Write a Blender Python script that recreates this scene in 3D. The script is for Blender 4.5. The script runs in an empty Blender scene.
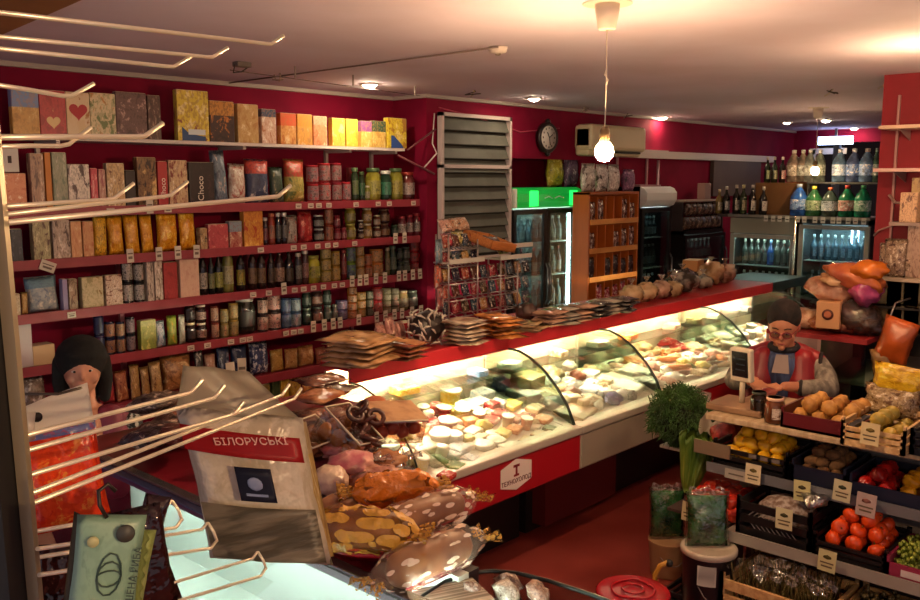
import bpy, bmesh, math, random
from mathutils import Vector, Matrix, noise
random.seed(7)
SC = bpy.context.scene
COL = SC.collection
PI = math.pi
# ---------------------------------------------------------------- camera
FPX = 885.0; PITCH = math.atan(120/885.0); CAMH = 2.2; YAW = math.radians(42.7)
FV = Vector((math.cos(YAW), math.sin(YAW), 0)); RV = Vector((math.sin(YAW), -math.cos(YAW), 0))
DV = Vector((math.cos(PITCH)*FV.x, math.cos(PITCH)*FV.y, -math.sin(PITCH)))
UV = Vector((math.sin(PITCH)*FV.x, math.sin(PITCH)*FV.y, math.cos(PITCH)))
CAM = Vector((0, 0, CAMH))
cd = bpy.data.cameras.new('camera'); cam = bpy.data.objects.new('camera', cd); COL.objects.link(cam)
cd.sensor_width = 36; cd.lens = 36*FPX/920; cd.clip_start = .05; cd.clip_end = 100
cam.matrix_world = Matrix(((RV.x, UV.x, -DV.x, 0), (RV.y, UV.y, -DV.y, 0), (RV.z, UV.z, -DV.z, CAMH), (0, 0, 0, 1)))
SC.camera = cam
# ---------------------------------------------------------------- world, exposure
w = bpy.data.worlds.new('world'); SC.world = w; w.use_nodes = True
w.node_tree.nodes['Background'].inputs[0].default_value = (.98, .86, .92, 1)
w.node_tree.nodes['Background'].inputs[1].default_value = .45
SC.view_settings.view_transform = 'Standard'; SC.view_settings.look = 'None'
SC.view_settings.exposure = 0.15; SC.view_settings.gamma = 1
BULB = 1150; DOWN = 450; TUBE = 260; FRIDGE = 30.0
# ---------------------------------------------------------------- pixel on a known plane -> point
def ray(u, v): return DV*FPX + RV*(u-460) + UV*(300-v)
def at(u, v, **k):
    (a, val), = k.items(); i = 'xyz'.index(a); d = ray(u, v)
    return CAM + d*((val-CAM[i])/d[i])
def along(u, v, dist): return CAM + ray(u, v).normalized()*dist
# ---------------------------------------------------------------- materials
def lin(h):
    if not isinstance(h, str): return tuple(h)+(1,)
    h = h.lstrip('#'); r = [int(h[i:i+2], 16)/255 for i in (0, 2, 4)]
    return tuple(c/12.92 if c <= .04045 else ((c+.055)/1.055)**2.4 for c in r)+(1,)
MC = {}
def newmat(key):
    m = bpy.data.materials.new(str(key)[:50]); m.use_nodes = True; MC[key] = m
    return m, m.node_tree, m.node_tree.nodes['Principled BSDF']
def mat(col, rough=.5, metal=0, em=0, bump=0, bscale=40, spec=.5, emcol=None):
    key = ('m', col, rough, metal, em, bump, bscale, spec, emcol)
    if key in MC: return MC[key]
    m, t, b = newmat(key)
    b.inputs['Base Color'].default_value = lin(col); b.inputs['Roughness'].default_value = rough
    b.inputs['Metallic'].default_value = metal; b.inputs['Specular IOR Level'].default_value = spec
    if em:
        b.inputs['Emission Color'].default_value = lin(emcol or col); b.inputs['Emission Strength'].default_value = em
    if bump: addbump(t, b, bump, bscale)
    return m
def addbump(t, b, strength, scale, coord='Object'):
    tc = t.nodes.new('ShaderNodeTexCoord'); n = t.nodes.new('ShaderNodeTexNoise'); n.inputs['Scale'].default_value = scale
    n.inputs['Detail'].default_value = 3
    bp = t.nodes.new('ShaderNodeBump'); bp.inputs['Strength'].default_value = strength; bp.inputs['Distance'].default_value = .02
    t.links.new(tc.outputs[coord], n.inputs['Vector']); t.links.new(n.outputs['Fac'], bp.inputs['Height']); t.links.new(bp.outputs['Normal'], b.inputs['Normal'])
def noisy(c1, c2, scale=5, rough=.5, bump=.0, coord='Object', stretch=(1, 1, 1), lo=.4, hi=.6, metal=0):
    key = ('n', c1, c2, scale, rough, bump, coord, stretch, lo, hi, metal)
    if key in MC: return MC[key]
    m, t, b = newmat(key); N = t.nodes.new; L = t.links.new
    tc = N('ShaderNodeTexCoord'); mp = N('ShaderNodeMapping'); mp.inputs['Scale'].default_value = stretch
    n = N('ShaderNodeTexNoise'); n.inputs['Scale'].default_value = scale; n.inputs['Detail'].default_value = 4
    r = N('ShaderNodeValToRGB'); r.color_ramp.elements[0].position = lo; r.color_ramp.elements[1].position = hi
    r.color_ramp.elements[0].color = lin(c1); r.color_ramp.elements[1].color = lin(c2)
    L(tc.outputs[coord], mp.inputs['Vector']); L(mp.outputs['Vector'], n.inputs['Vector']); L(n.outputs['Fac'], r.inputs['Fac']); L(r.outputs['Color'], b.inputs['Base Color'])
    b.inputs['Roughness'].default_value = rough; b.inputs['Metallic'].default_value = metal
    if bump:
        bp = N('ShaderNodeBump'); bp.inputs['Strength'].default_value = bump; bp.inputs['Distance'].default_value = .02
        L(n.outputs['Fac'], bp.inputs['Height']); L(bp.outputs['Normal'], b.inputs['Normal'])
    return m
def pack(c, c2, c3, top=None, tz=.7, seed=0, rough=.4, scale=3.0, bump=0, lo=.5):
    """printed packaging: ground colour, two blotch colours, an optional band of another colour above tz"""
    key = ('p', c, c2, c3, top, tz, seed, rough, scale, bump, lo)
    if key in MC: return MC[key]
    m, t, b = newmat(key); N = t.nodes.new; L = t.links.new
    tc = N('ShaderNodeTexCoord'); mp = N('ShaderNodeMapping'); mp.inputs['Location'].default_value = (seed*3.7, seed*1.3, seed*2.1)
    n = N('ShaderNodeTexNoise'); n.inputs['Scale'].default_value = scale; n.inputs['Detail'].default_value = 6; n.inputs['Roughness'].default_value = .62; n.inputs['Distortion'].default_value = .5
    r = N('ShaderNodeValToRGB'); e = r.color_ramp.elements; r.color_ramp.interpolation = 'LINEAR'
    e[0].position = 0; e[0].color = lin(c2); e[1].position = 1; e[1].color = lin(c3)
    for p, cc in ((.40, c2), (.44, c), (lo+.06, c), (lo+.10, c3)):
        x = e.new(p); x.color = lin(cc)
    L(tc.outputs['Generated'], mp.inputs['Vector']); L(mp.outputs['Vector'], n.inputs['Vector']); L(n.outputs['Fac'], r.inputs['Fac'])
    out = r.outputs['Color']
    if top:
        sp = N('ShaderNodeSeparateXYZ'); L(tc.outputs['Generated'], sp.inputs[0])
        mt = N('ShaderNodeMath'); mt.operation = 'GREATER_THAN'; mt.inputs[1].default_value = tz; L(sp.outputs['Z'], mt.inputs[0])
        mx = N('ShaderNodeMix'); mx.data_type = 'RGBA'; L(mt.outputs[0], mx.inputs[0]); L(out, mx.inputs[6]); mx.inputs[7].default_value = lin(top)
        out = mx.outputs[2]
    n2 = N('ShaderNodeTexNoise'); n2.inputs['Scale'].default_value = scale*4; n2.inputs['Detail'].default_value = 2
    r2 = N('ShaderNodeValToRGB'); r2.color_ramp.elements[0].position = .50; r2.color_ramp.elements[1].position = .56
    r2.color_ramp.elements[0].color = (0, 0, 0, 1); r2.color_ramp.elements[1].color = (.42, .42, .42, 1)
    m3 = N('ShaderNodeMix'); m3.data_type = 'RGBA'; m3.inputs[7].default_value = lin(c2)
    L(mp.outputs['Vector'], n2.inputs['Vector']); L(n2.outputs['Fac'], r2.inputs['Fac']); L(r2.outputs['Color'], m3.inputs[0]); L(out, m3.inputs[6]); out = m3.outputs[2]
    L(out, b.inputs['Base Color']); b.inputs['Roughness'].default_value = rough
    if bump: addbump(t, b, bump, 25)
    return m
def clear(tint='#ffffff', amount=.15, rough=.05, bump=0, bscale=30, key=''):
    """thin clear film or pane: mostly see-through, a little gloss"""
    k = ('c', tint, amount, rough, bump, bscale, key)
    if k in MC: return MC[k]
    m, t, b = newmat(k); N = t.nodes.new; L = t.links.new
    tr = N('ShaderNodeBsdfTransparent'); tr.inputs[0].default_value = lin(tint)
    gl = N('ShaderNodeBsdfGlossy'); gl.inputs['Roughness'].default_value = rough
    mx = N('ShaderNodeMixShader'); lw = N('ShaderNodeLayerWeight'); lw.inputs['Blend'].default_value = .25
    mm = N('ShaderNodeMath'); mm.operation = 'MULTIPLY_ADD'; mm.inputs[1].default_value = .45 if key != 'side' else .12; mm.inputs[2].default_value = amount
    mm.use_clamp = True
    L(lw.outputs['Fresnel'], mm.inputs[0]); L(mm.outputs[0], mx.inputs[0]); L(tr.outputs[0], mx.inputs[1]); L(gl.outputs[0], mx.inputs[2])
    if bump:
        tc = N('ShaderNodeTexCoord'); n = N('ShaderNodeTexNoise'); n.inputs['Scale'].default_value = bscale
        bp = N('ShaderNodeBump'); bp.inputs['Strength'].default_value = bump; bp.inputs['Distance'].default_value = .03
        L(tc.outputs['Object'], n.inputs['Vector']); L(n.outputs['Fac'], bp.inputs['Height']); L(bp.outputs['Normal'], gl.inputs['Normal'])
    L(mx.outputs[0], t.nodes['Material Output'].inputs[0])
    return m
def film(print_col, under='#ffffff', cover=.5, scale=4, rough=.2, seed=0, col2=None):
    """printed plastic film, opaque where printed and clear elsewhere"""
    k = ('f', print_col, under, cover, scale, rough, seed, col2)
    if k in MC: return MC[k]
    m, t, b = newmat(k); N = t.nodes.new; L = t.links.new
    b.inputs['Base Color'].default_value = lin(print_col); b.inputs['Roughness'].default_value = rough
    tc = N('ShaderNodeTexCoord'); mp = N('ShaderNodeMapping'); mp.inputs['Location'].default_value = (seed*2.3, seed, seed*.7)
    vo = N('ShaderNodeTexVoronoi'); vo.inputs['Scale'].default_value = scale; vo.inputs['Randomness'].default_value = .8
    rp = N('ShaderNodeValToRGB'); rp.color_ramp.interpolation = 'CONSTANT'
    rp.color_ramp.elements[0].color = (1, 1, 1, 1); rp.color_ramp.elements[1].position = cover; rp.color_ramp.elements[1].color = (.12, .12, .12, 1)
    L(tc.outputs['Generated'], mp.inputs['Vector']); L(mp.outputs['Vector'], vo.inputs['Vector']); L(vo.outputs['Distance'], rp.inputs['Fac'])
    L(rp.outputs['Color'], b.inputs['Alpha'])
    addbump(t, b, .6, 35)
    return m
RED = '#8f1d36'
def wallmat():
    m = noisy('#720428', '#7e062c', 3, .8, .05); m.node_tree.nodes['Principled BSDF'].inputs['Specular IOR Level'].default_value = .2; return m
CREAM = '#d8c8a8'; WHITE = '#e8e2d4'; BLACK = '#0b0a0a'; STEEL = '#b8b4ac'
chrome = lambda: mat('#d8cfb8', .22, 1)
steel = lambda: mat('#a8a49c', .35, .9)
# ---------------------------------------------------------------- mesh building
class MB:
    def __init__(s): s.bm = bmesh.new(); s.mi = 0
    def _fin(s, vs):
        for f in {f for v in vs for f in v.link_faces}: f.material_index = s.mi
        return vs
    def box(s, x0, x1, y0, y1, z0, z1, rot=None, bev=0):
        r = bmesh.ops.create_cube(s.bm, size=1)['verts']
        c = Vector(((x0+x1)/2, (y0+y1)/2, (z0+z1)/2))
        for v in r:
            v.co = Vector((v.co.x*(x1-x0), v.co.y*(y1-y0), v.co.z*(z1-z0)))
            if rot: v.co = rot @ v.co
            v.co += c
        s._fin(r)
        if bev:
            es = list({e for v in r for e in v.link_edges})
            q = bmesh.ops.bevel(s.bm, geom=es, offset=bev, segments=2, affect='EDGES', profile=.5)
            for f in q['faces']: f.material_index = s.mi
        return s
    def lathe(s, prof, n=16, c=(0, 0, 0), axis=None, sm=True):
        M = Matrix.Translation(Vector(c))
        if axis is not None: M = M @ Vector((0, 0, 1)).rotation_difference(Vector(axis)).to_matrix().to_4x4()
        rings = []
        for r, z in prof:
            if r < 1e-6: rings.append([s.bm.verts.new(M @ Vector((0, 0, z)))])
            else: rings.append([s.bm.verts.new(M @ Vector((r*math.cos(2*PI*i/n), r*math.sin(2*PI*i/n), z))) for i in range(n)])
        for a, b in zip(rings, rings[1:]):
            for i in range(n):
                j = (i+1) % n
                if len(a) == 1 and len(b) == 1: continue
                if len(a) == 1: f = s.bm.faces.new((a[0], b[j], b[i]))
                elif len(b) == 1: f = s.bm.faces.new((a[i], a[j], b[0]))
                else: f = s.bm.faces.new((a[i], a[j], b[j], b[i]))
                f.smooth = sm; f.material_index = s.mi
        for e, rev in ((rings[0], True), (rings[-1], False)):
            if len(e) > 1:
                f = s.bm.faces.new(e[::-1] if rev else e); f.material_index = s.mi
        return s
    def cyl(s, p0, p1, r, n=10, r1=None):
        p0 = Vector(p0); p1 = Vector(p1); d = p1-p0
        return s.lathe([(r, 0), (r1 if r1 is not None else r, d.length)], n, p0, d)
    def tube(s, pts, r, n=8, closed=False, cap=True):
        pts = [Vector(p) for p in pts]; rr = r if hasattr(r, '__len__') else [r]*len(pts); rings = []; up = None
        for i, p in enumerate(pts):
            if closed: d = pts[(i+1) % len(pts)]-pts[i-1]
            else: d = pts[min(i+1, len(pts)-1)]-pts[max(i-1, 0)]
            d.normalize()
            if up is None:
                up = Vector((0, 0, 1)) if abs(d.z) < .9 else Vector((1, 0, 0))
            a = d.cross(up).normalized(); up = a.cross(d).normalized()
            rings.append([s.bm.verts.new(p+rr[i]*(a*math.cos(2*PI*k/n)+up*math.sin(2*PI*k/n))) for k in range(n)])
        q = list(zip(rings, rings[1:]))
        if closed: q.append((rings[-1], rings[0]))
        for a, b in q:
            for k in range(n):
                f = s.bm.faces.new((a[k], b[k], b[(k+1) % n], a[(k+1) % n])); f.smooth = True; f.material_index = s.mi
        if cap and not closed:
            for e in (rings[0], rings[-1][::-1]):
                try: s.bm.faces.new(e).material_index = s.mi
                except ValueError: pass
        return s
    def prism(s, pts, d):
        """extrude a polygon (list of 3D points) by vector d"""
        d = Vector(d); a = [s.bm.verts.new(Vector(p)) for p in pts]; b = [s.bm.verts.new(Vector(p)+d) for p in pts]
        n = len(a); fs = [s.bm.faces.new(a[::-1]), s.bm.faces.new(b)]
        for i in range(n): fs.append(s.bm.faces.new((a[i], a[(i+1) % n], b[(i+1) % n], b[i])))
        for f in fs: f.material_index = s.mi
        return s
    def ball(s, c, r, sub=2, sc=(1, 1, 1), jit=0, rot=None, freq=2.5, sd=0):
        q = bmesh.ops.create_icosphere(s.bm, subdivisions=sub, radius=1)['verts']
        for v in q:
            k = 1+(jit*noise.noise(v.co*freq+Vector((sd, sd*2, 0))) if jit else 0)+(jit*.4*noise.noise(v.co*freq*3+Vector((sd, 0, sd))) if jit > .24 and sub > 2 else 0)
            p = Vector((v.co.x*sc[0], v.co.y*sc[1], v.co.z*sc[2]))*r*k
            if rot: p = rot @ p
            v.co = p+Vector(c)
        for f in {f for v in q for f in v.link_faces}: f.smooth = True; f.material_index = s.mi
        return s
    def sheet(s, fn, nu, nv, th=0):
        """grid surface fn(a,b) a,b in 0..1; th gives thickness"""
        g = [[s.bm.verts.new(fn(i/nu, j/nv)) for j in range(nv+1)] for i in range(nu+1)]
        fs = []
        for i in range(nu):
            for j in range(nv):
                f = s.bm.faces.new((g[i][j], g[i+1][j], g[i+1][j+1], g[i][j+1])); f.smooth = True; f.material_index = s.mi; fs.append(f)
        if th: bmesh.ops.solidify(s.bm, geom=fs, thickness=th)
        return s
    def pillow(s, w, h, d, nu=8, nv=10, crink=.04, seal=.06, sd=0, base=0, waist=0):
        """filled bag standing in XZ (z from 0 to h), bulging d/2 in Y, sealed top and bottom"""
        fr = {}
        for side in (-1, 1):
            for i in range(nu+1):
                for j in range(nv+1):
                    a = i/nu*2-1; b = j/nv
                    edge = i in (0, nu) or j in (0, nv)
                    if edge and side == 1: fr[(1, i, j)] = fr[(-1, i, j)]; continue
                    bb = max(0, min(1, (b-seal*.5)/(1-seal*1.5)))
                    th = (max(0, 1-abs(a)**3))**.6*(math.sin(PI*min(1, max(0, bb)))**.45 if not base else min(1, (1-bb)*1.9)**.7)
                    n1 = noise.noise(Vector((a*2.3+sd*5.1, side*2+sd, b*3.1)))
                    n2 = noise.noise(Vector((a*6+sd*3, side, b*7+sd)))
                    x = a*w/2*(1-.06*math.sin(PI*b))*(1-waist*b*b)+crink*w*.3*n2; z = b*h+crink*h*.25*n1*(1 if 0 < j < nv else .3)
                    y = side*d/2*th*(1+crink*4*n1)+crink*w*.35*n2
                    fr[(side, i, j)] = s.bm.verts.new((x, y, z))
        for side in (-1, 1):
            for i in range(nu):
                for j in range(nv):
                    q = [fr[(side, i, j)], fr[(side, i+1, j)], fr[(side, i+1, j+1)], fr[(side, i, j+1)]]
                    if side == 1: q = q[::-1]
                    if len(set(q)) < 3: continue
                    try: f = s.bm.faces.new(q); f.smooth = True; f.material_index = s.mi
                    except ValueError: pass
        return s
    def m(s, i): s.mi = i; return s
    def mesh(s, name, mats):
        me = bpy.data.meshes.new(name); bmesh.ops.recalc_face_normals(s.bm, faces=s.bm.faces[:]); s.bm.to_mesh(me); s.bm.free()
        for m_ in (mats if isinstance(mats, (list, tuple)) else [mats]): me.materials.append(m_)
        return me
def link(name, me, parent=None, loc=(0, 0, 0), rot=(0, 0, 0), sc=1):
    o = bpy.data.objects.new(name, me); COL.objects.link(o); o.location = loc; o.rotation_euler = rot
    o.scale = (sc, sc, sc) if not hasattr(sc, '__len__') else sc
    if parent: o.parent = parent
    return o
def put(name, mb, mats, parent=None, **k): return link(name, mb.mesh(name, mats), parent, **k)
ALL = []
def tag(o, label, cat, group=None, kind=None):
    o['label'] = label; o['category'] = cat
    if group: o['group'] = group
    if kind: o['kind'] = kind
    ALL.append(o); return o
def thing(name, label, cat, group=None, loc=(0, 0, 0), rot=(0, 0, 0)):
    o = bpy.data.objects.new(name, None); COL.objects.link(o); o.location = loc; o.rotation_euler = rot; o.empty_display_size = .05
    return tag(o, label, cat, group)
def struct(name, mb, mats, **k):
    o = put(name, mb, mats, **k); o['kind'] = 'structure'; return o
def dup(o, loc=None, rot=None, label=None, sc=None):
    c = o.copy(); COL.objects.link(c)
    for k in o.children:
        d = k.copy(); COL.objects.link(d); d.parent = c
        for g in k.children:
            e = g.copy(); COL.objects.link(e); e.parent = d
    if loc is not None: c.location = loc
    if rot is not None: c.rotation_euler = rot
    if sc is not None: c.scale = (sc, sc, sc) if not hasattr(sc, '__len__') else sc
    if label: c['label'] = label
    ALL.append(c); return c
ORD = ['first', 'second', 'third', 'fourth', 'fifth', 'sixth', 'seventh', 'eighth', 'ninth', 'tenth', 'eleventh', 'twelfth', 'thirteenth', 'fourteenth', 'fifteenth', 'sixteenth', 'seventeenth', 'eighteenth', 'nineteenth', 'twentieth']
def text(name, s, size, m, parent, loc, rot, th=.001, align='CENTER'):
    cu = bpy.data.curves.new(name, 'FONT'); cu.body = s; cu.size = size; cu.extrude = th; cu.align_x = align; cu.align_y = 'CENTER'
    tmp = bpy.data.objects.new(name, cu); COL.objects.link(tmp); bpy.context.view_layer.update()
    me = bpy.data.meshes.new_from_object(tmp.evaluated_get(bpy.context.evaluated_depsgraph_get())); bpy.data.objects.remove(tmp); me.materials.clear(); me.materials.append(m)
    return link(name, me, parent, loc, rot)
FY = (PI/2, 0, 0)       # text facing -Y
FX = (PI/2, 0, -PI/2)   # text facing -X
# ================================================================ structure
wm = wallmat()
struct('floor', MB().box(-2, 16, -4, 6, -.1, 0), noisy('#8e3c36', '#7e3029', 2.2, .42, .03))
ceilm = noisy('#d8ccdc', '#d0c2d0', 1.3, .85, .04)
struct('ceiling', MB().box(-2, 16, -4, 6, 2.9, 3.0), ceilm)
struct('wall_left', MB().box(-2, 5.28, 5.65, 5.8, 0, 2.9), wm)
struct('wall_rear', MB().box(5.28, 6.33, 5.25, 5.8, 0, 2.9).box(7.52, 12.8, 5.25, 5.8, 0, 2.9).box(6.33, 7.52, 5.25, 5.8, 2.40, 2.9).box(6.33, 7.52, 5.74, 5.8, 0, 2.4), wm)
bk = MB().box(12.8, 12.95, -4, 3.9, 0, 2.9).box(12.8, 12.95, 4.95, 5.8, 0, 2.9).box(12.8, 12.95, 3.9, 4.95, 2.72, 2.9)
struct('wall_back', bk, wm)
struct('wall_end', MB().box(15.5, 15.6, -4, 6, 0, 2.9), mat('#1c1416', .9))
struct('wall_right', MB().box(6.42, 8.3, -4, 2.04, 0, 2.9), noisy('#780818', '#840a1c', 3, .7, .05))
struct('door_1', MB().box(12.7, 12.8, 4.9, 4.98, 0, 2.62).box(12.7, 12.8, 4.5, 4.98, 2.56, 2.64), mat('#cfc8c0', .6))
struct('beam', MB().prism([(1.171, 2.522, 2.7), (1.35, 4.3, 2.7), (.2, 4.3, 2.7), (.2, 2.0, 2.7)], (0, 0, .19)), noisy('#8a5524', '#7a4a20', 4, .6))
tr = MB().box(-2, 5.28, 5.62, 5.65, 2.87, 2.9).box(5.25, 5.28, 5.22, 5.65, 2.87, 2.9).box(5.28, 12.8, 5.22, 5.25, 2.87, 2.9)
struct('trim_1', tr, mat('#a89a92', .7))
ct = MB().box(7.6, 9.1, 5.17, 5.25, 2.44, 2.53).box(9.1, 12.0, 5.17, 5.25, 2.44, 2.52)
struct('trim_2', ct, mat('#cfc6c0', .5))
# ================================================================ lamps
def pendant(x, y, zb, label, cup=True, power=1):
    t = thing('pendant_lamp', label, 'lamp', loc=(x, y, 2.9))
    put('ceiling_cup', MB().lathe([(.026, -.105), (.036, -.10), (.048, -.03), (.05, 0)], 20).lathe([(.1, -.004), (.1, 0)], 20), mat('#c9bcae', .5), t)
    put('cord', MB().tube([(0, 0, -.1), (.004, 0, (zb-2.9)*.5), (0, 0, zb-2.9+.09)], .0028, 6), mat('#d8ccb8', .6), t)
    put('wire_knot', MB().tube([(0, 0, -.22), (.012, .004, -.25), (-.01, 0, -.28), (.01, -.006, -.30), (0, 0, -.32)], .002, 6), mat('#d8ccb8', .6), t)
    put('socket', MB().lathe([(.012, .10), (.02, .085), (.021, .04), (.019, .03)], 14, (0, 0, zb-2.9)), mat('#6f5a3c', .4, .3), t)
    put('bulb', MB().lathe([(.0, -.042), (.02, -.037), (.034, -.022), (.039, 0), (.034, .02), (.02, .038), (.015, .055)], 16, (0, 0, zb-2.9)), mat('#ffd9a0', .5, em=BULB*power, emcol='#ffd09a'), t)
    return t
pendant(3.09, 2.05, 2.315, 'bare glowing bulb on long cord above the middle of the shop')
p2 = at(815, 171, x=8.85)
pendant(8.85, p2.y, p2.z, 'bare glowing bulb on a cord in front of stacked water bottles', power=.16)
def downlight(u, v, where, col='#ffe2bd', k=1):
    p = at(u, v, z=2.899)
    t = thing('ceiling_spotlight', 'round recessed ceiling spotlight '+where, 'spotlight', 'recessed ceiling spotlights', loc=p)
    put('ring', MB().lathe([(.05, -.002), (.056, -.012), (.07, -.008), (.073, 0)], 20), mat('#d8d0c8', .35, .4), t)
    put('diffuser', MB().lathe([(0, -.03), (.03, -.025), (.046, -.008), (.046, 0)], 16), mat(col, .5, em=DOWN*k, emcol=col), t)
for u, v, wh, k in ((370, 84, 'over the cereal boxes by the corner', 1), (534, 98, 'above the louvred vent', .5), (663, 117, 'above the air conditioner end', .5),
                    (787, 122, 'unlit looking, over the crate bottles', .05), (826, 120, 'beside the far pendant', .8), (828, 134, 'over the dark doorway', .5), (854, 128, 'near the red pillar wall', .35)):
    downlight(u, v, wh, k=k)
# junction boxes, detector
p = at(498, 47, z=2.9)
t = thing('smoke_detector', 'small round white detector on ceiling with a thin cable', 'detector', loc=p)
put('housing', MB().lathe([(.02, -.035), (.045, -.028), (.05, -.01), (.052, 0)], 20), mat('#cdbfb4', .5), t)
put('sensor', MB().lathe([(.0, -.045), (.012, -.043), (.018, -.034)], 12), mat('#6b5d54', .5), t)
p = at(242, 62, z=2.9)
t = thing('junction_box', 'dark grey junction box with loose wire near the shelf corner', 'junction box', loc=p)
put('housing', MB().box(-.05, .05, -.03, .03, -.03, 0, bev=.005), mat('#6a6058', .6), t)
put('cable', MB().tube([(-.05, 0, -.02), (-.03, .05, -.06), (.03, .05, -.05), (.05, 0, -.02)], .004, 6), mat('#2b2624', .6), t)
for i, (u, v, wh) in enumerate(((280, 73, 'beside the junction box'), (474, 90, 'above the louvred vent corner'), (585, 107, 'above the clock side of the air conditioner'), (628, 113, 'above the air conditioner'), (697, 124, 'over the bottle rack'), (833, 89, 'before the far pendant'), (888, 81, 'by the red pillar top'))):
    p = at(u, v, z=2.9)
    t = thing('ceiling_wire', 'tangle of cut wires poking from ceiling '+wh, 'wires', 'cut wires in the ceiling', loc=p)
    pts = [(random.uniform(-.07, .07), random.uniform(-.05, .05), random.uniform(-.05, -.01)) for _ in range(6)]
    put('wire', MB().tube([(0, 0, 0)]+pts, .004, 5), mat('#3a2c26' if i % 2 else '#8a7a70', .6), t)
    put('wire_end', MB().tube([(0, 0, 0), (.03, .04, -.03), (.05, .08, -.045)], .006, 5), mat('#c8b8a8', .6), t)
a = at(498, 47, z=2.89); b = at(228, 83, z=2.89); c = at(420, 92, z=2.89); d2 = at(230, 65, z=2.89)
tag(put('ceiling_cable', MB().tube([a, (a+b)/2, b], .005, 5), mat('#6a5a54', .7)), 'thin dark cable running along ceiling from detector to shelf wall', 'cable')
tag(put('tension_wire', MB().tube([d2-Vector((0, 0, .03)), c-Vector((0, 0, .03))], .003, 5), mat('#6a5a54', .7)), 'thin wire strung between ceiling hooks along the shelf wall', 'wire')
for u, v in ((295, 66), (353, 75), (415, 86)):
    p = at(u, v, z=2.9)
    tag(put('ceiling_hook', MB().tube([p, p-Vector((0, 0, .07))], .006, 6), mat('#9a8c84', .5)), 'small metal ceiling hook above the shelf wall', 'hook', 'ceiling hooks holding the wire')
# ================================================================ wall shelving
Z1, Z2, Z3, Z4, Z5, Z6 = 2.035, 1.735, 1.425, 1.115, .80, .50
redsh = noisy('#92303c', '#882834', 6, .45, 0)
SHX0, SHX1 = 1.75, 5.2
def shelf(name_, z, label, m, y0=5.25, x1=SHX1, lip=.05, th=.02):
    t = thing('wall_shelf', label, 'shelf', 'long shelves on the crimson wall', loc=((SHX0+x1)/2, y0, z))
    hw = (x1-SHX0)/2
    put('board', MB().box(-hw, hw, .012, 5.62-y0, -th, 0), m, t)
    if lip: put('price_rail', MB().box(-hw, hw, 0, .012, -lip, .008), m, t)
    return t
NM = {1: 'the topmost red shelf', 2: 'the second red shelf', 3: 'the third red shelf', 4: 'the fourth red shelf', 5: 'the fifth red shelf', 6: 'the lowest red shelf'}
for i, z in enumerate((Z1, Z2, Z3, Z4), 1): shelf('s', z, ['', 'long red wall shelf just under the white cereal shelf', 'long red wall shelf holding yellow cake bags', 'long red wall shelf holding dark vinegar bottles', 'long red wall shelf holding tins behind the dark-haired woman'][i], redsh)
shelf('s', Z5, 'red wall shelf holding pasta bags and flatbread', redsh, x1=4.55)
shelf('s', Z6, 'lowest dark red shelf holding juice packs', redsh, x1=4.4)
struct('trim_3', MB().box(4.55, 5.2, 5.3, 5.62, .0, .8), mat('#7a1626', .6))
t = thing('white_wall_shelf', 'long white wall shelf on brackets carrying cereal boxes', 'shelf', loc=(3.5, 5.3, 2.455))
put('board', MB().box(-1.7, 1.58, 0, .32, -.022, 0), mat('#cfc3bc', .5), t)
for x in (2.28, 3.56, 4.52, 5.0):
    b_ = put('bracket', MB().box(-.012, .012, .02, .33, -.045, -.022).box(-.012, .012, .31, .335, -.28, -.022), mat('#bdb2ac', .5, .3), t, loc=(x-3.5, 0, 0))
for x in (1.8, 2.75, 3.75, 4.75):
    tag(put('shelf_upright', MB().box(x, x+.03, 5.62, 5.65, 0, 2.3), mat('#a8545c', .5, .2)), 'slotted metal upright behind the jars on crimson wall', 'upright', 'slotted shelf uprights')
t = thing('shelf_side_frame', 'grey metal end upright of the shelf run', 'frame', loc=(1.72, 5.3, 0))
put('post', MB().box(-.02, .02, -.03, .0, 0, 2.3), mat('#b5a48c', .5, .3), t)
put('back_post', MB().box(-.02, .02, .3, .33, 0, 2.3), mat('#b5a48c', .5, .3), t)
# ================================================================ display counters
glass = clear('#fbfffc', .02, .02)
redp = mat('#a01420', .35)
lampw = mat('#fff4d8', .5, em=TUBE, emcol='#fff4cc')
innerw = mat('#e9e6dc', .35)
GP = [(3.425, 1.17), (3.34, 1.165), (3.25, 1.135), (3.15, 1.075), (3.05, .985), (2.97, .885), (2.92, .78)]
def badge(t, x):
    b_ = put('logo_badge', MB().prism([(-.13, 0, -.05), (-.13, 0, .05), (0, 0, .085), (.13, 0, .05), (.13, 0, -.05), (0, 0, -.085)], (0, -.002, 0)), mat('#d8c8c0', .5), t, loc=(x, 2.868, .645))
    put('logo_letter', MB().box(-.026, .026, -.003, -.002, .04, .055).box(-.008, .008, -.003, -.002, -.004, .055).box(-.022, .022, -.003, -.002, -.01, .002), mat('#8a1018', .5), b_)
    text('logo_word', 'ТЕХНОХОЛОД', .035, mat('#5a1014', .5), b_, (0, -.003, -.035), FY)
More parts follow.
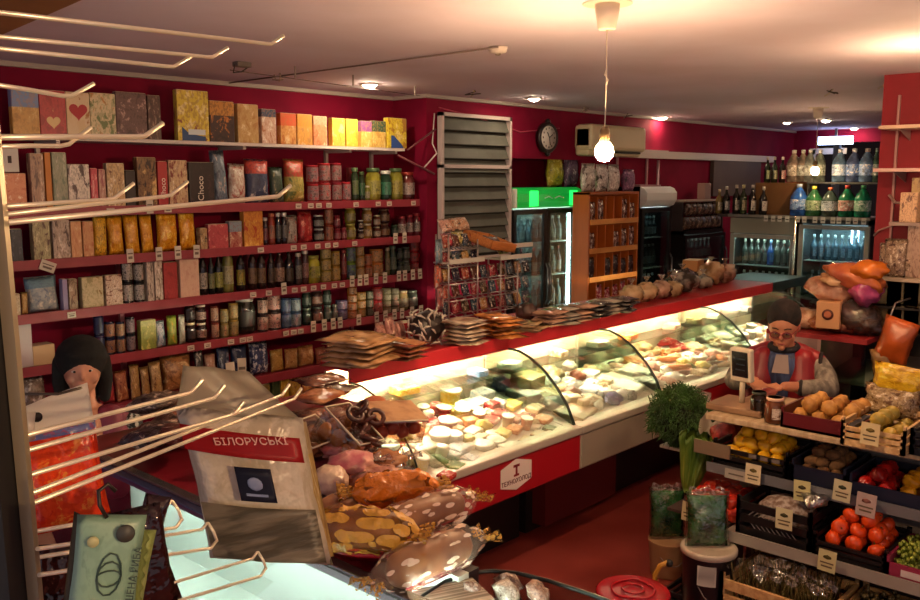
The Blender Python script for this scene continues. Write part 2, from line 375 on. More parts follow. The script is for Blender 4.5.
def unit(x0, x1, label, panel, badge_x=None, base=1, back=1, tubes=1, rx=0, ry=3.95, topm='#a51a22', lipm='#c42a34'):
    t = thing('display_counter', label, 'display counter', 'glass display counters in one row', loc=(0, 0, 0))
    put('body', MB().box(x0, x1, 2.99, 3.64, .50, .745).box(x0+rx, x1, 3.64, ry, .5, 1.2), innerw if back else mat('#2e3a38', .4), t)
    if back: put('rear_lining', MB().box(x0+.004, x1-.004, 3.62, 3.638, .80, 1.2), noisy('#b4a890', '#948a74', 3, .4, .1, stretch=(1, 1, 3)), t)
    put('base', MB().box(x0+.03+rx, x1-.03, 3.3, ry-.05, 0, .5), mat('#171112', .5), t)
    put('front_panel', MB().box(x0, x1, 2.87, 2.99, .52, .735, bev=.012), panel, t)
    put('front_rail', MB().box(x0, x1, 2.86, 2.97, .735, .78, bev=.008), mat('#c8bfb0', .35, .4), t)
    put('deck', MB().prism([(x0, 2.96, .755), (x0, 3.60, .86), (x0, 3.60, .83), (x0, 2.96, .73)], (x1-x0, 0, 0)), innerw, t)
    put('inner_shelf', MB().box(x0+.02, x1-.02, 3.44, 3.61, 1.0, 1.008), clear('#e8f4ee', .12, .05), t)
    g = put('curved_glass', MB().sheet(lambda a, b: Vector((x0+.006+(x1-x0-.012)*a, *[GP[min(5, int(b*6))][k]*(1-(b*6-min(5, int(b*6))))+GP[min(5, int(b*6))+1][k]*(b*6-min(5, int(b*6))) for k in (0, 1)])), 1, 24, .004), glass, t)
    for x in (x0+.004, x1-.004):
        put('glass_edge', MB().tube([(x, y, z) for y, z in GP], .005, 6), mat('#1c2a22', .3), t)
        put('side_glass', MB().prism([(x-.002, y, z) for y, z in GP]+[(x-.002, 3.6, .8), (x-.002, 3.6, 1.17)], (.004, 0, 0)), clear('#eef6f0', .02, .05, key='side'), t)
    put('top_board', MB().box(x0+rx, x1, 3.44, ry+.05, 1.225, 1.25, bev=.004).box(x0, x0+rx+.01, 3.44, 3.66, 1.225, 1.25), mat(topm, .4), t)
    put('red_lip', MB().box(x0, x1, 3.42, 3.44, 1.16, 1.25, bev=.004), mat(lipm, .4), t)  # default lip red is lightened, glow put into the colour
    if tubes:
        put('light_tube', MB().cyl((x0+.05, 3.475, 1.195), (x1-.05, 3.475, 1.195), .012, 10), lampw, t)
    if badge_x: badge(t, badge_x)
    return t
u1 = unit(2.88, 4.148, 'red-fronted glass display counter full of cheese and dairy', redp, 3.55, rx=.22, ry=3.78)
u2 = unit(4.152, 5.148, 'low grey-fronted display counter with boxed frozen fish', mat('#a89c8c', .4, .3))
put('vent_panel', MB().box(4.25, 5.05, 3.2, 3.3, .05, .5).m(1).box(4.75, 5.0, 3.19, 3.2, .38, .39).box(4.75, 5.0, 3.19, 3.2, .34, .35), [mat('#5c1a1c', .4), mat('#d0c4bc', .3)], u2)
u3 = unit(5.152, 6.618, 'red-fronted glass display counter full of meat and salads', redp, 5.62)
u4 = unit(6.622, 8.02, 'glass display counter of fish and salads near the scale', redp, 7.3)
u5 = unit(8.024, 8.80, 'dark end display counter in front of the back fridges', mat('#7c1018', .4), None, back=0, tubes=0, topm='#26322e', lipm='#34403c')
pendant(.3, -1.4, 2.35, 'added bare bulb on a cord behind the photographer, out of view', power=1.25)  # lamp added out of view to brighten the hooks and near goods

pq = at(945, 62, z=2.8)
pendant(pq.x, pq.y, 2.62, 'bare glowing bulb near the ceiling beside the red pillar', power=.5)
# ================================================================ goods on the wall shelves
_mc = {}
def jar_proto(w, h, body, lid, lab, kind):
    """jar / can / bottle of radius w/2 and height h: root mesh with lid and paper label as children"""
    key = (round(w, 3), round(h, 2), body, lid, lab, kind)
    if key in _mc: return _mc[key], True
    r = w/2; n = 14
    if kind == 'jar': prof = [(r*.8, 0), (r*.97, h*.04), (r, h*.12), (r, h*.68), (r*.93, h*.78), (r*.74, h*.86), (r*.74, h)]
    elif kind == 'can': prof = [(r*.95, 0), (r, h*.03), (r, h*.05), (r*.97, h*.07), (r*.97, h*.93), (r, h*.95), (r, h*.98), (r*.95, h)]
    elif kind == 'tub': prof = [(r*.8, 0), (r*.84, h*.04), (r*.97, h*.86), (r, h*.88), (r, h*.98)]
    else: prof = [(r*.9, 0), (r, h*.03), (r, h*.55), (r*.85, h*.64), (r*.42, h*.75), (r*.34, h*.83), (r*.34, h*.93)]
    bm_ = MB().lathe(prof, n).mesh(kind, body)
    if kind == 'jar': lm = MB().lathe([(r*.82, h*.88), (r*.85, h*.9), (r*.85, h*.985), (r*.78, h)], n)
    elif kind == 'can': lm = MB().lathe([(r*.88, h*.965), (r*.88, h*.985)], n)
    elif kind == 'tub': lm = MB().lathe([(r*1.04, h*.9), (r*1.04, h*.97), (r*.98, h)], n)
    else: lm = MB().lathe([(r*.40, h*.88), (r*.40, h*.985), (r*.34, h)], 10)
    lm = lm.mesh('lid', lid)
    z0, z1 = {'jar': (.2, .62), 'can': (.12, .88), 'tub': (.15, .75), 'bottle': (.14, .48)}[kind]
    rr = r*1.012 if kind != 'tub' else r*.96
    la = MB()
    a0, a1 = -PI*.95, PI*.15
    la.sheet(lambda a, b: Vector((rr*math.cos(a0+(a1-a0)*a), rr*math.sin(a0+(a1-a0)*a), h*(z0+(z1-z0)*b))), 12, 1)
    la = la.mesh('paper_label', lab)
    _mc[key] = (bm_, lm, la); return _mc[key], False
NAMES = {'jar': 'glass_jar', 'can': 'food_can', 'tub': 'plastic_tub', 'bottle': 'glass_bottle'}
CATS = {'jar': 'jar', 'can': 'can', 'tub': 'tub', 'bottle': 'bottle', 'box': 'box', 'bag': 'bag'}
def round_item(kind, loc, w, h, cols, name=None, rz=0):
    body, lid, lab = cols
    (a, b, c), _ = jar_proto(w, h, body, lid, lab, kind)
    o = link(name or NAMES[kind], a, None, loc, (0, 0, rz)); link('cap' if kind == 'bottle' else 'lid', b, o); link('paper_label', c, o)
    return o
def carton(loc, w, h, d, m, rz=0, name='carton_box', top=None):
    o = put(name, MB().box(-w/2, w/2, 0, d, 0, h, bev=min(.003, w*.05)), m, None, loc=loc, rot=(0, 0, rz))
    put('end_flap', MB().box(-w/2+.004, w/2-.004, .004, d-.004, h, h+.0015), top or mat(CREAM, .6), o)
    return o
def bag(loc, w, h, d, m, sd=0, base=0, name='plastic_bag', rot=(0, 0, 0), crink=.05, seal=True, waist=0, sealm=None):
    o = put(name, MB().pillow(w, h, d, 8, 10, crink, sd=sd, base=base, waist=waist), m, None, loc=loc, rot=rot)
    if seal:
        put('top_seal', MB().sheet(lambda a, b: Vector(((a-.5)*w*.98*(1-waist), .004*math.sin(a*22+sd), h*(.985+.05*b))), 14, 1, .0015), sealm or m, o)
    return o
# colours used for goods:  code -> (body, lid, label)
def P(*a, **k): return pack(*a, **k)
GLS = {}
def J(code):
    """jar colour set: contents, lid, label"""
    if code in GLS: return GLS[code]
    c, l, p = code.split('/'); p = ''.join('%02x' % int(int(p[i:i+2], 16)*.74) for i in (0, 2, 4))
    body = noisy('#'+c, '#'+''.join('%02x' % max(0, int(int(c[i:i+2], 16)*.55)) for i in (0, 2, 4)), 9, .12, .02, lo=.35, hi=.65)
    labm = P('#'+p, '#'+''.join('%02x' % max(0, int(int(p[i:i+2], 16)*.55)) for i in (0, 2, 4)), '#'+c, seed=len(GLS), scale=4)
    GLS[code] = (body, mat('#'+l, .3, .3), labm); return GLS[code]
ROWS = {}
def settle(items, row):
    """items: (object, look, cat) in order along the shelf: write labels that single each out"""
    where = {'w': 'on the white top shelf', **{str(i): 'on '+NM[i] for i in NM}}.get(row, row)
    cnt = {}
    for o, look, cat in items: cnt[look] = cnt.get(look, 0)+1
    seen = {}
    for k, (o, look, cat) in enumerate(items):
        l = f'{look} {where}'
        if cnt[look] > 1:
            seen[look] = seen.get(look, 0)+1
            l = f'{look} {where}, {ORD[cnt[look]-seen[look]]} of {cnt[look]} from the wall corner'
        if len(l.split()) > 16: l = l.replace(' from the wall corner', ' from corner')
        tag(o, l, cat, GROUPNAME.get(row, 'goods '+where))
GROUPNAME = {'w': 'cereal boxes on the white top shelf', '1': 'goods on the topmost red shelf', '2': 'goods on the second red shelf', '3': 'goods on the third red shelf', '4': 'goods on the fourth red shelf', '5': 'bags on the fifth red shelf'}
YF = 5.30
def fill(row, z, specs, y=YF):
    items = []
    for s in specs:
        kind, u0, u1, vt, cols, look = s[:6]; n = s[6] if len(s) > 6 else 1
        xa = at(u0, vt, y=y); xb = at(u1, vt, y=y); x = (xa.x+xb.x)/2; w_ = abs(xb.x-xa.x)*.97
        h = max(.04, xa.z/2+xb.z/2-z)
        if kind in NAMES:
            for k in range(n):
                hh = h/n; look2 = look if n == 1 else look
                o = round_item(kind, (x, y+w_/2, z+k*hh), round(w_, 3), round(hh*.995, 2) if n == 1 else hh*.99, J(cols), rz=random.uniform(-.4, .2))
                items.append((o, (['lower ', 'upper ', 'topmost '][min(k, 2)] if n > 1 else '')+look, CATS[kind]))
        elif kind == 'box':
            d = s[7] if len(s) > 7 else .05
            for k in range(n):
                hh = h/n
                o = carton((x, y, z+k*hh), w_, hh*.99, d, cols, rz=random.uniform(-.03, .03)); items.append((o, (['lower ', 'upper '][k] if n > 1 else '')+look, 'box'))
        elif kind == 'bag':
            d = min(.1, w_*.6)
            o = bag((x, y+d/2, z), w_, h, d, cols, sd=len(items)*.37+z, base=0, rot=(-.06, random.uniform(-.05, .05), random.uniform(-.1, .1))); items.append((o, look, 'bag'))
    settle(items, row)
q = lambda *a, **k: pack(*a, **k)
fill('w', 2.455, [
 ('box', 10, 38, 88, q('#c89848', '#a87830', '#e0c080', top='#6f86b4', tz=.6, seed=1), 'blue and wheat yellow cereal box'),
 ('box', 38, 65, 90, q('#b83038', '#9a1c28', '#e8c088', seed=2, lo=.58), 'red biscuit box with a pale heart'),
 ('box', 65, 89, 92, q('#dcc4a0', '#d8bc90', '#a86a2c', seed=3, lo=.55), 'cream biscuit box with big red heart'),
 ('box', 89, 115, 93, q('#d4c49c', '#6c7a48', '#c8864a', seed=4), 'cream cereal box with brown cookies and green leaves'),
 ('box', 115, 146, 92, q('#6a4a48', '#4a3030', '#b8928c', seed=5, scale=5), 'brown chocolate cereal box with grey swirls'),
 ('box', 147, 160, 95, q('#5a3a34', '#3c2624', '#9c8070', seed=6, scale=5), 'narrow dark brown cereal box'),
 ('box', 176, 208, 90, q('#d8c040', '#8a4a34', '#e8d890', seed=7), 'large yellow cereal box with blue base'),
 ('box', 209, 234, 101, q('#3c2422', '#2c1a1a', '#c87a30', top='#c88a3c', tz=.65, seed=8), 'orange and dark brown cereal box'),
 ('box', 237, 258, 104, q('#c8a468', '#b8884c', '#e0cc9c', seed=9), 'tan oat cereal box with dark lettering'),
 ('box', 261, 276, 109, q('#d8b8a0', '#b87858', '#ece0d0', top='#3c4c64', tz=.78, seed=10), 'cream cereal box with blue title panel'),
 ('box', 280, 296, 113, q('#e0a860', '#c87838', '#ecd09c', top='#dc5c2c', tz=.6, seed=11), 'orange-topped muesli box'),
 ('box', 297, 312, 114, q('#e0a44c', '#c89050', '#ecc88c', top='#e0a038', tz=.6, seed=12), 'golden-topped muesli box'),
 ('box', 313, 327, 116, q('#d89468', '#c07850', '#ecd0ac', top='#c0a080', tz=.7, seed=13), 'pinkish muesli box with pale title'),
 ('box', 332, 345, 118, q('#f0c050', '#e8a440', '#f8e090', seed=14), 'bright amber muesli box'),
 ('box', 346, 358, 119, q('#ecc848', '#e0a83c', '#e0e078', top='#d8dc50', tz=.6, seed=15), 'bright yellow-green muesli box'),
 ('box', 361, 372, 121, q('#e8c468', '#d8a448', '#f0e0a0', top='#9c5a98', tz=.6, seed=16), 'yellow muesli box with purple title'),
 ('box', 373, 386, 121, q('#e0c068', '#c89848', '#f0e0a0', top='#3c5a44', tz=.6, seed=17), 'yellow muesli box with dark green title'),
 ('box', 387, 407, 118, q('#d8c030', '#a87820', '#ecdc80', seed=18), 'tall yellow cereal box with blue corner'),
])
def onface(o_label, fn):
    for o in ALL:
        if o['label'].startswith(o_label): return fn(o)
def heart(o, s, m, z, x=0):
    pts = [(x+s*.062*16*math.sin(t)**3, -.002, z+s*.062*(13*math.cos(t)-5*math.cos(2*t)-2*math.cos(3*t)-math.cos(4*t))) for t in [i*2*PI/28 for i in range(28)]]
    return put('heart_print', MB().prism(pts, (0, .001, 0)), m, o)
onface('cream biscuit box', lambda o: heart(o, .055, mat('#b01c2c', .5), .15))
onface('red biscuit box', lambda o: heart(o, .04, mat('#e8c890', .5), .08))
onface('large yellow cereal box', lambda o: put('blue_base_print', MB().prism([(-.085, -.002, .001), (.085, -.002, .001), (.085, -.002, .03), (-.03, -.002, .045), (-.085, -.002, .09)], (0, .001, 0)).m(1).box(-.04, .083, -.003, -.002, .04, .075), [mat('#2c4c7c', .5), mat('#d0d8dc', .5)], o))
onface('tall yellow cereal box', lambda o: put('blue_corner_print', MB().prism([(-.07, -.002, .001), (.07, -.002, .001), (.05, -.002, .03), (-.04, -.002, .10), (-.07, -.002, .10)], (0, .001, 0)), mat('#24488c', .5), o))
onface('cream cereal box with blue title', lambda o: None)
br = lambda s=0: q('#c8a878', '#6a4028', '#e8d8b8', seed=s)
fill('1', Z1, [
 ('box', -14, 26, 173, q('#d88860', '#c86848', '#f0d0b0', seed=21), 'salmon biscuit box under a white carton'),
 ('box', 29, 43, 153, q('#a88068', '#54302c', '#d8bca0', seed=22), 'beige box printed with brown faces'),
 ('box', 44, 50, 152, mat('#c87c28', .5), 'slim orange box spine'),
 ('box', 51, 66, 152, q('#8c9078', '#5c6a58', '#b8b09c', seed=23), 'grey-green dessert box'),
 ('box', 67, 89, 164, q('#dcd0c4', '#4a3030', '#e8e0d8', seed=24, lo=.7), 'white box with dark chocolate print'),
 ('box', 90, 97, 168, q('#c84050', '#a82c40', '#e8a0a0', seed=25), 'pink red narrow biscuit box'),
 ('box', 98, 105, 169, q('#b88878', '#984050', '#e0c8b0', seed=26), 'dusty pink narrow biscuit box'),
 ('box', 106, 124, 163, br(27), 'brown and cream wafer box'),
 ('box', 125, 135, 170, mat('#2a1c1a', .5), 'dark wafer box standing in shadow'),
 ('box', 136, 156, 157, q('#7c5a38', '#2c1814', '#d8b070', seed=28), 'gold-framed dark praline box'),
 ('box', 157, 167, 161, mat('#a81c24', .4), 'red chocolate box with vertical white lettering'),
 ('box', 168, 187, 160, q('#c8a880', '#7c2c24', '#e8dcc0', seed=29), 'cream chocolate box with red figures'),
 ('box', 188, 214, 162, q('#241416', '#1c1012', '#382224', seed=30), 'near-black chocolate box with pale lettering'),
 ('bag', 215, 230, 152, q('#6c7c8c', '#3c4458', '#c8b8b0', seed=31, bump=.4), 'tall blue-grey sweets bag'),
 ('bag', 230, 248, 165, q('#c0b4a4', '#a05048', '#e0dcd0', seed=32, bump=.4), 'clear white bag of round pink biscuits'),
 ('bag', 248, 272, 160, q('#3c4460', '#282c48', '#c0b8b4', top='#b84434', tz=.68, seed=33, bump=.4), 'navy sweets bag with red top'),
 ('bag', 272, 286, 168, q('#344434', '#1c2420', '#88805c', seed=34, bump=.4), 'dark green sweets bag'),
 ('bag', 287, 308, 160, q('#a8984c', '#5c6c34', '#d0c080', top='#a83428', tz=.6, seed=35, bump=.4), 'olive bag with red flower top'),
 ('can', 310, 321, 165, 'a02c34/586030/b8888c', 'red striped can', 2),
 ('can', 322, 333, 163, 'a82c30/b03c34/c0908c', 'bright red striped can', 2),
 ('can', 334, 344, 163, '8c2430/a83830/b08884', 'dark red striped can', 2),
 ('can', 345, 353, 182, 'a02c34/c0b8b0/b8888c', 'short red can'),
 ('jar', 354, 360, 168, '2c3c24/58704c/7c8c54', 'dark green jar of pickles'),
 ('jar', 361, 366, 172, '24301c/3c4c2c/3c7044', 'slim dark green jar'),
 ('jar', 367, 371, 186, '6c6a2c/c0b8a0/b0a888', 'tiny olive jar'),
 ('jar', 372, 384, 168, '989030/48603c/b8b054', 'large jar of yellow pickles'),
 ('jar', 385, 394, 171, '203828/d0d0c8/40906c', 'green jar with white lid'),
 ('jar', 395, 406, 168, '8c8830/405834/b8a848', 'large yellow pickle jar'),
 ('jar', 407, 418, 172, '5c2420/8c2c24/d0b8b0', 'brown jar with white round label'),
])
o = carton((at(5, 147, y=YF).x-.03, YF, at(5, 172, y=YF).z), .2, .14, .12, mat('#d8d0c8', .6)); tag(o, 'plain white carton with small dark print lying on a salmon biscuit box', 'box')
put('dark_print', MB().box(-.06, -.02, -.002, 0, .05, .1).box(.04, .06, -.002, 0, .05, .09), mat('#3c2c2c', .6), o)
onface('red chocolate box', lambda o: text('vertical_lettering', 'Choco', .05, mat('#e8dcd0', .5), o, (0, -.003, .11), (PI/2, -PI/2, 0)))
onface('near-black chocolate box', lambda o: text('vertical_lettering', 'Choco', .06, mat('#d8ccc0', .5), o, (-.01, -.003, .11), (PI/2, -PI/2, 0)))
yb = lambda s: q('#d89820', '#b87010', '#f0c850', seed=s, bump=.6, rough=.25, scale=5)
fill('2', Z2, [
 ('box', 2, 9, 230, mat('#7c78a0', .5), 'lavender narrow box'),
 ('box', 10, 22, 229, q('#242838', '#181c28', '#4c4c5c', seed=40), 'dark navy coffee box'),
 ('box', 31, 49, 212, q('#a8a078', '#54382c', '#d0c89c', seed=41), 'olive tea box with brown flower'),
 ('box', 51, 69, 211, q('#b8a494', '#4c3430', '#dcd0c4', seed=42), 'beige tea box with dark beans'),
 ('box', 70, 81, 221, q('#d09c6c', '#c07c50', '#e0bc94', seed=43), 'peach wafer box'),
 ('box', 82, 93, 221, q('#cc9868', '#b87048', '#dcb88c', seed=44), 'peach-brown wafer box'),
 ('bag', 93, 108, 216, q('#d8a828', '#3c2818', '#ecc84c', seed=45, bump=.5), 'yellow cake bag with dark print'),
 ('bag', 109, 125, 216, yb(46), 'yellow bag of glossy cakes'),
 ('bag', 126, 141, 215, yb(47), 'golden bag gathered at top'),
 ('bag', 142, 155, 215, yb(48), 'golden narrow twisted bag'),
 ('bag', 158, 180, 212, yb(49), 'wide golden bag of cakes'),
 ('bag', 181, 198, 211, yb(50), 'tall golden bag of cakes'),
 ('box', 200, 207, 228, q('#b89468', '#242424', '#e0c8a0', seed=51), 'small beige and black box'),
 ('box', 208, 228, 224, q('#b84850', '#a03440', '#e0a090', seed=52), 'wide pink biscuit box'),
 ('box', 229, 242, 221, q('#b07060', '#902c30', '#d8c0a0', top='#8094a0', tz=.6, seed=53), 'box with cherries under a blue-grey band'),
 ('box', 243, 263, 209, q('#c88c38', '#a83c24', '#e0b860', top='#d08c38', tz=.7, seed=54), 'tall orange tea box with red rosette'),
 ('jar', 264, 269, 218, '30181c/c8c0b8/984048', 'thin maroon jar'),
 ('jar', 270, 276, 213, '8c3420/a86040/c08060', 'orange-red jar'),
 ('jar', 277, 282, 213, '201818/c8c8c4/686868', 'black jar with pale lid'),
 ('jar', 283, 288, 213, '241c1c/c8c8c4/787474', 'charcoal jar with pale lid'),
 ('bag', 288, 299, 216, q('#a09890', '#5c4c48', '#b83c34', seed=55, bump=.4), 'silver and red sachet bag'),
 ('bag', 300, 316, 212, q('#a82428', '#6c1418', '#d88070', seed=56, bump=.5), 'crimson ketchup pouch bag'),
 ('jar', 317, 326, 215, '2c2426/c8ccc8/98a098', 'dark jar with grey-green label', 2),
 ('can', 327, 335, 208, '8c3c24/a85834/b07050', 'rusty brown can', 2),
 ('jar', 336, 342, 215, '78202c/8c3038/a85860', 'berry red jar', 2),
 ('jar', 343, 348, 228, '702430/983c44/b06468', 'small crimson jar'),
 ('jar', 349, 358, 207, '888030/a8a850/a8a068', 'olive yellow jar', 2),
 ('jar', 360, 365, 220, '2c201c/c8c8c0/a08870', 'tiny brown jar', 2),
 ('jar', 366, 374, 208, '907038/c0b8a0/d0b890', 'cream-labelled jar', 2),
 ('jar', 376, 382, 215, '583020/b0a890/d8ccb8', 'honey jar with round cream label', 2),
 ('jar', 383, 392, 209, '3c2018/584030/8c6038', 'dark brown preserve jar', 2),
 ('jar', 394, 400, 225, '28382c/3c5040/586858', 'small dark green jar'),
 ('jar', 401, 408, 216, '601824/8c2c34/d8ccc0', 'clear red-lidded jar'),
 ('jar', 409, 415, 215, '601824/8c2c34/d8ccc0', 'clear red-lidded jar'),
 ('jar', 416, 422, 213, '601824/8c2c34/d8ccc0', 'clear red-lidded jar'),
])
fill('3', Z3, [
 ('box', 10, 20, 294, q('#d0c0a0', '#8c6c48', '#e0d4b8', seed=60), 'small cream salt box'),
 ('bag', 21, 28, 293, q('#b08c50', '#8c6030', '#d0b080', seed=61), 'small tan spice bag'),
 ('bag', 28, 61, 278, q('#a8b0b0', '#6c7c94', '#d8d4c4', top='#7ca0b0', tz=.7, seed=62, bump=.5), 'wide pale blue and white cereal bag'),
 ('box', 62, 67, 279, mat('#9890b8', .5), 'lavender narrow carton'),
 ('box', 68, 77, 279, q('#a08c70', '#6c5440', '#c0b094', seed=63), 'brown patterned narrow carton'),
 ('box', 81, 103, 277, q('#c8bc94', '#9c9468', '#8c6830', seed=64, lo=.58), 'cream and olive noodle carton'),
 ('box', 105, 122, 275, q('#d8c4ac', '#784838', '#e8dccc', seed=65), 'cream biscuit carton', 2, .05),
 ('can', 123, 134, 261, '181818/d8d0c8/e0d8d0', 'black and white tea tin', 2),
 ('can', 135, 145, 262, '181818/d8d0c8/d8d0c8', 'black tea tin with white band', 2),
 ('box', 146, 153, 258, q('#c8b8a8', '#50403c', '#e0d8cc', seed=66), 'tall grey-white cracker carton'),
 ('box', 154, 162, 258, q('#d0c0b0', '#5c4438', '#e4dcd0', seed=67), 'tall off-white cracker carton'),
 ('box', 163, 177, 262, q('#a83434', '#8c2428', '#e0b8a0', seed=68, lo=.58), 'red flour carton with round picture'),
 ('box', 179, 199, 258, q('#dcb8a0', '#d0a08c', '#e8ccb4', seed=69, lo=.58), 'pink-cream flour carton with oval picture'),
 ('bottle', 200, 208, 248, '181214/3c2c2c/d8c8b8', 'dark sauce bottle with white label'),
 ('bottle', 209, 215, 250, '141414/242424/a0a068', 'small dark sauce bottle'),
 ('bottle', 216, 224, 248, '1c1a14/8c8c84/c0c058', 'dark oil bottle with lime label'),
 ('jar', 225, 235, 250, '8c8844/c0b8a0/d8d0a0', 'mustard jar with pale label'),
 ('bottle', 238, 246, 246, '1c1414/3c3030/c0b038', 'dark vinegar bottle with yellow label'),
 ('bottle', 250, 258, 244, '2c1814/c8c4bc/a07c58', 'brown vinegar bottle with silver cap'),
 ('bottle', 259, 267, 244, '2c1814/c8c4bc/a07c58', 'brown vinegar bottle with silver cap'),
 ('bottle', 269, 276, 246, '241410/3c2418/684830', 'very dark sauce bottle'),
 ('bottle', 277, 286, 246, '30181a/5c3028/c8a088', 'dark bottle with round peach label'),
 ('bottle', 287, 295, 248, '201814/403028/584838', 'blackish soy bottle'),
 ('jar', 297, 303, 253, '383434/a09890/98948c', 'grey labelled jar'),
 ('jar', 304, 310, 250, '4c2c28/d0ccc4/b88078', 'brown jar with pale lid'),
 ('jar', 311, 323, 256, 'a8a434/88883c/b8b84c', 'large lime yellow olive jar'),
 ('can', 324, 333, 248, 'a08c48/b8b084/c8b478', 'yellow sweetcorn can', 3),
 ('can', 334, 342, 251, 'a07c34/b8a870/c8a85c', 'amber sweetcorn can', 2),
 ('jar', 343, 348, 250, '641c20/7c2828/984440', 'narrow dark red jar'),
 ('can', 349, 358, 246, '5c7c2c/6c9440/587090', 'green and blue pea can', 2),
 ('can', 359, 366, 245, 'a07844/b09c74/c09c6c', 'tan bean can', 3),
 ('can', 367, 374, 254, '9c4c2c/b07048/b87854', 'brick red bean can', 2),
 ('can', 375, 386, 249, 'b06c34/c09870/d09c68', 'orange beans can', 2),
 ('jar', 387, 391, 248, '68643c/a8a080/a89870', 'thin olive jar'),
 ('jar', 392, 398, 246, '2c4034/5c6c5c/788874', 'slim green jar'),
 ('jar', 399, 404, 248, '243028/485448/5c6c5c', 'slim dark jar', 2),
 ('jar', 405, 412, 247, '3c4438/687468/808874', 'grey-green jar', 2),
 ('can', 413, 421, 241, 'a01c20/a83028/b84840', 'bright red tomato can', 3),
])
fill('4', Z4, [
 ('bag', 18, 31, 322, q('#b89048', '#90642c', '#d8b878', seed=80, bump=.4), 'amber bag of noodles'),
 ('box', 14, 31, 318, mat('#b8b0b0', .6), 'tall grey-white carton behind noodle bag', 1, .03),
 ('box', 32, 55, 345, mat('#c8ac80', .6), 'low cream shelf tray box', 1, .1),
 ('can', 95, 105, 315, '1c2048/30386c/283068', 'dark blue coffee tin', 2),
 ('can', 106, 116, 322, '1a2040/28304c/c07c4c', 'navy coffee tin with orange oval', 2),
 ('can', 117, 126, 322, '1c2c4c/30486c/b88c60', 'blue coffee tin with tan oval', 2),
 ('can', 127, 136, 317, '14161c/2c2c34/a08890', 'black coffee tin', 2),
 ('box', 140, 156, 320, q('#8c9840', '#6c7c30', '#d0c868', seed=81, top='#a8a860', tz=.8), 'green and yellow tea carton'),
 ('bag', 157, 167, 322, q('#a8b4bc', '#3c5c7c', '#d8dcd8', seed=82, bump=.4), 'small white and blue packet'),
 ('bag', 168, 178, 317, q('#90a038', '#6c8028', '#d8a838', seed=83, bump=.4), 'lime packet with orange centre'),
 ('bag', 179, 186, 316, q('#a8a898', '#6c7064', '#d0d0c4', seed=84, bump=.4), 'pale grey packet'),
 ('jar', 187, 197, 303, '281814/c8b894/382420', 'dark jar with cream lid', 2),
 ('jar', 198, 208, 305, '2c1816/c8b8a8/c89c8c', 'dark jar with pinkish label', 2),
 ('can', 212, 220, 306, '6c2c20/503028/c89070', 'brown can with peach label', 2),
 ('can', 222, 230, 309, '8c7440/a89868/b09c60', 'mustard beige can', 2),
 ('can', 231, 240, 303, 'a0803c/b8a470/b89858', 'golden beige can', 2),
 ('jar', 241, 259, 297, '28241c/d8d8d0/38342c', 'big dark coffee jar with white lid'),
 ('can', 260, 270, 298, '2c1c18/d8d4cc/d09c88', 'can with white rim and peach label', 2),
 ('can', 271, 283, 293, '2c1c18/d8d4cc/d8a090', 'wide can with peach label', 2),
 ('can', 284, 293, 298, '304468/90a0b4/5878a0', 'blue milk can', 2),
 ('can', 294, 303, 298, '3c5474/98a8b8/a0b0bc', 'pale blue milk can', 2),
 ('jar', 305, 313, 291, '283830/687468/3c5040', 'dark green jar', 2),
 ('jar', 315, 325, 290, '382420/343c38/b07c68', 'brown jar with salmon label', 2),
 ('jar', 326, 333, 288, '303c34/586460/687870', 'grey-green jar', 2),
 ('jar', 334, 339, 305, '3c3c38/6c6c64/787870', 'small grey jar'),
 ('can', 340, 350, 300, '4c4468/685c80/8c7ca0', 'violet fish can', 2),
 ('can', 351, 359, 287, '9c5828/b87c48/c89060', 'orange brown fish can', 4),
 ('can', 360, 368, 292, 'a07030/b89054/c8a468', 'gold fish can', 3),
 ('can', 369, 375, 291, '4c5040/787c68/8c8c74', 'olive grey fish can', 3),
 ('can', 376, 385, 287, 'a82c30/a8a04c/b84c44', 'red can with yellow rim', 2),
 ('can', 386, 393, 288, '8c8460/a8a080/b8ac88', 'khaki pate can', 4),
 ('can', 394, 401, 288, '6c6450/989078/a89c80', 'brownish pate can', 4),
 ('jar', 402, 411, 291, '9c8858/b8a888/c8bc98', 'wide pale jar with golden lid', 1),
 ('jar', 412, 420, 290, '485048/787c70/8c9080', 'grey jar by the shelf end', 1),
])
# white price tags along the rails
def ptag(x, z, w, h, where, tilt=0, y=5.243, m=None, rotx=0):
    o = put('price_tag', MB().box(-w/2, w/2, -.001, .001, -h, 0), m or mat('#c8bcac', .6), None, loc=(x, y, z), rot=(rotx, tilt, 0))
    put('printed_lines', MB().box(-w*.38, w*.38, -.0016, -.001, -h*.4, -h*.3).box(-w*.3, w*.3, -.0016, -.001, -h*.75, -h*.55), mat('#6a5a50', .6), o)
    return o
TAGS = {Z1: [(113, 0), (152, 1), (170, 0), (300, 0), (312, 0), (320, 0), (330, 0), (357, 0), (379, 0), (390, 0), (414, 0)],
        Z2: [(49, 2), (130, 1), (159, 1), (178, 1), (197, 1), (261, 0), (294, 0), (304, 0), (318, 0), (328, 0), (336, 0), (355, 0), (396, 1), (405, 1)],
        Z3: [(68, 0), (252, 0), (268, 0), (283, 1), (294, 0), (303, 0), (313, 0), (323, 0), (334, 0), (342, 0), (352, 1), (360, 1), (366, 1), (376, 1), (385, 1), (399, 1), (405, 1), (413, 1), (420, 1)],
        Z4: [(187, 0), (204, 0), (228, 0), (240, 0), (247, 0), (284, 0), (292, 0), (299, 0), (312, 1), (323, 1), (332, 1), (339, 1), (358, 1), (376, 1), (385, 1), (394, 1), (402, 1), (412, 1), (421, 1)]}
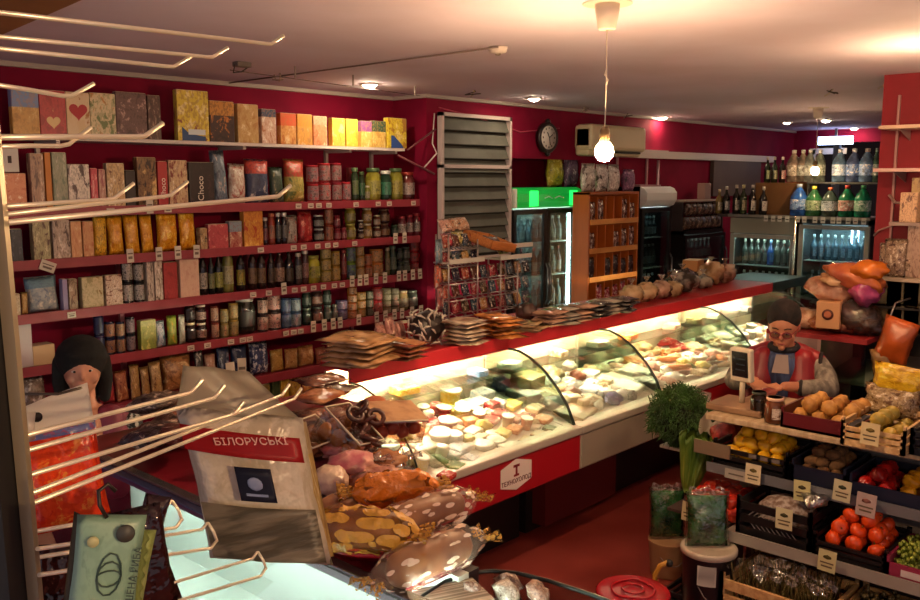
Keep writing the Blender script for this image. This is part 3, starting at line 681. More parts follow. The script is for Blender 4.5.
for z, l in TAGS.items():
    sh = NM[[Z1, Z2, Z3, Z4].index(z)+1]
    for i, (u, k) in enumerate(l):
        x = at(u, 250, y=5.24).x; p = at(u, 250, y=5.24)
        vv = {0: (.05, .035), 1: (.045, .085), 2: (.09, .06)}[k]
        o = ptag(x, z-.005+(.045 if k == 1 else 0), vv[0], vv[1], '', .4 if k == 2 else random.uniform(-.05, .05))
        tag(o, f'white price tag on {sh} rail, {ORD[len(l)-1-i]} of {len(l)} from wall corner', 'price tag', 'price tags on the shelf rails')
tn = lambda s, c='#b08850': q(c, '#6c4426', '#d8b888', seed=s, bump=.5, rough=.3)
fill('5', Z5, [
 ('bag', 22, 50, 376, q('#7c6c60', '#4c3830', '#c0b8b4', seed=100, bump=.6, rough=.2), 'shiny brown bag of dried goods'),
 ('bag', 100, 116, 368, q('#a03038', '#701c28', '#c87860', seed=101, bump=.5), 'red sweets bag'),
 ('bag', 117, 130, 372, q('#a86440', '#783020', '#d8b080', seed=102, bump=.5), 'brown and red pasta bag'),
 ('bag', 131, 141, 366, tn(103), 'slim tan pasta bag'),
 ('bag', 142, 151, 368, tn(104, '#a8804c'), 'slim tan pasta bag'),
 ('bag', 152, 164, 363, tn(105, '#b08c58'), 'slim tan pasta bag'),
 ('bag', 165, 196, 356, tn(106, '#a87444'), 'wide brown bag of bread rings'),
 ('bag', 197, 206, 352, q('#242024', '#181418', '#c8c4c0', seed=107, bump=.5), 'black bag with white print'),
 ('bag', 207, 218, 355, q('#b08470', '#8c5848', '#d8c0b0', seed=108, bump=.5), 'pinkish flour packet'),
 ('bag', 219, 232, 348, q('#1c2c54', '#141c38', '#8c98b0', seed=109, bump=.5), 'navy blue crisps bag'),
 ('bag', 233, 250, 347, q('#1c2c54', '#141c38', '#a8b0c4', seed=110, bump=.5), 'navy blue crisps bag'),
 ('bag', 252, 272, 344, q('#303c70', '#1c2448', '#d0d0dc', seed=111, bump=.5, lo=.46, scale=5), 'blue and white striped crisps bag'),
 ('bag', 273, 286, 351, q('#b89048', '#8c6424', '#d8c080', seed=112, bump=.5), 'mustard yellow biscuit packet'),
 ('bag', 287, 300, 350, q('#b48850', '#8c5c30', '#d8bc8c', seed=113, bump=.5), 'tan biscuit packet'),
 ('bag', 301, 317, 347, q('#b8844c', '#905c30', '#dcc094', seed=114, bump=.5), 'tan biscuit packet'),
 ('bag', 318, 329, 348, q('#a05840', '#783428', '#c89878', seed=115, bump=.5), 'reddish biscuit packet'),
 ('bag', 330, 345, 342, q('#b88448', '#8c5828', '#dcc088', seed=116, bump=.5), 'orange-brown biscuit packet'),
 ('bag', 346, 360, 342, q('#8c6448', '#5c3828', '#b89878', seed=117, bump=.5), 'dark brown biscuit packet'),
])
GROUPNAME['6'] = 'packs on the lowest red shelf'
fill('6', Z6, [
 ('box', 262, 270, 384, q('#8c7038', '#5c4824', '#b89850', seed=120), 'olive brown juice carton'),
 ('box', 272, 280, 380, q('#3c4c2c', '#1c2418', '#788048', seed=121), 'dark green juice carton'),
 ('box', 281, 289, 378, q('#c8a030', '#a07020', '#e0c860', seed=122), 'golden juice carton'),
 ('bag', 291, 304, 380, q('#b88c28', '#8c5c20', '#dcc058', seed=123, bump=.5), 'yellow bag of dried fruit'),
 ('bag', 305, 318, 382, q('#c87c34', '#a04c24', '#e0b060', seed=124, bump=.5), 'orange bag of dried fruit'),
])
for i, (u, v) in enumerate(((228, 362), (241, 358), (222, 372), (236, 372))):
    p = at(u, v, y=5.22)
    o = ptag(p.x, p.z, .07, .2, '', .1*(i % 2), y=5.20+.012*i, rotx=-.15); o['group'] = 'x'; del o['group']
    tag(o, 'long white paper card hanging below ' + ['the blue crisps bags', 'the striped crisps bag', 'the pinkish flour packet', 'the second navy crisps bag'][i], 'card', 'long paper cards hanging from the fifth shelf')
# ---------------------------------------------------------------- flat packs on the counter's red top
TOPZ = 1.252
def flat(w, l, d, m, sd): return MB().pillow(w, l, d, 8, 8, .08, sd=sd).mesh('flat_pack', m)
FP = {}
def stack(u, v, n, w, l, d, m, look, where, rz=0, z=TOPZ, seed=0, grp=None, name='flat_pack', cat='pack', jit=.025):
    key = (w, l, d, m.name)
    if key not in FP: FP[key] = flat(w, l, d*1.25, m, seed)
    p = at(u, v, z=z)
    for k in range(n):
        r = rz+random.uniform(-.18, .18); a = Vector((math.sin(r)*l/2, -math.cos(r)*l/2, 0))
        o = link(name, FP[key], None, (p.x-a.x+random.uniform(-jit, jit), p.y-a.y*0+l*.5+random.uniform(-jit, jit), z+d*.55+d*.92*k), (PI/2+random.uniform(-.03, .03), random.uniform(-.03, .03), r))
        pos = '' if n == 1 else (', lowest in stack' if k == 0 else ', top of stack' if k == n-1 else f', {ORD[k]} up in stack')
        tag(o, f'{look} {where}{pos}', cat, grp or 'bagged packs stacked along the red counter top')
fb = noisy('#c09468', '#8c6440', 7, .16, .8, coord='Object'); fb2 = noisy('#c08858', '#7c3c28', 9, .16, .8)
gry = noisy('#a89c8c', '#342c28', 8, .15, .9); org = noisy('#d89048', '#8c4c20', 9, .15, .9); pnk = noisy('#b89078', '#54342a', 8, .15, .9); drk = noisy('#3c3430', '#b0a498', 8, .12, .9, lo=.45, hi=.75); bge = noisy('#c0a078', '#7c5c3c', 8, .15, .9)
stack(362, 364, 6, .36, .30, .028, fb, 'flatbread in clear bag', 'beside the lowest counter corner', .3, seed=1)
stack(400, 358, 5, .20, .26, .022, fb2, 'thin reddish flatbread pack', 'next to the big flatbreads', .2, seed=2)
stack(462, 344, 6, .22, .22, .026, noisy('#7c5c44', '#c8b49c', 10, .3, .7), 'brown dried snack pack', 'before the wire rack', .15, seed=3)
stack(500, 337, 6, .22, .24, .025, org, 'orange dried fish pack', 'beside the brown snack packs', -.2, seed=4)
stack(530, 331, 3, .28, .2, .018, bge, 'beige dried fish pack', 'overlapping the orange packs', .5, seed=5)
ls = ['in front of the glass fridge', 'before the green fridge doors', 'below the green fridge edge', 'by the wooden rack corner', 'before the wooden rack', 'in the middle of the top board', 'past the wooden rack', 'near the black fridge']
for i, (u, v, m_, look) in enumerate(((548, 327, pnk, 'pinkish dried meat pack'), (563, 324, gry, 'grey dried fish pack'), (578, 321, pnk, 'brown snack pack in clear wrap'), (592, 318, drk, 'dark packet of dried fish'), (606, 315, gry, 'pale grey fish pack'), (620, 312, drk, 'black and white fish pack'))):
    stack(u, v, 4, .2, .2, .03, m_, look, ls[i], random.uniform(-.4, .4), seed=10+i)
for i, (u, v, m_, look, r, sq) in enumerate(((533, 322, noisy('#4c342c', '#2c1c18', 12, .3, .6), 'round dark bag of seeds', .075, .8), (640, 305, bge, 'round beige pastry bag', .10, .75), (655, 302, bge, 'beige bun bag', .10, .75), (669, 299, pnk, 'tan biscuit bag', .09, .8), (680, 297, bge, 'small beige bag', .08, .8), (695, 293, drk, 'large black and grey bag', .16, .6), (711, 289, gry, 'grey shiny bag', .10, .6), (721, 285, bge, 'beige bread bag', .13, .8), (734, 283, pnk, 'last pinkish bread bag', .12, .75))):
    p = at(u, v, z=TOPZ)
    o = put('snack_bag', MB().ball((0, 0, r*sq), r, 3, (1, .9, sq), .35, sd=i*2, freq=3), m_, None, loc=(p.x, min(p.y+r*.8, 3.93), TOPZ))
    put('knotted_top', MB().lathe([(.012, 0), (.008, .02), (.03, .05), (.036, .055)], 8, (0, 0, r*sq*1.9)), clear('#f4efe6', .3, .2), o)
    tag(o, look+' on the red counter top '+['beside fish packs', 'before the wooden rack', 'by the brown box', 'below the brown box', 'near the black fridge', 'between beige bags', 'beside the black bag', 'at the far end', 'at the very end'][i], 'bag', 'round bags along the red counter top')
p = at(668, 281, z=TOPZ); p.y = min(p.y+.0, 3.72); o = carton((p.x, p.y+.15, TOPZ+.12), .2, .10, .14, mat('#a87038', .6), .2); tag(o, 'small brown box on the counter bags near the black fridge', 'box')
tag(put('snack_bag', MB().ball((0, 0, .06), .09, 2, (1.2, 1, .66), .2), bge, None, loc=(p.x, p.y+.15, TOPZ)), 'flat beige bag under the small brown box', 'bag', 'round bags along the red counter top')
# strings of small dried fish, nut bags and a red box
for i, (u, v, h) in enumerate(((397, 350, .14), (407, 349, .17), (416, 346, .13))):
    p = at(u, v, z=TOPZ); o = bag((p.x, p.y+.12, TOPZ), .09, h, .06, q('#a87468', '#6c3c34', '#dcc0a8', seed=130+i, bump=.6), sd=i+.5, rot=(-.15, 0, .3))
    tag(o, ['pinkish nut bag beside thin flatbreads', 'tallest pinkish nut bag below the red box', 'pinkish nut bag beside the dark fish bundle'][i]+' on the red counter top', 'bag')
p = at(429, 351, z=TOPZ)
o = put('fish_bundle', MB().ball((0, 0, .1), .10, 2, (1.1, .8, 1), .3, sd=4), mat('#241a18', .4), None, loc=(p.x+.12, p.y+.14, TOPZ))
tag(o, 'dark bundle of small pale dried fish twists on the counter top', 'fish bundle')
fm = MB()
for i in range(80):
    a = random.uniform(0, 2*PI); z = random.uniform(.01, .2); r = .11*math.sqrt(max(.05, 1-((z-.1)/.12)**2))
    c = Vector((math.cos(a)*r*1.1, math.sin(a)*r*.85, z)); d = Vector((random.uniform(-1, 1), random.uniform(-1, 1), random.uniform(-1.5, 1.5))).normalized()*.03
    fm.tube([c-d, c+Vector((0, 0, .006)), c+d], [.003, .0075, .003], 5)
put('dried_fish', fm, mat('#b8aca0', .5), o)['kind'] = 'stuff'
p = at(408, 322, y=4.3)
o = carton((at(404, 330, y=5.1).x, 5.08, Z5), .22, .26, .12, mat('#b81c2c', .4)); tag(o, 'bright red box beside the last jars below the fourth shelf', 'box')
o = carton((at(378, 334, y=5.1).x, 5.1, Z5), .13, .18, .1, mat('#b84c34', .4)); tag(o, 'small orange red box below the fourth red shelf', 'box')
t = thing('goods_table', 'dark low table between shelf end and counter', 'table', loc=(4.95, 5.05, 0))
put('table_top', MB().box(-.35, .35, -.15, .18, .77, .797), mat('#2c1618', .6), t)
for sx in (-.32, .32):
    for sy in (-.12, .15): put('leg', MB().box(sx-.02, sx+.02, sy-.02, sy+.02, 0, .77), mat('#2c1618', .6), t)
# ---------------------------------------------------------------- wire rack on the counter
RY = 3.93
rx = lambda u: at(u, 280, y=RY).x
rz_ = lambda u, v: at(u, v, y=RY).z
t = thing('wire_rack', 'silver wire rack of hanging snack packets on the counter top', 'rack', loc=(rx(443), RY, TOPZ))
X0 = rx(443); cols_ = [rx(443)-X0, rx(472)-X0, rx(495)-X0, rx(512)-X0]
for k, c in enumerate(cols_):
    hgt = [.60, .56, .42, .38][k]
    for yy in (-.05, .06): put('upright', MB().cyl((c, yy, 0), (c, yy, hgt), .006, 6), mat('#a89c98', .35, .7), t)
for k in range(5):
    m_ = MB()
    z = .06+.11*k; xe = cols_[3] if k < 3 else cols_[1]
    m_.tube([(0, -.05, z), (xe, -.05, z), (xe, .06, z), (0, .06, z)], .004, 6, closed=True)
    for j in range(9): m_.tube([(xe*j/8, -.05, z), (xe*j/8+.02, .06, z+.03)], .0025, 5)
    put('wire_tier', m_, mat('#b0a4a0', .3, .8), t)
pc = ['#2c3848', '#8c2c34', '#54402c', '#384c5c', '#9c7040', '#281c20', '#7c2428', '#4c5c64', '#a88048', '#302c3c', '#a04430', '#5c3428']
i = 0
for r in range(5):
    z = .075+.11*r
    for c in range(10 if r < 3 else 4):
        x = .04+c*.092
        o = bag((X0+x, RY+.0, TOPZ+z), .085, .085, .03, q(pc[i % 12], '#%02x%02x%02x' % tuple(int(int(pc[i % 12][j:j+2], 16)*.5) for j in (1, 3, 5)), '#c0b0a4', seed=140+i % 12, bump=.7, rough=.25, scale=4), sd=i % 6, rot=(-.25, 0, .15), seal=False, name='snack_packet')
        cn = ['slate', 'crimson', 'brown', 'steel blue', 'tan', 'black', 'dark red', 'grey', 'ochre', 'indigo', 'rust', 'maroon'][i % 12]
        tag(o, f'{cn} snack packet on {ORD[r]} tier of the wire rack, {ORD[c]} along', 'packet', 'snack packets in the wire rack'); i += 1
for k, (x, z, c, l) in enumerate(((-.06, .42, '#6c8494', 'pale blue packet hung on the wire rack side'), (-.07, .26, '#c05c38', 'orange packet hung low on the wire rack side'), (-.05, .12, '#a05048', 'rust packet hung at the wire rack foot'))):
    o = bag((X0+x, RY-.02, TOPZ+z), .09, .15, .03, q(c, '#3c4c58', '#c8b8b0', seed=160+k, bump=.7), sd=k, rot=(0, 0, .3), name='snack_packet'); tag(o, l, 'packet', 'snack packets in the wire rack')
o = put('seed_tray', MB().box(-.17, .17, -.12, .12, 0, .012).box(-.17, .17, -.12, -.11, 0, .06).box(-.17, .17, .11, .12, 0, .06).box(-.17, -.16, -.12, .12, 0, .06).box(.16, .17, -.12, .12, 0, .06), noisy('#b8743c', '#a4622c', 12, .6, .1, stretch=(1, 8, 8)), None, loc=(rx(488), RY, rz_(488, 246)+.005), rot=(.3, .14, .2))
tag(o, 'tilted orange wooden tray of dark seeds on the wire rack', 'tray')
put('dark_seeds', MB().ball((0, 0, .02), .13, 3, (.9, .6, .28), .5, freq=6), noisy('#2c1410', '#5c2c1c', 40, .6, .6), o)['kind'] = 'stuff'
for k, (u, v, l) in enumerate(((508, 247, 'upper pale acrylic ledge beside the seed tray'), (507, 258, 'lower pale acrylic ledge holding a green packet'), (458, 262, 'white metal ledge holding a silver packet'))):
    o = put('clear_ledge', MB().box(-.17, .17, -.06, .08, 0, .008).box(-.17, .17, -.065, -.06, 0, .03), mat('#b8b4ac', .3), None, loc=(rx(u), RY-.02, rz_(u, v))); tag(o, l+' of the rack', 'ledge', 'pale ledges of the wire rack')
for k, (u, v, c, l) in enumerate(((505, 254, '#8c9040', 'green yellow packet'), (459, 254, '#3c4c68', 'dark blue tube packet'), (452, 246, '#a83444', 'crimson packet'), (463, 244, '#a89440', 'yellow-green packet'), (449, 232, '#c09080', 'pinkish nuts packet'), (458, 231, '#a87c60', 'brown nuts packet'), (466, 230, '#b88c70', 'tan nuts packet'), (498, 249, '#30344c', 'indigo packet'))):
    o = bag((rx(u), RY+.01, rz_(u, v)+.0), .12, .09, .05, q(c, '#2c2420', '#d0c8b8', seed=170+k, bump=.6), sd=k+.3, rot=(-.5, 0, .1), name='snack_packet'); tag(o, l+' lying at the top of the wire rack', 'packet', 'snack packets in the wire rack')
# ---------------------------------------------------------------- goods inside the display counters
def deck(u, v):
    z = .8
    for _ in range(4):
        p = at(u, v, z=z); z = .757+max(0, min(.64, p.y-2.96))*.164
    return Vector((p.x, p.y, z+.001))
DM = {}
def dmesh(kind, w, d, h, m, sd=0):
    k = (kind, round(w, 2), round(d, 2), round(h, 3), m.name, sd)
    if k in DM: return DM[k]
    b = MB()
    if kind == 'pack': b.box(-w/2, w/2, -d/2, d/2, 0, h, bev=min(h*.3, .01))
    elif kind == 'soft': b.ball((0, 0, h*.42), 1, 3, (w*.55, d*.55, h*.55), .42, sd=sd); [setattr(f, 'smooth', sd % 2 == 0) for f in b.bm.faces]
    elif kind == 'tub': b.lathe([(w*.40, 0), (w*.42, h*.05), (w*.49, h*.85), (w*.52, h*.86), (w*.52, h*.95), (w*.46, h)], 16)
    elif kind == 'disc': b.lathe([(w*.44, 0), (w*.5, h*.2), (w*.5, h*.8), (w*.42, h)], 18)
    elif kind == 'wedge': b.prism([(-w/2, -d/2, 0), (w/2, -d/2, 0), (0, d/2, 0)], (0, 0, h))
    elif kind == 'roll': b.tube([(-w/2, 0, h/2), (-w*.46, 0, h/2), (-w*.2, .006, h/2), (w*.2, -.006, h/2), (w*.46, 0, h/2), (w/2, 0, h/2)], [h*.12, h*.4, h*.5, h*.5, h*.4, h*.12], 10)
    elif kind == 'bunch':
        for i in range(5): b.tube([(-w/2, (i-2)*d*.2, h*.3), (-w*.2, (i-2)*d*.22, h*.5), (w*.2, (i-2)*d*.2, h*.5), (w/2, (i-2)*d*.15, h*.3)], [h*.12, h*.3, h*.3, h*.12], 8)
    DM[k] = b.mesh('goods', m); return DM[k]
KN = {'pack': ('food_pack', 'pack'), 'soft': ('food_bag', 'bag'), 'tub': ('food_tub', 'tub'), 'disc': ('cheese_disc', 'cheese'), 'wedge': ('cheese_wedge', 'cheese'), 'roll': ('sausage', 'sausage'), 'bunch': ('sausage_bunch', 'sausages')}
PLACED = []
fw = noisy('#f4eee0', '#dcd4c0', 14, .2, .3, lo=.35, hi=.7); fwb = q('#dcdcd8', '#8ca0b8', '#ece8e0', seed=301, lo=.55)
fy = q('#d8b830', '#e0d090', '#e8dca0', seed=302); fr_ = q('#a82820', '#802018', '#d8a090', seed=303, rough=.25); fo = q('#cc7830', '#b05c20', '#e8c090', seed=304)
fbg = noisy('#d0b88c', '#b08c60', 12, .35, .3); fpk = noisy('#c88c78', '#e0b8a0', 12, .3, .3); fbr = noisy('#7c4830', '#5c3020', 12, .35, .4)
fgn = q('#5c7c38', '#38542c', '#b0b888', seed=305); fbl = q('#28408c', '#1c2c68', '#8c9cd0', seed=306, bump=.5); flb = q('#6c94b8', '#4c74a0', '#d0d8dc', seed=307, bump=.4); fgr = noisy('#90948c', '#5c6460', 10, .3, .3); fsp = noisy('#b89858', '#e4dcc4', 30, .4, .4)
FMAP = dict(w=fw, wb=fwb, y=fy, r=fr_, o=fo, b=fbg, p=fpk, n=fbr, g=fgn, bl=fbl, lb=flb, gr=fgr, sp=fsp)
FNAME = dict(w='white', wb='white and blue', y='yellow', r='red', o='orange', b='beige', p='pink', n='brown', g='green', bl='dark blue', lb='pale blue', gr='grey', sp='speckled golden')
GC = lambda x: 'the cheese counter' if x < 4.14 else 'the grey-fronted counter' if x < 5.15 else 'the meat counter' if x < 6.62 else 'the fish counter' if x < 8.02 else 'the end counter'
SPEC = []
def good(kind, u, v, w, d, h, c, look, rz=0, lift=0, sd=0, p=None, dz=0):
    p = p or deck(u, v)
    o = link(KN[kind][0], dmesh(kind, w, d, h, FMAP[c], sd), None, (p.x, p.y, p.z+lift), (.16, 0, rz))
    if kind == 'tub':
        k = ('lid', w, h)
        if k not in DM: DM[k] = MB().lathe([(w*.535, h*.95), (w*.535, h*1.0), (w*.48, h*1.04)], 16).mesh('lid', fw)
        link('lid', DM[k], o)
    PLACED.append((p.x, p.y, max(w, d)*.42)); SPEC.append((o, look, KN[kind][1], GC(p.x))); return o
for a in [
 ('pack', 420, 404, .17, .12, .05, 'wb', 'large white carton pack at the counter rear', .2), ('pack', 428, 396, .15, .1, .09, 'w', 'white butter pack behind others', .1),
 ('tub', 449, 404, .13, .13, .10, 'y', 'big yellow tub with white lid', 0), ('tub', 463, 395, .13, .13, .10, 'w', 'large white tub behind the yellow one', 0), ('tub', 464, 416, .12, .12, .07, 'y', 'pale yellow tub before the white one', 0),
 ('soft', 481, 384, .16, .14, .13, 'lb', 'light blue milk bag', 0), ('soft', 494, 380, .13, .13, .14, 'bl', 'dark blue shiny bag beside the light blue one', 0), ('soft', 501, 390, .11, .11, .10, 'bl', 'small dark blue shiny bag', 0),
 ('pack', 482, 399, .14, .1, .06, 'wb', 'white box with blue lines under the blue bags', .1), ('pack', 478, 407, .15, .1, .05, 'wb', 'lower white and blue box', .1),
 ('soft', 436, 426, .11, .1, .04, 'r', 'round cut of red sausage', 0), ('pack', 490, 424, .14, .08, .035, 'r', 'red salami pack', .4), ('pack', 498, 416, .13, .08, .035, 'r', 'dark red salami pack', .4), ('pack', 513, 422, .14, .09, .035, 'r', 'bright red ham pack', .4), ('pack', 526, 421, .12, .09, .035, 'r', 'red and white ham pack', .4),
 ('pack', 511, 407, .16, .1, .03, 'y', 'yellow cheese slice pack', .3), ('pack', 514, 432, .12, .08, .03, 'o', 'orange cheese pack', .4), ('pack', 503, 436, .12, .08, .03, 'y', 'amber cheese pack', .4), ('pack', 535, 411, .14, .09, .03, 'b', 'tan sliced meat pack', .3), ('pack', 543, 422, .12, .09, .03, 'o', 'brown-orange sliced pack', .3),
 ('pack', 526, 442, .12, .07, .02, 'b', 'thin beige slice pack at the rail', .4), ('pack', 538, 436, .12, .07, .02, 'b', 'thin beige slice pack near the green one', .4), ('pack', 549, 431, .09, .07, .025, 'g', 'green labelled pack at the counter corner', .4),
 ('disc', 483, 448, .13, .13, .03, 'w', 'white round cheese near the rail', 0), ('disc', 496, 444, .12, .12, .03, 'w', 'middle white round cheese', 0), ('disc', 508, 449, .12, .12, .025, 'w', 'white round cheese beside beige slices', 0),
 ('pack', 472, 434, .15, .08, .03, 'w', 'long white cheese block', .3), ('pack', 477, 441, .15, .07, .025, 'b', 'cream cheese block', .3), ('pack', 427, 449, .15, .12, .04, 'w', 'large white block by the glass side', .2), ('pack', 458, 452, .14, .1, .035, 'wb', 'white pack at the front', .2),
 ('pack', 455, 470, .11, .08, .03, 'g', 'green and white tray', .3), ('pack', 470, 462, .10, .08, .03, 'wb', 'white blue tray beside the green one', .3), ('pack', 446, 479, .10, .07, .03, 'r', 'small red tray at the rail', .3), ('soft', 437, 466, .1, .1, .05, 'g', 'dark green leafy bunch', 0), ('tub', 441, 438, .10, .1, .05, 'y', 'small yellow tub', 0),
 ('pack', 526, 391, .20, .16, .12, 'b', 'large beige carton', .15), ('soft', 545, 398, .18, .16, .06, 'sp', 'pile of golden speckled packets', 0), ('soft', 556, 405, .16, .14, .05, 'gr', 'greyish clear packet', 0),
 ('soft', 549, 361, .12, .1, .10, 'bl', 'violet blue shiny bow', 0), ('soft', 563, 369, .18, .16, .08, 'w', 'pile of white packets', 0), ('soft', 549, 378, .2, .16, .09, 'sp', 'golden dried fish heap', 0), ('soft', 577, 380, .14, .1, .07, 'n', 'brown smoked fish', .3), ('soft', 572, 396, .14, .1, .06, 'n', 'second brown smoked fish', .3),
 ('bunch', 598, 357, .10, .16, .20, 'p', 'upright pink ribbed bunch', 0), ('pack', 613, 381, .26, .2, .03, 'w', 'flat white paper pack', .3), ('pack', 636, 374, .28, .2, .04, 'w', 'big white flat box', .3), ('pack', 628, 391, .28, .18, .05, 'w', 'white-topped frozen box', .3), ('soft', 596, 371, .22, .16, .06, 'b', 'creamy chicken pieces', .3),
 ('pack', 590, 394, .18, .12, .05, 'wb', 'white box with blue print', .3), ('soft', 613, 403, .16, .1, .07, 'bl', 'blue and white dotted bag', .3), ('soft', 592, 404, .18, .12, .06, 'sp', 'golden crumb packet', .3), ('pack', 648, 388, .16, .12, .06, 'gr', 'blue-grey box by the dividing glass', .3), ('pack', 575, 414, .3, .2, .03, 'b', 'pale flat tray', .3),
 ('roll', 665, 362, .22, .05, .05, 'o', 'orange smoked sausage', -.5), ('roll', 677, 371, .24, .05, .05, 'o', 'long orange sausage at the rail', -.5), ('soft', 683, 366, .12, .09, .06, 'y', 'yellow pepper salad heap', 0), ('bunch', 667, 345, .22, .12, .06, 'r', 'red thin sausages', -.5), ('bunch', 683, 349, .22, .1, .05, 'r', 'reddish hunting sausages', -.5),
 ('soft', 640, 351, .2, .16, .08, 'b', 'beige heap of meat', 0), ('soft', 655, 342, .2, .16, .08, 'b', 'pale heap of meat at the rear', 0), ('soft', 634, 364, .18, .14, .06, 'o', 'orange-beige cutlets', 0), ('soft', 674, 380, .2, .12, .05, 'w', 'white paper bag at the rail', 0), ('soft', 652, 371, .16, .12, .07, 'p', 'pink meat rolls', 0),
 ('soft', 690, 370, .08, .07, .05, 'g', 'green salad dot', 0), ('soft', 703, 368, .14, .1, .05, 'y', 'yellow-green vegetable salad', 0), ('soft', 713, 357, .18, .12, .06, 'p', 'pink marinated meat', 0), ('soft', 723, 340, .22, .18, .07, 'w', 'large white fish heap', 0), ('soft', 708, 333, .2, .16, .07, 'w', 'white fish heap at the rear', 0), ('soft', 735, 333, .2, .16, .07, 'gr', 'grey green fish', 0), ('tub', 724, 328, .2, .2, .20, 'w', 'large white bucket tub', 0), ('soft', 695, 350, .2, .16, .06, 'b', 'cream fillets', 0), ('soft', 728, 358, .16, .12, .05, 'p', 'pale pink fillets', 0),
]: good(a[0], a[1], a[2], a[3], a[4], a[5], a[6], a[7], a[8])
PAL = [(2.93, 4.08, ['w', 'w', 'wb', 'w', 'y', 'b', 'w', 'r', 'o'], ['pack', 'pack', 'tub', 'disc', 'soft']), (4.22, 5.08, ['w', 'b', 'sp', 'gr', 'wb'], ['soft', 'pack', 'soft']), (5.22, 6.55, ['b', 'w', 'o', 'p', 'b', 'w', 'n'], ['soft', 'roll', 'soft', 'bunch', 'soft']), (6.68, 7.95, ['w', 'gr', 'b', 'w', 'p'], ['soft', 'soft', 'tub', 'roll']), (8.08, 8.75, ['gr', 'g', 'gr'], ['soft', 'soft'])]
for x0, x1, cs, ks in PAL:
    for i in range(420):
        x = random.uniform(x0+.05, x1-.05); y = random.uniform(3.02, 3.52); w_ = random.choice([.07, .09, .11, .13])
        if any((x-a)**2+(y-b)**2 < (r+w_*.42)**2*.62 for a, b, r in PLACED): continue
        c = random.choice(cs); kd = random.choice(ks); h = random.choice([.03, .05, .06]) if kd != 'tub' else .07
        if kd == 'roll': w_ = .2; h = .045
        z = .757+(y-2.96)*.164
        good(kd, 0, 0, w_, w_*.8 if kd not in ('tub', 'disc') else w_, h, c, FNAME[c]+' '+{'pack': 'food pack', 'soft': 'wrapped portion', 'tub': 'food tub', 'disc': 'round cheese', 'roll': 'sausage', 'bunch': 'bunch of sausages'}[kd], random.uniform(-.5, .5), p=Vector((x, y, z+.001)), sd=i % 5)
        o_, l_, c_2, g_2 = SPEC[-1]; SPEC[-1] = (o_, l_, c_2, g_2+(', front rail' if y < 3.16 else ', mid deck' if y < 3.34 else ', rear')+(' near end' if x < x0+(x1-x0)/3 else ' middle' if x < x0+(x1-x0)*2/3 else ' far end'))
for o, look, cat, gc in SPEC: tag(o, look+' inside '+gc, cat, 'food laid out inside '+gc.split(',')[0])

k = 0
for x0, x1, cs in ((2.95, 4.08, ['w', 'y', 'lb', 'b', 'wb', 'p']), (4.22, 5.08, ['w', 'sp', 'b']), (5.22, 6.55, ['b', 'w', 'o', 'p']), (6.68, 7.80, ['w', 'gr', 'b'])):
    x = x0
    while x < x1:
        w_ = random.choice([.09, .12, .15]); c = cs[k % len(cs)]; k += 1
        o = link('food_pack', dmesh('pack', w_, .11, .045, FMAP[c]), None, (x+w_/2, 3.53, 1.0085), (0, 0, random.uniform(-.2, .2))); tag(o, FNAME[c]+' pack on the inner glass shelf of '+GC(x), 'pack', 'packs on the inner shelf of '+GC(x)); x += w_+random.choice([.25, .4, .5])
# ================================================================ right-hand wall
t = thing('louvred_vent', 'tall grey louvred window vent in white frame on crimson wall', 'vent', loc=(5.85, 5.2, 1.5))
fr = mat('#b8a8a4', .5)
put('frame', MB().box(-.46, -.43, -.02, .03, 0, 1.26).box(.43, .46, -.02, .03, 0, 1.26).box(-.46, .46, -.02, .03, 1.23, 1.26).box(-.46, .46, -.02, .03, .80, .83).box(-.46, .46, -.02, .03, 0, .03), fr, t)
sl = MB()
for k in range(10):
    z = .06+.118*k
    if abs(z-.815) < .03: continue
    sl.prism([(-.43, -.012, z), (-.43, .03, z+.10), (-.43, .034, z+.10), (-.43, -.008, z-.004)], (.86, 0, 0))
put('slats', sl, noisy('#5c5c54', '#4e4e46', 3, .65, 0), t)
put('backing', MB().box(-.45, .45, .035, .045, .01, 1.25), mat('#23221e', .8), t)
t = thing('wall_clock', 'oval-looking black ornate wall clock with white face', 'clock', loc=(6.87, 5.21, 2.60))
put('rim', MB().lathe([(.14, -.03), (.15, .01), (.135, .035), (.115, .02)], 28, axis=(0, -1, 0)).ball((0, -.01, .15), .03, 1).ball((0, -.01, -.15), .03, 1), mat('#1a0c0e', .4), t)
fc = put('clock_face', MB().lathe([(0, .018), (.112, .018), (.112, .024), (0, .025)], 28, axis=(0, -1, 0)), mat('#cfc8c0', .5), t)
mk = MB()
for k in range(12):
    a = k*PI/6; mk.box(math.sin(a)*.09-.006, math.sin(a)*.09+.006, -.026, -.023, math.cos(a)*.09-.009, math.cos(a)*.09+.009)
put('hour_marks', mk, mat('#2a2226', .5), fc)
put('hands', MB().tube([(-.03, -.03, .05), (0, -.03, 0), (.015, -.03, -.07)], .005, 5).tube([(0, -.03, 0), (.05, -.03, .03)], .005, 5), mat('#2a2226', .5), t)
tag(put('wall_cable', MB().tube([(5.42, 5.24, 2.80), (5.9, 5.235, 2.74), (6.5, 5.235, 2.64), (7.1, 5.235, 2.70)], .006, 6), mat('#b04058', .6)), 'painted cable sagging across crimson wall from vent to air conditioner', 'cable')
tag(put('power_cord', MB().tube([(5.36, 5.235, 2.75), (5.33, 5.23, 2.5), (5.35, 5.2, 2.42), (5.2, 5.2, 2.30)], .006, 6), mat('#c8b8b4', .6)), 'pale cord hanging at the wall corner beside the vent', 'cord')
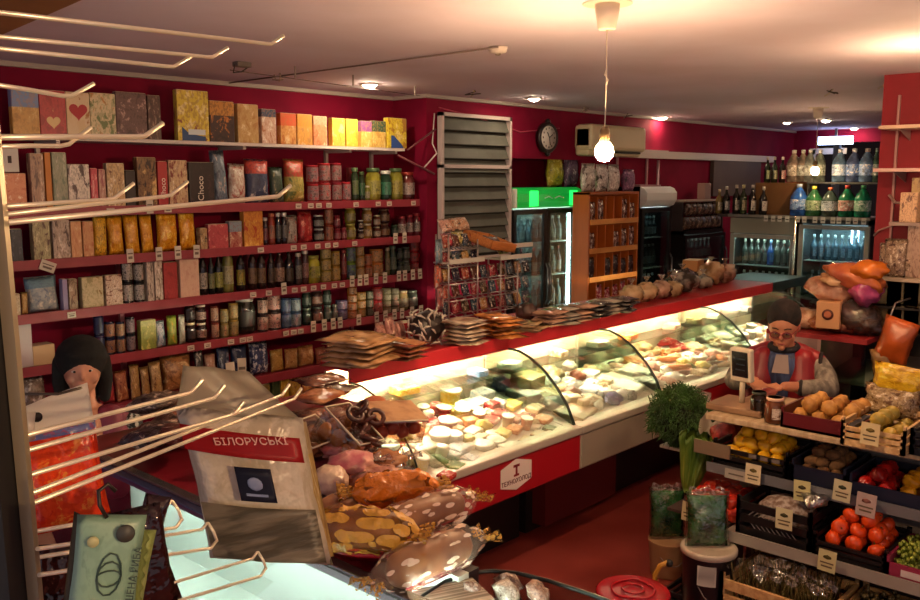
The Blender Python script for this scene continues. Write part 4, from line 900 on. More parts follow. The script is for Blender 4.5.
tag(put('diagonal_brace', MB().tube([(5.36, 5.22, 2.62), (5.05, 5.24, 2.44)], .008, 6).tube([(5.0, 5.3, 2.40), (5.12, 5.2, 2.32), (5.33, 5.21, 2.25)], .01, 6), mat('#6c3038', .6)), 'dark brace wire between white shelf end and wall corner', 'brace')
t = thing('air_conditioner', 'long cream wall-mounted air conditioner above the wooden rack', 'air conditioner', loc=(7.36, 5.25, 2.44))
put('casing', MB().box(0, 1.03, -.22, 0, .05, .31, bev=.04).box(.02, 1.01, -.17, 0, 0, .1, bev=.03), mat('#cfc09c', .4), t)
put('air_flap', MB().box(.12, .92, -.215, -.17, .03, .05, bev=.004), mat('#2c261c', .6), t)
put('side_grille', MB().box(.0, .008, -.19, -.03, .1, .26), mat('#b49c7c', .6), t)
for x, z0, z1, l in ((8.72, 2.12, 2.44, 'white pipe running down from trunking behind the black fridge'), (8.12, 2.1, 2.44, 'short pipe below the air conditioner end')):
    tag(put('wall_pipe', MB().cyl((x, 5.22, z0), (x, 5.22, z1), .014, 8), mat('#b88c94', .5)), l, 'pipe')
tag(put('wall_pipe', MB().cyl((8.93, 5.2, .9), (8.93, 5.2, 2.42), .016, 8), mat('#a08088', .5)), 'tall pale pipe beside the white-topped black fridge', 'pipe')
tag(put('wall_board', MB().box(10.25, 11.6, 5.19, 5.24, 2.0, 2.46), noisy('#4c3c3a', '#54443e', 3, .6)), 'grey brown board on the wall behind the small beer bottles', 'board')
# ---------------------------------------------------------------- fridges
BT = {}
def bottle_mesh(code, r, h, kind='bottle'):
    k = (code, r, h, kind)
    if k not in BT:
        a, b, c = J(code); BT[k] = jar_proto(r*2, h, a, b, c, kind)[0]
    return BT[k]
def bottle(code, r, h, loc, kind='bottle', name=None, rz=0):
    a, b, c = bottle_mesh(code, r, h, kind)
    o = link(name or NAMES[kind], a, None, loc, (0, 0, rz)); link('cap', b, o); link('paper_label', c, o); return o
fglass = clear('#e4f0ee', .05, .04, key='fr')
def fridge(label, loc, rz, w, d, h, ndoor=1, header=None, frame='#141214', inner='#3c4444', nsh=4, light=None, stock=(), where='', hh=.2, curved=False, z0=.28, facia=None, glow=0):
    t = thing('drinks_fridge', label, 'fridge', loc=loc, rot=(0, 0, rz)); fm_ = mat(frame, .4)
    top = h-(hh if header else .04)
    put('cabinet', MB().box(0, w, .03, d, 0, z0-.03).box(0, .03, .03, d, 0, h).box(w-.03, w, .03, d, 0, h).box(0, w, d-.03, d, 0, h).box(0, w, .03, d, top, h), fm_, t)
    put('liner', MB().box(.03, w-.03, d-.05, d-.03, z0, top).box(.03, w-.03, .06, d-.05, z0-.03, z0), mat(inner, .5), t)
    if header:
        pr = [(.03, top), (-.02, top+.02), (-.055, top+hh*.35), (-.055, top+hh*.7), (-.02, h-.02), (.03, h)] if curved else [(.03, top), (0, top), (0, h), (.03, h)]
        put('header_panel', MB().prism([(0.0, y, z) for y, z in pr], (w, 0, 0)), header, t)
    dw = w/ndoor
    for k in range(ndoor):
        dr = put('door', MB().box(k*dw+.004, k*dw+.05, 0, .028, z0-.1, top-.01).box((k+1)*dw-.05, (k+1)*dw-.004, 0, .028, z0-.1, top-.01).box(k*dw+.05, (k+1)*dw-.05, 0, .028, z0-.1, z0-.03).box(k*dw+.05, (k+1)*dw-.05, 0, .028, top-.05, top-.01), mat(facia or frame, .35), t)
        put('pane', MB().box(k*dw+.05, (k+1)*dw-.05, .01, .016, z0-.03, top-.05), fglass, dr)
        put('handle', MB().tube([((k+1)*dw-.02 if k == 0 else k*dw+.025, -.002, 1.0), ((k+1)*dw-.02 if k == 0 else k*dw+.025, -.03, 1.05), ((k+1)*dw-.02 if k == 0 else k*dw+.025, -.03, 1.35), ((k+1)*dw-.02 if k == 0 else k*dw+.025, -.002, 1.4)], .008, 6), mat('#5c5c5c', .3, .5), dr)
    zs = [z0+(top-z0)*k/nsh for k in range(nsh)]
    for z in zs[1:]: put('wire_shelf', MB().box(.035, w-.035, .08, d-.06, z-.012, z-.004), mat('#a8b0ac', .4, .3), t)
    if light:
        for x in light: put('light_strip', MB().box(x-.012, x+.012, .05, .07, z0+.05, top-.06), mat('#f4fff8', .5, em=FRIDGE, emcol='#eafff6'), t)
    if glow: put('added_top_light', MB().box(.06, w-.06, .04, .06, top-.047, top-.035), mat('#f4fff8', .5, em=FRIDGE*glow, emcol='#eafff6'), t)  # added light, hidden behind the door frame, to brighten the contents
    M = Matrix.Translation(Vector(loc)) @ Matrix.Rotation(rz, 4, 'Z')
    for k, rowspec in enumerate(stock):
        if not rowspec: continue
        n, r, hb, codes, look = rowspec
        for j in range(n):
            x = .07+(w-.14)*(j+.5)/n
            p = M @ Vector((x, .16, zs[k]))
            c = codes[j % len(codes)]
            o = bottle(c, r, hb*(top-z0)/nsh, p, 'can' if look.endswith('can') or look.endswith('cans') else 'bottle')
            lk = look[j % len(look)] if isinstance(look, (list, tuple)) else look
            tag(o, f'{lk} on {ORD[k]} shelf up in {where}, {ORD[j]} in line', 'bottle', 'drinks inside '+where)
    return t
grn = noisy('#0c5a28', '#10803a', 4, .3, 0, coord='Generated')
gh = mat('#0f8a34', .35, em=.9, emcol='#0a7a28')
g1 = fridge('two-door black drinks fridge with a glowing green header', (6.36, 5.2, 0), 0, 1.04, .42, 2.13, 2, header=gh, curved=True, nsh=5, light=[.07, .96], glow=.5, inner='#8c9c98', where='the green fridge',  # first (left) light strip is added to brighten the bottles
  stock=[(9, .034, .8, ['607060/a8b0a8/b0b8b0'], 'pale bottle'), (9, .034, .82, ['3c7c4c/c8d0c8/88a890', '385c44/b8c0b8/a0b0a0'], 'green bottle'), (9, .034, .8, ['4c5854/8c9490/788480', '6c3c34/903c34/a89088'], 'grey bottle'), (9, .034, .82, ['54302c/8c3838/a89888', '3c4844/98a098/8c9890'], 'dark bottle'), (9, .034, .75, ['384040/8c9490/707c7c'], 'dark grey bottle')])
put('bright_panel', MB().box(.17, .30, -.059, -.055, 1.955, 2.10).box(.80, .93, -.059, -.055, 1.955, 2.10), mat('#28d860', .4, em=2.2, emcol='#18d850'), g1)
put('header_end', MB().box(-.02, .0, -.05, .02, 1.94, 2.12, bev=.008), mat('#d8e0d0', .4), g1)
put('white_print', MB().tube([(.40, -.06, 2.03), (.46, -.06, 2.045), (.52, -.06, 2.025)], .006, 5).tube([(.56, -.06, 2.03), (.62, -.06, 2.045), (.70, -.06, 2.03)], .006, 5), mat('#b8d8c0', .5), g1)
for k, (u0, u1, vt, c, l) in enumerate(((549, 564, 158, q('#a8a030', '#6c7038', '#d8d468', seed=200, bump=.7, rough=.25), 'yellow green crisps bag'), (566, 579, 158, q('#6c5470', '#443850', '#b0a0b4', seed=201, bump=.7, rough=.25), 'purple grey crisps bag'))):
    a = at(u0, vt, y=5.3); b = at(u1, vt, y=5.3); o = bag(((a.x+b.x)/2, 5.32, 2.13), b.x-a.x, a.z-2.13+.02, .12, c, sd=k); tag(o, l+' standing on the green fridge', 'bag', 'crisps bags on the green fridge')
# wooden compartment rack
t = thing('compartment_rack', 'tall orange wooden rack with rows of small compartments', 'rack', loc=(7.12, 4.87, 0))
wd = noisy('#b05818', '#984812', 6, .5, .05, stretch=(1, 1, .2)); wd2 = noisy('#dc9448', '#c8803c', 8, .5, .05, stretch=(.3, 1, 1))
put('side_panel', MB().box(-.02, 0, 0, .19, 0, 2.08), wd, t); put('side_panel', MB().box(.86, .88, 0, .19, 0, 2.08), wd, t)
put('back_panel', MB().box(0, .86, .17, .19, 0, 2.08), mat('#a85a20', .6), t); put('top_panel', MB().box(-.02, .88, 0, .19, 2.06, 2.085), wd, t)
zr = [.68, .96, 1.24, 1.52, 1.80]
for z in zr+[.4]:
    put('rack_shelf', MB().box(0, .86, 0, .17, z-.02, z).box(0, .86, -.012, 0, z-.03, z+.02), wd2, t)
for z in zr:
    for k in range(1, 6): put('divider', MB().box(.86*k/6-.006, .86*k/6+.006, .01, .17, z, z+.24), wd, t)
nutc = [('#7c4c44', '#e8d8d0', 'brown nut packet'), ('#a43848', '#e0b8b0', 'berry packet'), ('#8c7850', '#d8c8a0', 'beige nut packet'), ('#3c2428', '#a88c84', 'dark raisin packet')]
fillr = {0: [0, 2, 3, 4, 5], 1: [1, 2, 3, 4, 5], 2: [0, 2, 3, 4, 5], 3: [0, 3, 4, 5], 4: [0, 1, 4, 5]}
for r, cs in fillr.items():
    for c in cs:
        kk = {0: 2, 1: 1, 2: 3, 3: 0, 4: 0}[r]; cc = nutc[kk]
        o = bag((7.12+.072+.1433*c, 4.905, zr[r]+.002), .12, .17+.02*((r+c) % 3), .05, q(cc[0], '#24181a', cc[1], seed=210+kk, bump=.7, rough=.2, scale=4), sd=(r*3+c) % 5, name='nut_packet', seal=False)
        tag(o, f'{cc[2]} in column {["one", "two", "three", "four", "five", "six"][c]} of {ORD[r]} compartment row up, wooden rack', 'packet', 'nut packets in the wooden rack')
for k, (u0, u1, vt, c, l) in enumerate(((586, 599, 164, q('#c0b8b0', '#5c4c48', '#e8e0d8', seed=220, bump=.7), 'greyish crisps bag at the clock end'), (600, 611, 165, q('#c8c0bc', '#4c4444', '#ece8e4', seed=221, bump=.7), 'middle black and white crisps bag'), (612, 623, 165, q('#c8c0bc', '#6c5850', '#ece8e4', seed=222, bump=.7), 'crisps bag beside the purple one'), (627, 638, 170, q('#7c4c74', '#2c2038', '#c8a0b8', seed=223, bump=.7), 'purple crisps bag'))):
    a = at(u0, vt, y=4.95); b = at(u1, vt, y=4.95); o = bag(((a.x+b.x)/2, 5.0, 2.085), b.x-a.x, a.z-2.085, .1, c, sd=k+2); tag(o, l+' on top of the wooden rack', 'bag', 'crisps bags on the wooden rack')
# black fridge with white header
fridge('narrow black fridge with curved white header beside the wooden rack', (8.15, 4.92, 0), 0, .62, .33, 2.13, 1, header=mat('#c8ccd0', .4), curved=True, hh=.22, nsh=5, glow=.3, where='the narrow fridge', inner='#20282a',
  stock=[(6, .034, .7, ['5c6440/98a088/a0a888'], 'olive bottle'), (6, .034, .75, ['4c5448/a0a8a0/8c9c90'], 'grey green bottle'), (6, .034, .75, ['283848/8898a8/6c8ca8'], 'bluish bottle'), (6, .034, .75, ['28343c/909ca4/7890a0'], 'slate bottle'), (6, .034, .7, ['1c2428/70808c/586870'], 'dark bottle')])
tag(put('appliance_box', MB().box(8.2, 8.62, 4.98, 5.18, 2.131, 2.15), mat('#a87c84', .6)), 'thin pale tray on the narrow black fridge', 'tray')
# dark cooler with packs on top
fridge('dark drinks cooler beside the narrow black fridge', (9.15, 4.95, 0), 0, 1.0, .3, 1.62, 1, nsh=4, glow=.25, where='the dark cooler', inner='#30302c',
  stock=[(8, .036, .7, ['2c2c28/80807c/706858'], 'dim bottle'), (8, .036, .75, ['5c4c34/a09078/c0b090'], 'tan-labelled bottle'), (8, .036, .8, ['1c1c1c/c8c0b8/585450'], 'black bottle'), (8, .036, .8, ['202020/a8a098/6c6460'], 'dusky bottle')])
t = thing('top_shelf', 'pale shelf above the dark cooler', 'shelf', loc=(9.62, 5.1, 1.97))
put('board', MB().box(-.5, .5, -.15, .14, -.02, .0), mat('#a08c84', .5), t); put('side_bracket', MB().box(-.5, -.48, -.12, .14, -.35, -.02), mat('#30282c', .5), t); put('side_bracket', MB().box(.48, .5, -.12, .14, -.35, -.02), mat('#30282c', .5), t)
for r in range(2):
    for c in range(7):
        o = bag((9.22+.13*c+.03*r, 4.99, 1.63+.16*r), .12, .15, .07, q('#4c3028', '#241c20', '#a88c78', seed=230+(c % 3), bump=.7), sd=c, name='snack_packet', seal=False)
        tag(o, f'brownish snack packet above the dark cooler, {["lower", "upper"][r]} row, {ORD[c]} along', 'packet', 'snack packets above the dark cooler')
tag(carton((at(708, 190, y=5.05).x, 5.05, 1.97), .15, .19, .1, mat('#8c6c64', .6)), 'small dusty pink box on the pale shelf by the beer bottles', 'box')
# ================================================================ back fridges (face the entrance)
BX = 9.0
f1 = fridge('wide grey-framed drinks fridge with beer bottles at the back', (BX, 4.34, 0), -PI/2, .71, .6, 1.8, 1, header=mat('#84887c', .5), hh=.16, frame='#1a1c1c', facia='#8c908c', nsh=4, glow=1.3, where='the grey-framed fridge', inner='#3c4440', light=None,
  stock=[(8, .036, .5, ['5c8468/c0d0c4/88a890'], 'green water bottle'), (8, .036, .75, ['1c2420/c8d0cc/98a098'], 'dark beer bottle'), (8, .036, .8, ['181c1c/b8bcb8/483c34'], 'black beer bottle'), (8, .036, .8, ['3c4440/b0b4a8/686c64', '3c4440/b0b4a8/686c64', '3c4440/b0b4a8/686c64', '3c4440/b0b4a8/686c64', '1c4888/90b0d0/4878b8'], 'grey or blue bottle')])
f2 = fridge('bluish lit drinks fridge beside the red pillar wall', (BX, 3.60, 0), -PI/2, .70, .6, 1.8, 1, frame='#20282a', facia='#909894', nsh=4, glow=2.6, where='the bluish fridge', inner='#6c8494', light=None,
  stock=[(8, .04, .6, ['6c9c84/c0d8cc/a0c0b0'], 'pale green bottle'), (8, .04, .8, ['5c8074/b0c8c0/90b0a8'], 'sea green bottle'), (8, .036, .7, ['48586c/a8b8c8/8098b0'], 'blue grey bottle'), (8, .036, .7, ['30485c/a0b4c4/7890ac'], 'blue bottle')])
put('light_strip', MB().box(.34, .352, .54, .55, 1.42, 1.70).box(.40, .412, .54, .55, 1.42, 1.70), mat('#d8ecff', .5, em=FRIDGE*.5, emcol='#cfe6ff'), f2)
tag(put('chrome_pole', MB().cyl((BX-.03, 3.622, 0), (BX-.03, 3.622, 1.83), .014, 8), chrome()), 'bright vertical chrome pole between the two back fridges', 'pole')
t = thing('fridge_top_shelf', 'long dark shelf with price cards across the back fridges', 'shelf', loc=(BX, 3.64, 1.815))
put('board', MB().box(-.02, .58, -.74, .72, 0, .02), mat('#3c3c3c', .4), t); put('price_rail', MB().box(-.03, -.02, -.74, .72, -.005, .022), mat('#787c78', .4, .4), t)
for k, yv in enumerate((.30, .22, .15, .07, -.04, -.11, -.22, -.30, -.40, -.46, -.55, -.62, -.70)):
    o = put('price_tag', MB().box(-.001, .001, -.022, .022, -.06, .0), mat('#b8bcb8', .6), None, loc=(BX-.034, 3.64-yv*1.0 if False else 3.64+yv*.98, 1.833))
    put('printed_lines', MB().box(-.002, -.001, -.015, .015, -.04, -.03), mat('#444444', .6), o)
    tag(o, f'small white price card on the shelf over the back fridges, {ORD[k]} from the beer side', 'price tag', 'price cards over the back fridges')
PZ = 1.836
def yb_(u): return at(u, 200, x=BX+.12).y
t = thing('brown_crate', 'large brown cardboard carton on the fridge top between bottles', 'carton', loc=(BX+.14, yb_(776), PZ))
put('carton_body', MB().box(0, .38, -.20, .24, 0, .33, bev=.004), noisy('#54340f', '#604018', 3, .7), t); put('carton_flap', MB().box(0, .38, -.20, .24, .33, .336), mat('#6c4c24', .7), t)
beer = ['201410/b8a888/d8d0b8', '141010/b8b0a8/c8c8d0', '181210/a8a098/d8d4cc', '24301c/a8a078/c0b890', '141212/b0a8a0/d8d4d0', '101010/b8b4b0/e0dcd8']
for k, (u, code, h, l) in enumerate(((721, beer[0].replace('201410', '6c5c34'), .16, 'yellowish bottle by the dark cooler'), (728, beer[1], .18, 'dark bottle with bluish label'), (738, beer[2], .19, 'dark bottle with white lower label'), (745, beer[3], .19, 'greenish brown beer bottle'), (754, beer[4], .19, 'black beer bottle with white label'), (765, beer[5], .18, 'black beer bottle next to the brown carton'))):
    o = bottle(code, .040, h*1.65, (BX+.08, yb_(u), PZ)); tag(o, l+' on the back fridge top', 'bottle', 'beer bottles on the back fridge top')
tag(put('bottle_ledge', MB().box(BX+.02, BX+.3, 4.36, 4.5, PZ-.03, PZ), mat('#2c2426', .5)), 'small dark ledge under the yellowish bottle', 'ledge')
for k, (u, code, l) in enumerate(((767, '14200f/c8c0b0/90a060', 'green beer bottle'), (774, '1c2414/c8c0b0/a8a878', 'olive beer bottle'), (782, '1c1010/c8c0b8/c88c84', 'dark beer bottle with pink label'))):
    o = bottle(code, .034, .27, (BX+.22, at(u, 180, x=BX+.22).y, PZ+.336)); tag(o, l+' standing on the brown carton', 'bottle', 'beer bottles on the brown carton')
def jug(u, r, h, body, lab, capc, z, x, l, grp):
    k = ('jug', r, h, body, lab, capc)
    if k not in BT:
        a = MB().lathe([(r*.9, 0), (r, h*.04), (r*.96, h*.2), (r, h*.25), (r*.96, h*.42), (r, h*.48), (r*.98, h*.6), (r*.6, h*.78), (r*.28, h*.88), (r*.26, h*.93)], 18).mesh('water_jug', noisy(body, '#'+''.join('%02x' % min(255, int(int(body[i:i+2], 16)*1.6)) for i in (1, 3, 5)), 12, .12, .1))
        b = MB().lathe([(r*.32, h*.9), (r*.33, h), (r*.2, h*1.01)], 12).mesh('cap', mat(capc, .4))
        lb = MB().sheet(lambda A, B: Vector((r*1.012*math.cos(PI*.6+PI*.9*A), r*1.012*math.sin(PI*.6+PI*.9*A), h*(.2+.33*B))), 12, 1).mesh('paper_label', q(lab, body, '#e8ece8', seed=len(BT), scale=3))
        BT[k] = (a, b, lb)
    a, b, c = BT[k]
    o = link('water_jug', a, None, (x, at(u, 200, x=x).y, z)); link('cap', b, o); link('paper_label', c, o)
    tag(o, l, 'bottle', grp); return o
G1 = 'water jugs on the back fridge'; G2 = 'water jugs on the upper board'
jug(799, .085, .32, '#1c3c74', '#7ca0d0', '#9cb0c8', PZ, BX+.1, 'deep blue water jug with round label beside the brown carton', G1)
jug(814, .08, .30, '#20482c', '#a0b890', '#b8b040', PZ, BX+.1, 'green jug with yellow cap on the back fridge', G1)
jug(830, .08, .29, '#2c3834', '#b0c4d0', '#b8603c', PZ, BX+.1, 'grey jug with pale wavy label on the back fridge', G1)
jug(847, .08, .31, '#0f4c34', '#c89890', '#983830', PZ, BX+.1, 'dark green jug with pinkish label on the back fridge', G1)
jug(863, .08, .31, '#10543c', '#90b8a0', '#308050', PZ, BX+.1, 'dark green jug with mint label by the pillar wall', G1)
t = thing('upper_board', 'dark board above the jugs carrying more water bottles', 'shelf', loc=(BX+.3, 3.35, 2.16))
put('board', MB().box(-.1, .25, -.48, .27, 0, .018), mat('#2c3030', .5), t)
for yy in (-.47, .26): put('support', MB().box(-.08, .2, yy-.01, yy+.01, -.324, 0), mat('#2c3030', .5), t)
for u, r, b_, lb, cp, l in ((792, .07, '#5c5048', '#a8a090', '#c8c4bc', 'brownish clear water bottle'), (801, .06, '#504840', '#98a098', '#c8c4bc', 'small clear water bottle'), (808, .06, '#4c504c', '#a8b0a8', '#d0d0cc', 'clear water bottle with grey label'), (818, .06, '#485048', '#a0a898', '#d0d0cc', 'clear water bottle behind the hanging bulb'),
     (838, .075, '#3c5064', '#b0c8e8', '#c0c8d0', 'pale blue water bottle with oval label'), (852, .075, '#34405c', '#6080b8', '#c0c8d0', 'blue-labelled clear water bottle'), (865, .075, '#40546c', '#88a8d8', '#a09890', 'last clear blue water bottle by the pillar'), (874, .04, '#24342c', '#90a098', '#708078', 'slim dark green bottle against the pillar')):
    jug(u, r, .33, b_, lb, cp, 2.18, BX+.32, l+' on the upper board', G2)
t = thing('lit_sign', 'small bright white ceiling sign before the dark doorway', 'sign', loc=(12.5, at(826, 138, x=12.5).y, 2.68))
put('sign_box', MB().box(-.02, .02, -.36, .10, 0, .11), mat('#b8d0ff', .5, em=6, emcol='#b8ccff'), t)
put('hanger', MB().box(-.01, .01, -.15, -.12, .11, .22), mat('#606468', .5), t)
put('post', MB().box(-.04, .04, -.20, -.12, -.9, 0), mat('#606c78', .5), t)
# ================================================================ near counter in front of the photographer
t = thing('near_counter', 'near glass counter with brightly lit empty white interior', 'display counter', loc=(0, 0, 0))
NG = [(1.39, 1.195), (1.25, 1.185), (1.10, 1.13), (.96, 1.02), (.86, .90), (.82, .78)]
mint = mat('#d4e0d8', .35)
put('body', MB().box(.85, 1.66, 1.55, 3.3, .3, .76).box(.85, 1.40, .9, 1.55, .3, .76).box(1.62, 1.66, 1.5, 3.3, .76, 1.165), mint, t)
put('rear_panel', MB().box(1.66, 1.70, 1.5, 3.3, .1, 1.165).box(1.70, 2.12, 2.5, 3.3, .1, 1.165).box(2.12, 2.5, 2.8, 3.28, .1, 1.165), mat('#2c1c1c', .5), t)
put('base', MB().box(.95, 1.6, 1.6, 3.2, 0, .3).box(.95, 1.35, .95, 1.6, 0, .3), mat('#1c1618', .5), t)
put('deck', MB().box(.84, 1.62, 1.55, 3.3, .76, .80).box(.84, 1.40, .9, 1.55, .76, .80), noisy('#ccd8d0', '#d8e2da', 4, .3, .03), t)
put('top_board', MB().box(1.42, 1.69, 1.53, 2.45, 1.165, 1.20).box(1.42, 2.16, 2.45, 3.35, 1.165, 1.20).box(2.16, 2.56, 2.72, 3.32, 1.165, 1.20), noisy('#6c1420', '#7a1824', 5, .35), t)
put('edge_strip', MB().box(1.385, 1.425, .9, 3.35, 1.17, 1.206, bev=.006), mat('#8c8c8c', .25, .85), t)
put('blue_edge', MB().box(1.36, 1.386, 1.95, 3.35, 1.178, 1.198), mat('#34385c', .3), t)
put('curved_glass', MB().sheet(lambda a, b: Vector((*[NG[min(4, int(b*5))][0]*(1-(b*5-min(4, int(b*5))))+NG[min(4, int(b*5))+1][0]*(b*5-min(4, int(b*5)))], .9+2.4*a, NG[min(4, int(b*5))][1]*(1-(b*5-min(4, int(b*5))))+NG[min(4, int(b*5))+1][1]*(b*5-min(4, int(b*5))))), 1, 20, .004), clear('#f2fbf8', .03, .03), t)
put('light_tube', MB().cyl((1.46, 1.05, 1.15), (1.46, 3.2, 1.15), .012, 10), mat('#eafff4', .5, em=TUBE*.2, emcol='#e6fff0'), t)
# rounded glass end
t = thing('rounded_glass_case', 'rounded glass end case with dark rim beside the bread rolls', 'glass case', loc=(0, 0, 0))
arc = [(1.42, 1.49), (1.5, 1.515), (1.6, 1.53), (1.68, 1.52), (1.735, 1.48), (1.77, 1.42), (1.79, 1.33), (1.80, 1.2), (1.80, .9)]
put('rim', MB().tube([(x, y, 1.15) for x, y in arc], .006, 8), mat('#1c1c1a', .3, .4), t)
put('glass_wall', MB().sheet(lambda a, b: Vector((*[arc[min(7, int(a*8))][i]*(1-(a*8-min(7, int(a*8))))+arc[min(7, int(a*8))+1][i]*(a*8-min(7, int(a*8))) for i in (0, 1)], .82+.33*b)), 24, 1, .004), clear('#e8f0ec', .05, .04, key='x'), t)
put('base', MB().prism([(x*.985, y*.985, .0) for x, y in arc]+[(1.42, .9, .0)], (0, 0, 1.09)), mat('#5c4c44', .4), t)
put('tray', MB().prism([(x*.98, y*.98, .98) for x, y in arc]+[(1.42, .9, 1.09)], (0, 0, .015)), mat('#8c7c6c', .35), t)
o = put('lined_paper', MB().box(-.17, .17, -.11, .11, 0, .09), noisy('#c0b09c', '#8c7c6c', 60, .7, 0, stretch=(.02, 1, .02), lo=.45, hi=.55), None, loc=(at(436, 596, z=1.15).x+.02, at(436, 596, z=1.15).y-.02, 1.106), rot=(0, 0, -.4), sc=(.6, .6, .5)); tag(o, 'beige lined paper block inside the rounded glass case', 'paper block')
for k, (x, y, c, l) in enumerate(((1.68, 1.36, '#b8ac9c', 'white wrapped cube'), (1.74, 1.30, '#a8806c', 'pinkish wrapped cube'), (1.64, 1.43, '#8c6c5c', 'brown wrapped piece'), (1.75, 1.40, '#9c7c6c', 'tan wrapped piece'))):
    o = put('wrapped_sweet', MB().pillow(.07, .07, .045, 6, 6, .1, sd=k), q(c, '#5c443c', '#d8ccc0', seed=400+k, bump=.7), None, loc=(x, y, 1.115), rot=(-.8, .2*k, .4*k)); tag(o, l+' inside the rounded glass case', 'sweet', 'sweets in the rounded glass case')
# ---------------------------------------------------------------- bread rolls and cakes on its top
TZ = 1.203
crust = noisy('#9c6430', '#7c4420', 9, .5, .2)
wrapf = film('#e8c8b0', cover=.34, scale=5.5, rough=.15)
def bread(u, v, l, r, rz, label, wm, sd=0, z=TZ, tip=0, crustm=None):
    p = at(u, v, z=z+r)
    t = thing('bread_roll', label, 'bread', 'bagged rolls on the near counter', loc=(p.x, p.y, z+r*.92), rot=(0, tip, rz))
    put('loaf', MB().tube([(-l/2, 0, 0), (-l*.47, 0, 0), (-l*.40, 0, 0), (-l*.15, 0, .004), (l*.15, 0, .004), (l*.40, 0, 0), (l*.47, 0, 0), (l/2, 0, 0)], [r*.2, r*.6, r*.84, r*.9, r*.9, r*.84, r*.6, r*.2], 18), crustm or crust, t)
    w_ = put('wrapper', MB().sheet(lambda a, b: Vector(((a-.5)*l*1.5, math.cos(b*2*PI)*(r*1.05*(min(1, math.sin(PI*a)*1.6)*.97+.03)**.5+.012*noise.noise(Vector((a*14+sd, math.cos(b*2*PI)*2, math.sin(b*2*PI)*2)))), math.sin(b*2*PI)*(r*(min(1, math.sin(PI*a)*1.6)*.97+.03)**.8)*1.04+.012*noise.noise(Vector((a*13, math.cos(b*2*PI)*2+sd, math.sin(b*2*PI)*2))))), 30, 20), wm, t)
    for s in (-1, 1): put('bag_end', MB().sheet(lambda a, b: Vector((s*(l*.66+.05*a), (b-.5)*r*(1.2+1.0*a), .012*math.sin(b*20+sd)*(.4+a))), 4, 16, .001), film('#d8a850', cover=.5, scale=4, seed=sd+2), t)
    return t
bread(426, 512, .26, .050, -.05, 'brown swiss roll in clear printed bag, upper of the two at the counter end', wrapf, 1, z=TZ+.05)
bread(430, 556, .27, .053, .0, 'brown swiss roll in clear printed bag at the very counter end', film('#e8ccb4', cover=.30, scale=5, seed=3), 4, z=TZ)
bread(362, 528, .20, .058, -1.0, 'yellow printed bag with brown loaf beside the red tray', film('#d8a040', cover=.55, scale=4.5, seed=5), 2, z=TZ+.05, crustm=noisy('#6c3420', '#9c5c2c', 9, .5, .2))
bread(395, 487, .18, .05, -.6, 'orange printed bag behind the swiss rolls', film('#d87c24', cover=.62, scale=3.5, seed=8), 7, z=TZ+.05, crustm=noisy('#a8581c', '#c87828', 9, .5, .2))
o = put('red_tray', MB().lathe([(.0, .0), (.15, .0), (.20, .035), (.21, .035), (.21, .045), (.198, .045), (.148, .012), (0, .012)], 30), mat('#a01424', .3), None, loc=(at(372, 545, z=TZ).x+.02, at(372, 545, z=TZ).y+.02, TZ), sc=(.85, 1, 1)); tag(o, 'shallow red plastic tray under the bagged rolls', 'tray')
def heap(u, v, w_, h, d, m, label, cat='bag', sd=0, z=TZ, name='food_bag', rot=(0, 0, 0), grp=None):
    p = at(u, v, z=z+h*.4)
    o = put(name, MB().ball((0, 0, h*.5), 1, 3, (w_*.5, d*.5, h*.52), .35, sd=sd, freq=2.5), m, None, loc=(p.x, p.y, z), rot=rot); tag(o, label, cat, grp)
    put('gathered_end', MB().sheet(lambda a, b: Vector((w_*.42+.05*a, (b-.5)*.07*(1+a), h*.5+.015*math.sin(b*18)*(a+.3))), 4, 12, .001), clear('#f4e8dc', .25, .15, bump=.8), o)
    return o
hp = noisy('#b8606c', '#d8a090', 10, .25, .7); hb = noisy('#7c4428', '#b07c54', 10, .25, .7); hw = noisy('#d8c0a8', '#b89074', 14, .3, .7); hd = noisy('#4c2c24', '#8c5c44', 9, .2, .8)
heap(352, 465, .16, .07, .14, hp, 'pink marshmallow bag behind the white bun bag', sd=1, z=TZ+.03)
heap(330, 483, .12, .09, .12, hw, 'round pale bun bag beside the big hanging crisps bag', sd=2)
heap(372, 478, .2, .06, .16, noisy('#8c5040', '#c89880', 12, .2, .8), 'brown and pink biscuits in clear bag behind the rolls', sd=3, z=TZ)
heap(335, 512, .14, .08, .12, hb, 'brown bun bag against the hanging crisps bag', sd=4)
heap(345, 450, .18, .06, .16, noisy('#a85c5c', '#c8988c', 12, .2, .8), 'dusty pink sweets bag before the cake boxes', sd=5)
heap(385, 462, .16, .06, .14, hb, 'brown cookies bag beside the glass end of the counter', sd=6)
# stacks of dark strips left of the lit counter
for i, (u, v, w_, m, l) in enumerate(((322, 398, .22, hd, 'dark brown dried meat pack, top of the pile'), (315, 410, .24, hb, 'reddish brown dried meat pack under the top one'), (330, 420, .24, hd, 'dark dried meat pack low in the pile'), (300, 424, .22, noisy('#a87058', '#5c3428', 10, .2, .7), 'salmon brown pack at the pile foot'), (333, 380, .24, noisy('#8c7c70', '#3c2c28', 10, .2, .8), 'grey brown strip pack behind the pile'), (300, 440, .2, hb, 'brown pack beside the hanging crisps bag'))):
    p = at(u, v, z=TZ+.06)
    o = put('flat_pack', MB().pillow(w_, .16, .03, 8, 8, .1, sd=i), m, None, loc=(min(p.x, 2.5), min(p.y+.08, 3.2), TZ+.02+.025*(5-i)), rot=(PI/2+.05, 0, .4*math.sin(i*2))); tag(o, l+' at the counter corner', 'pack', 'dried meat packs at the counter corner')
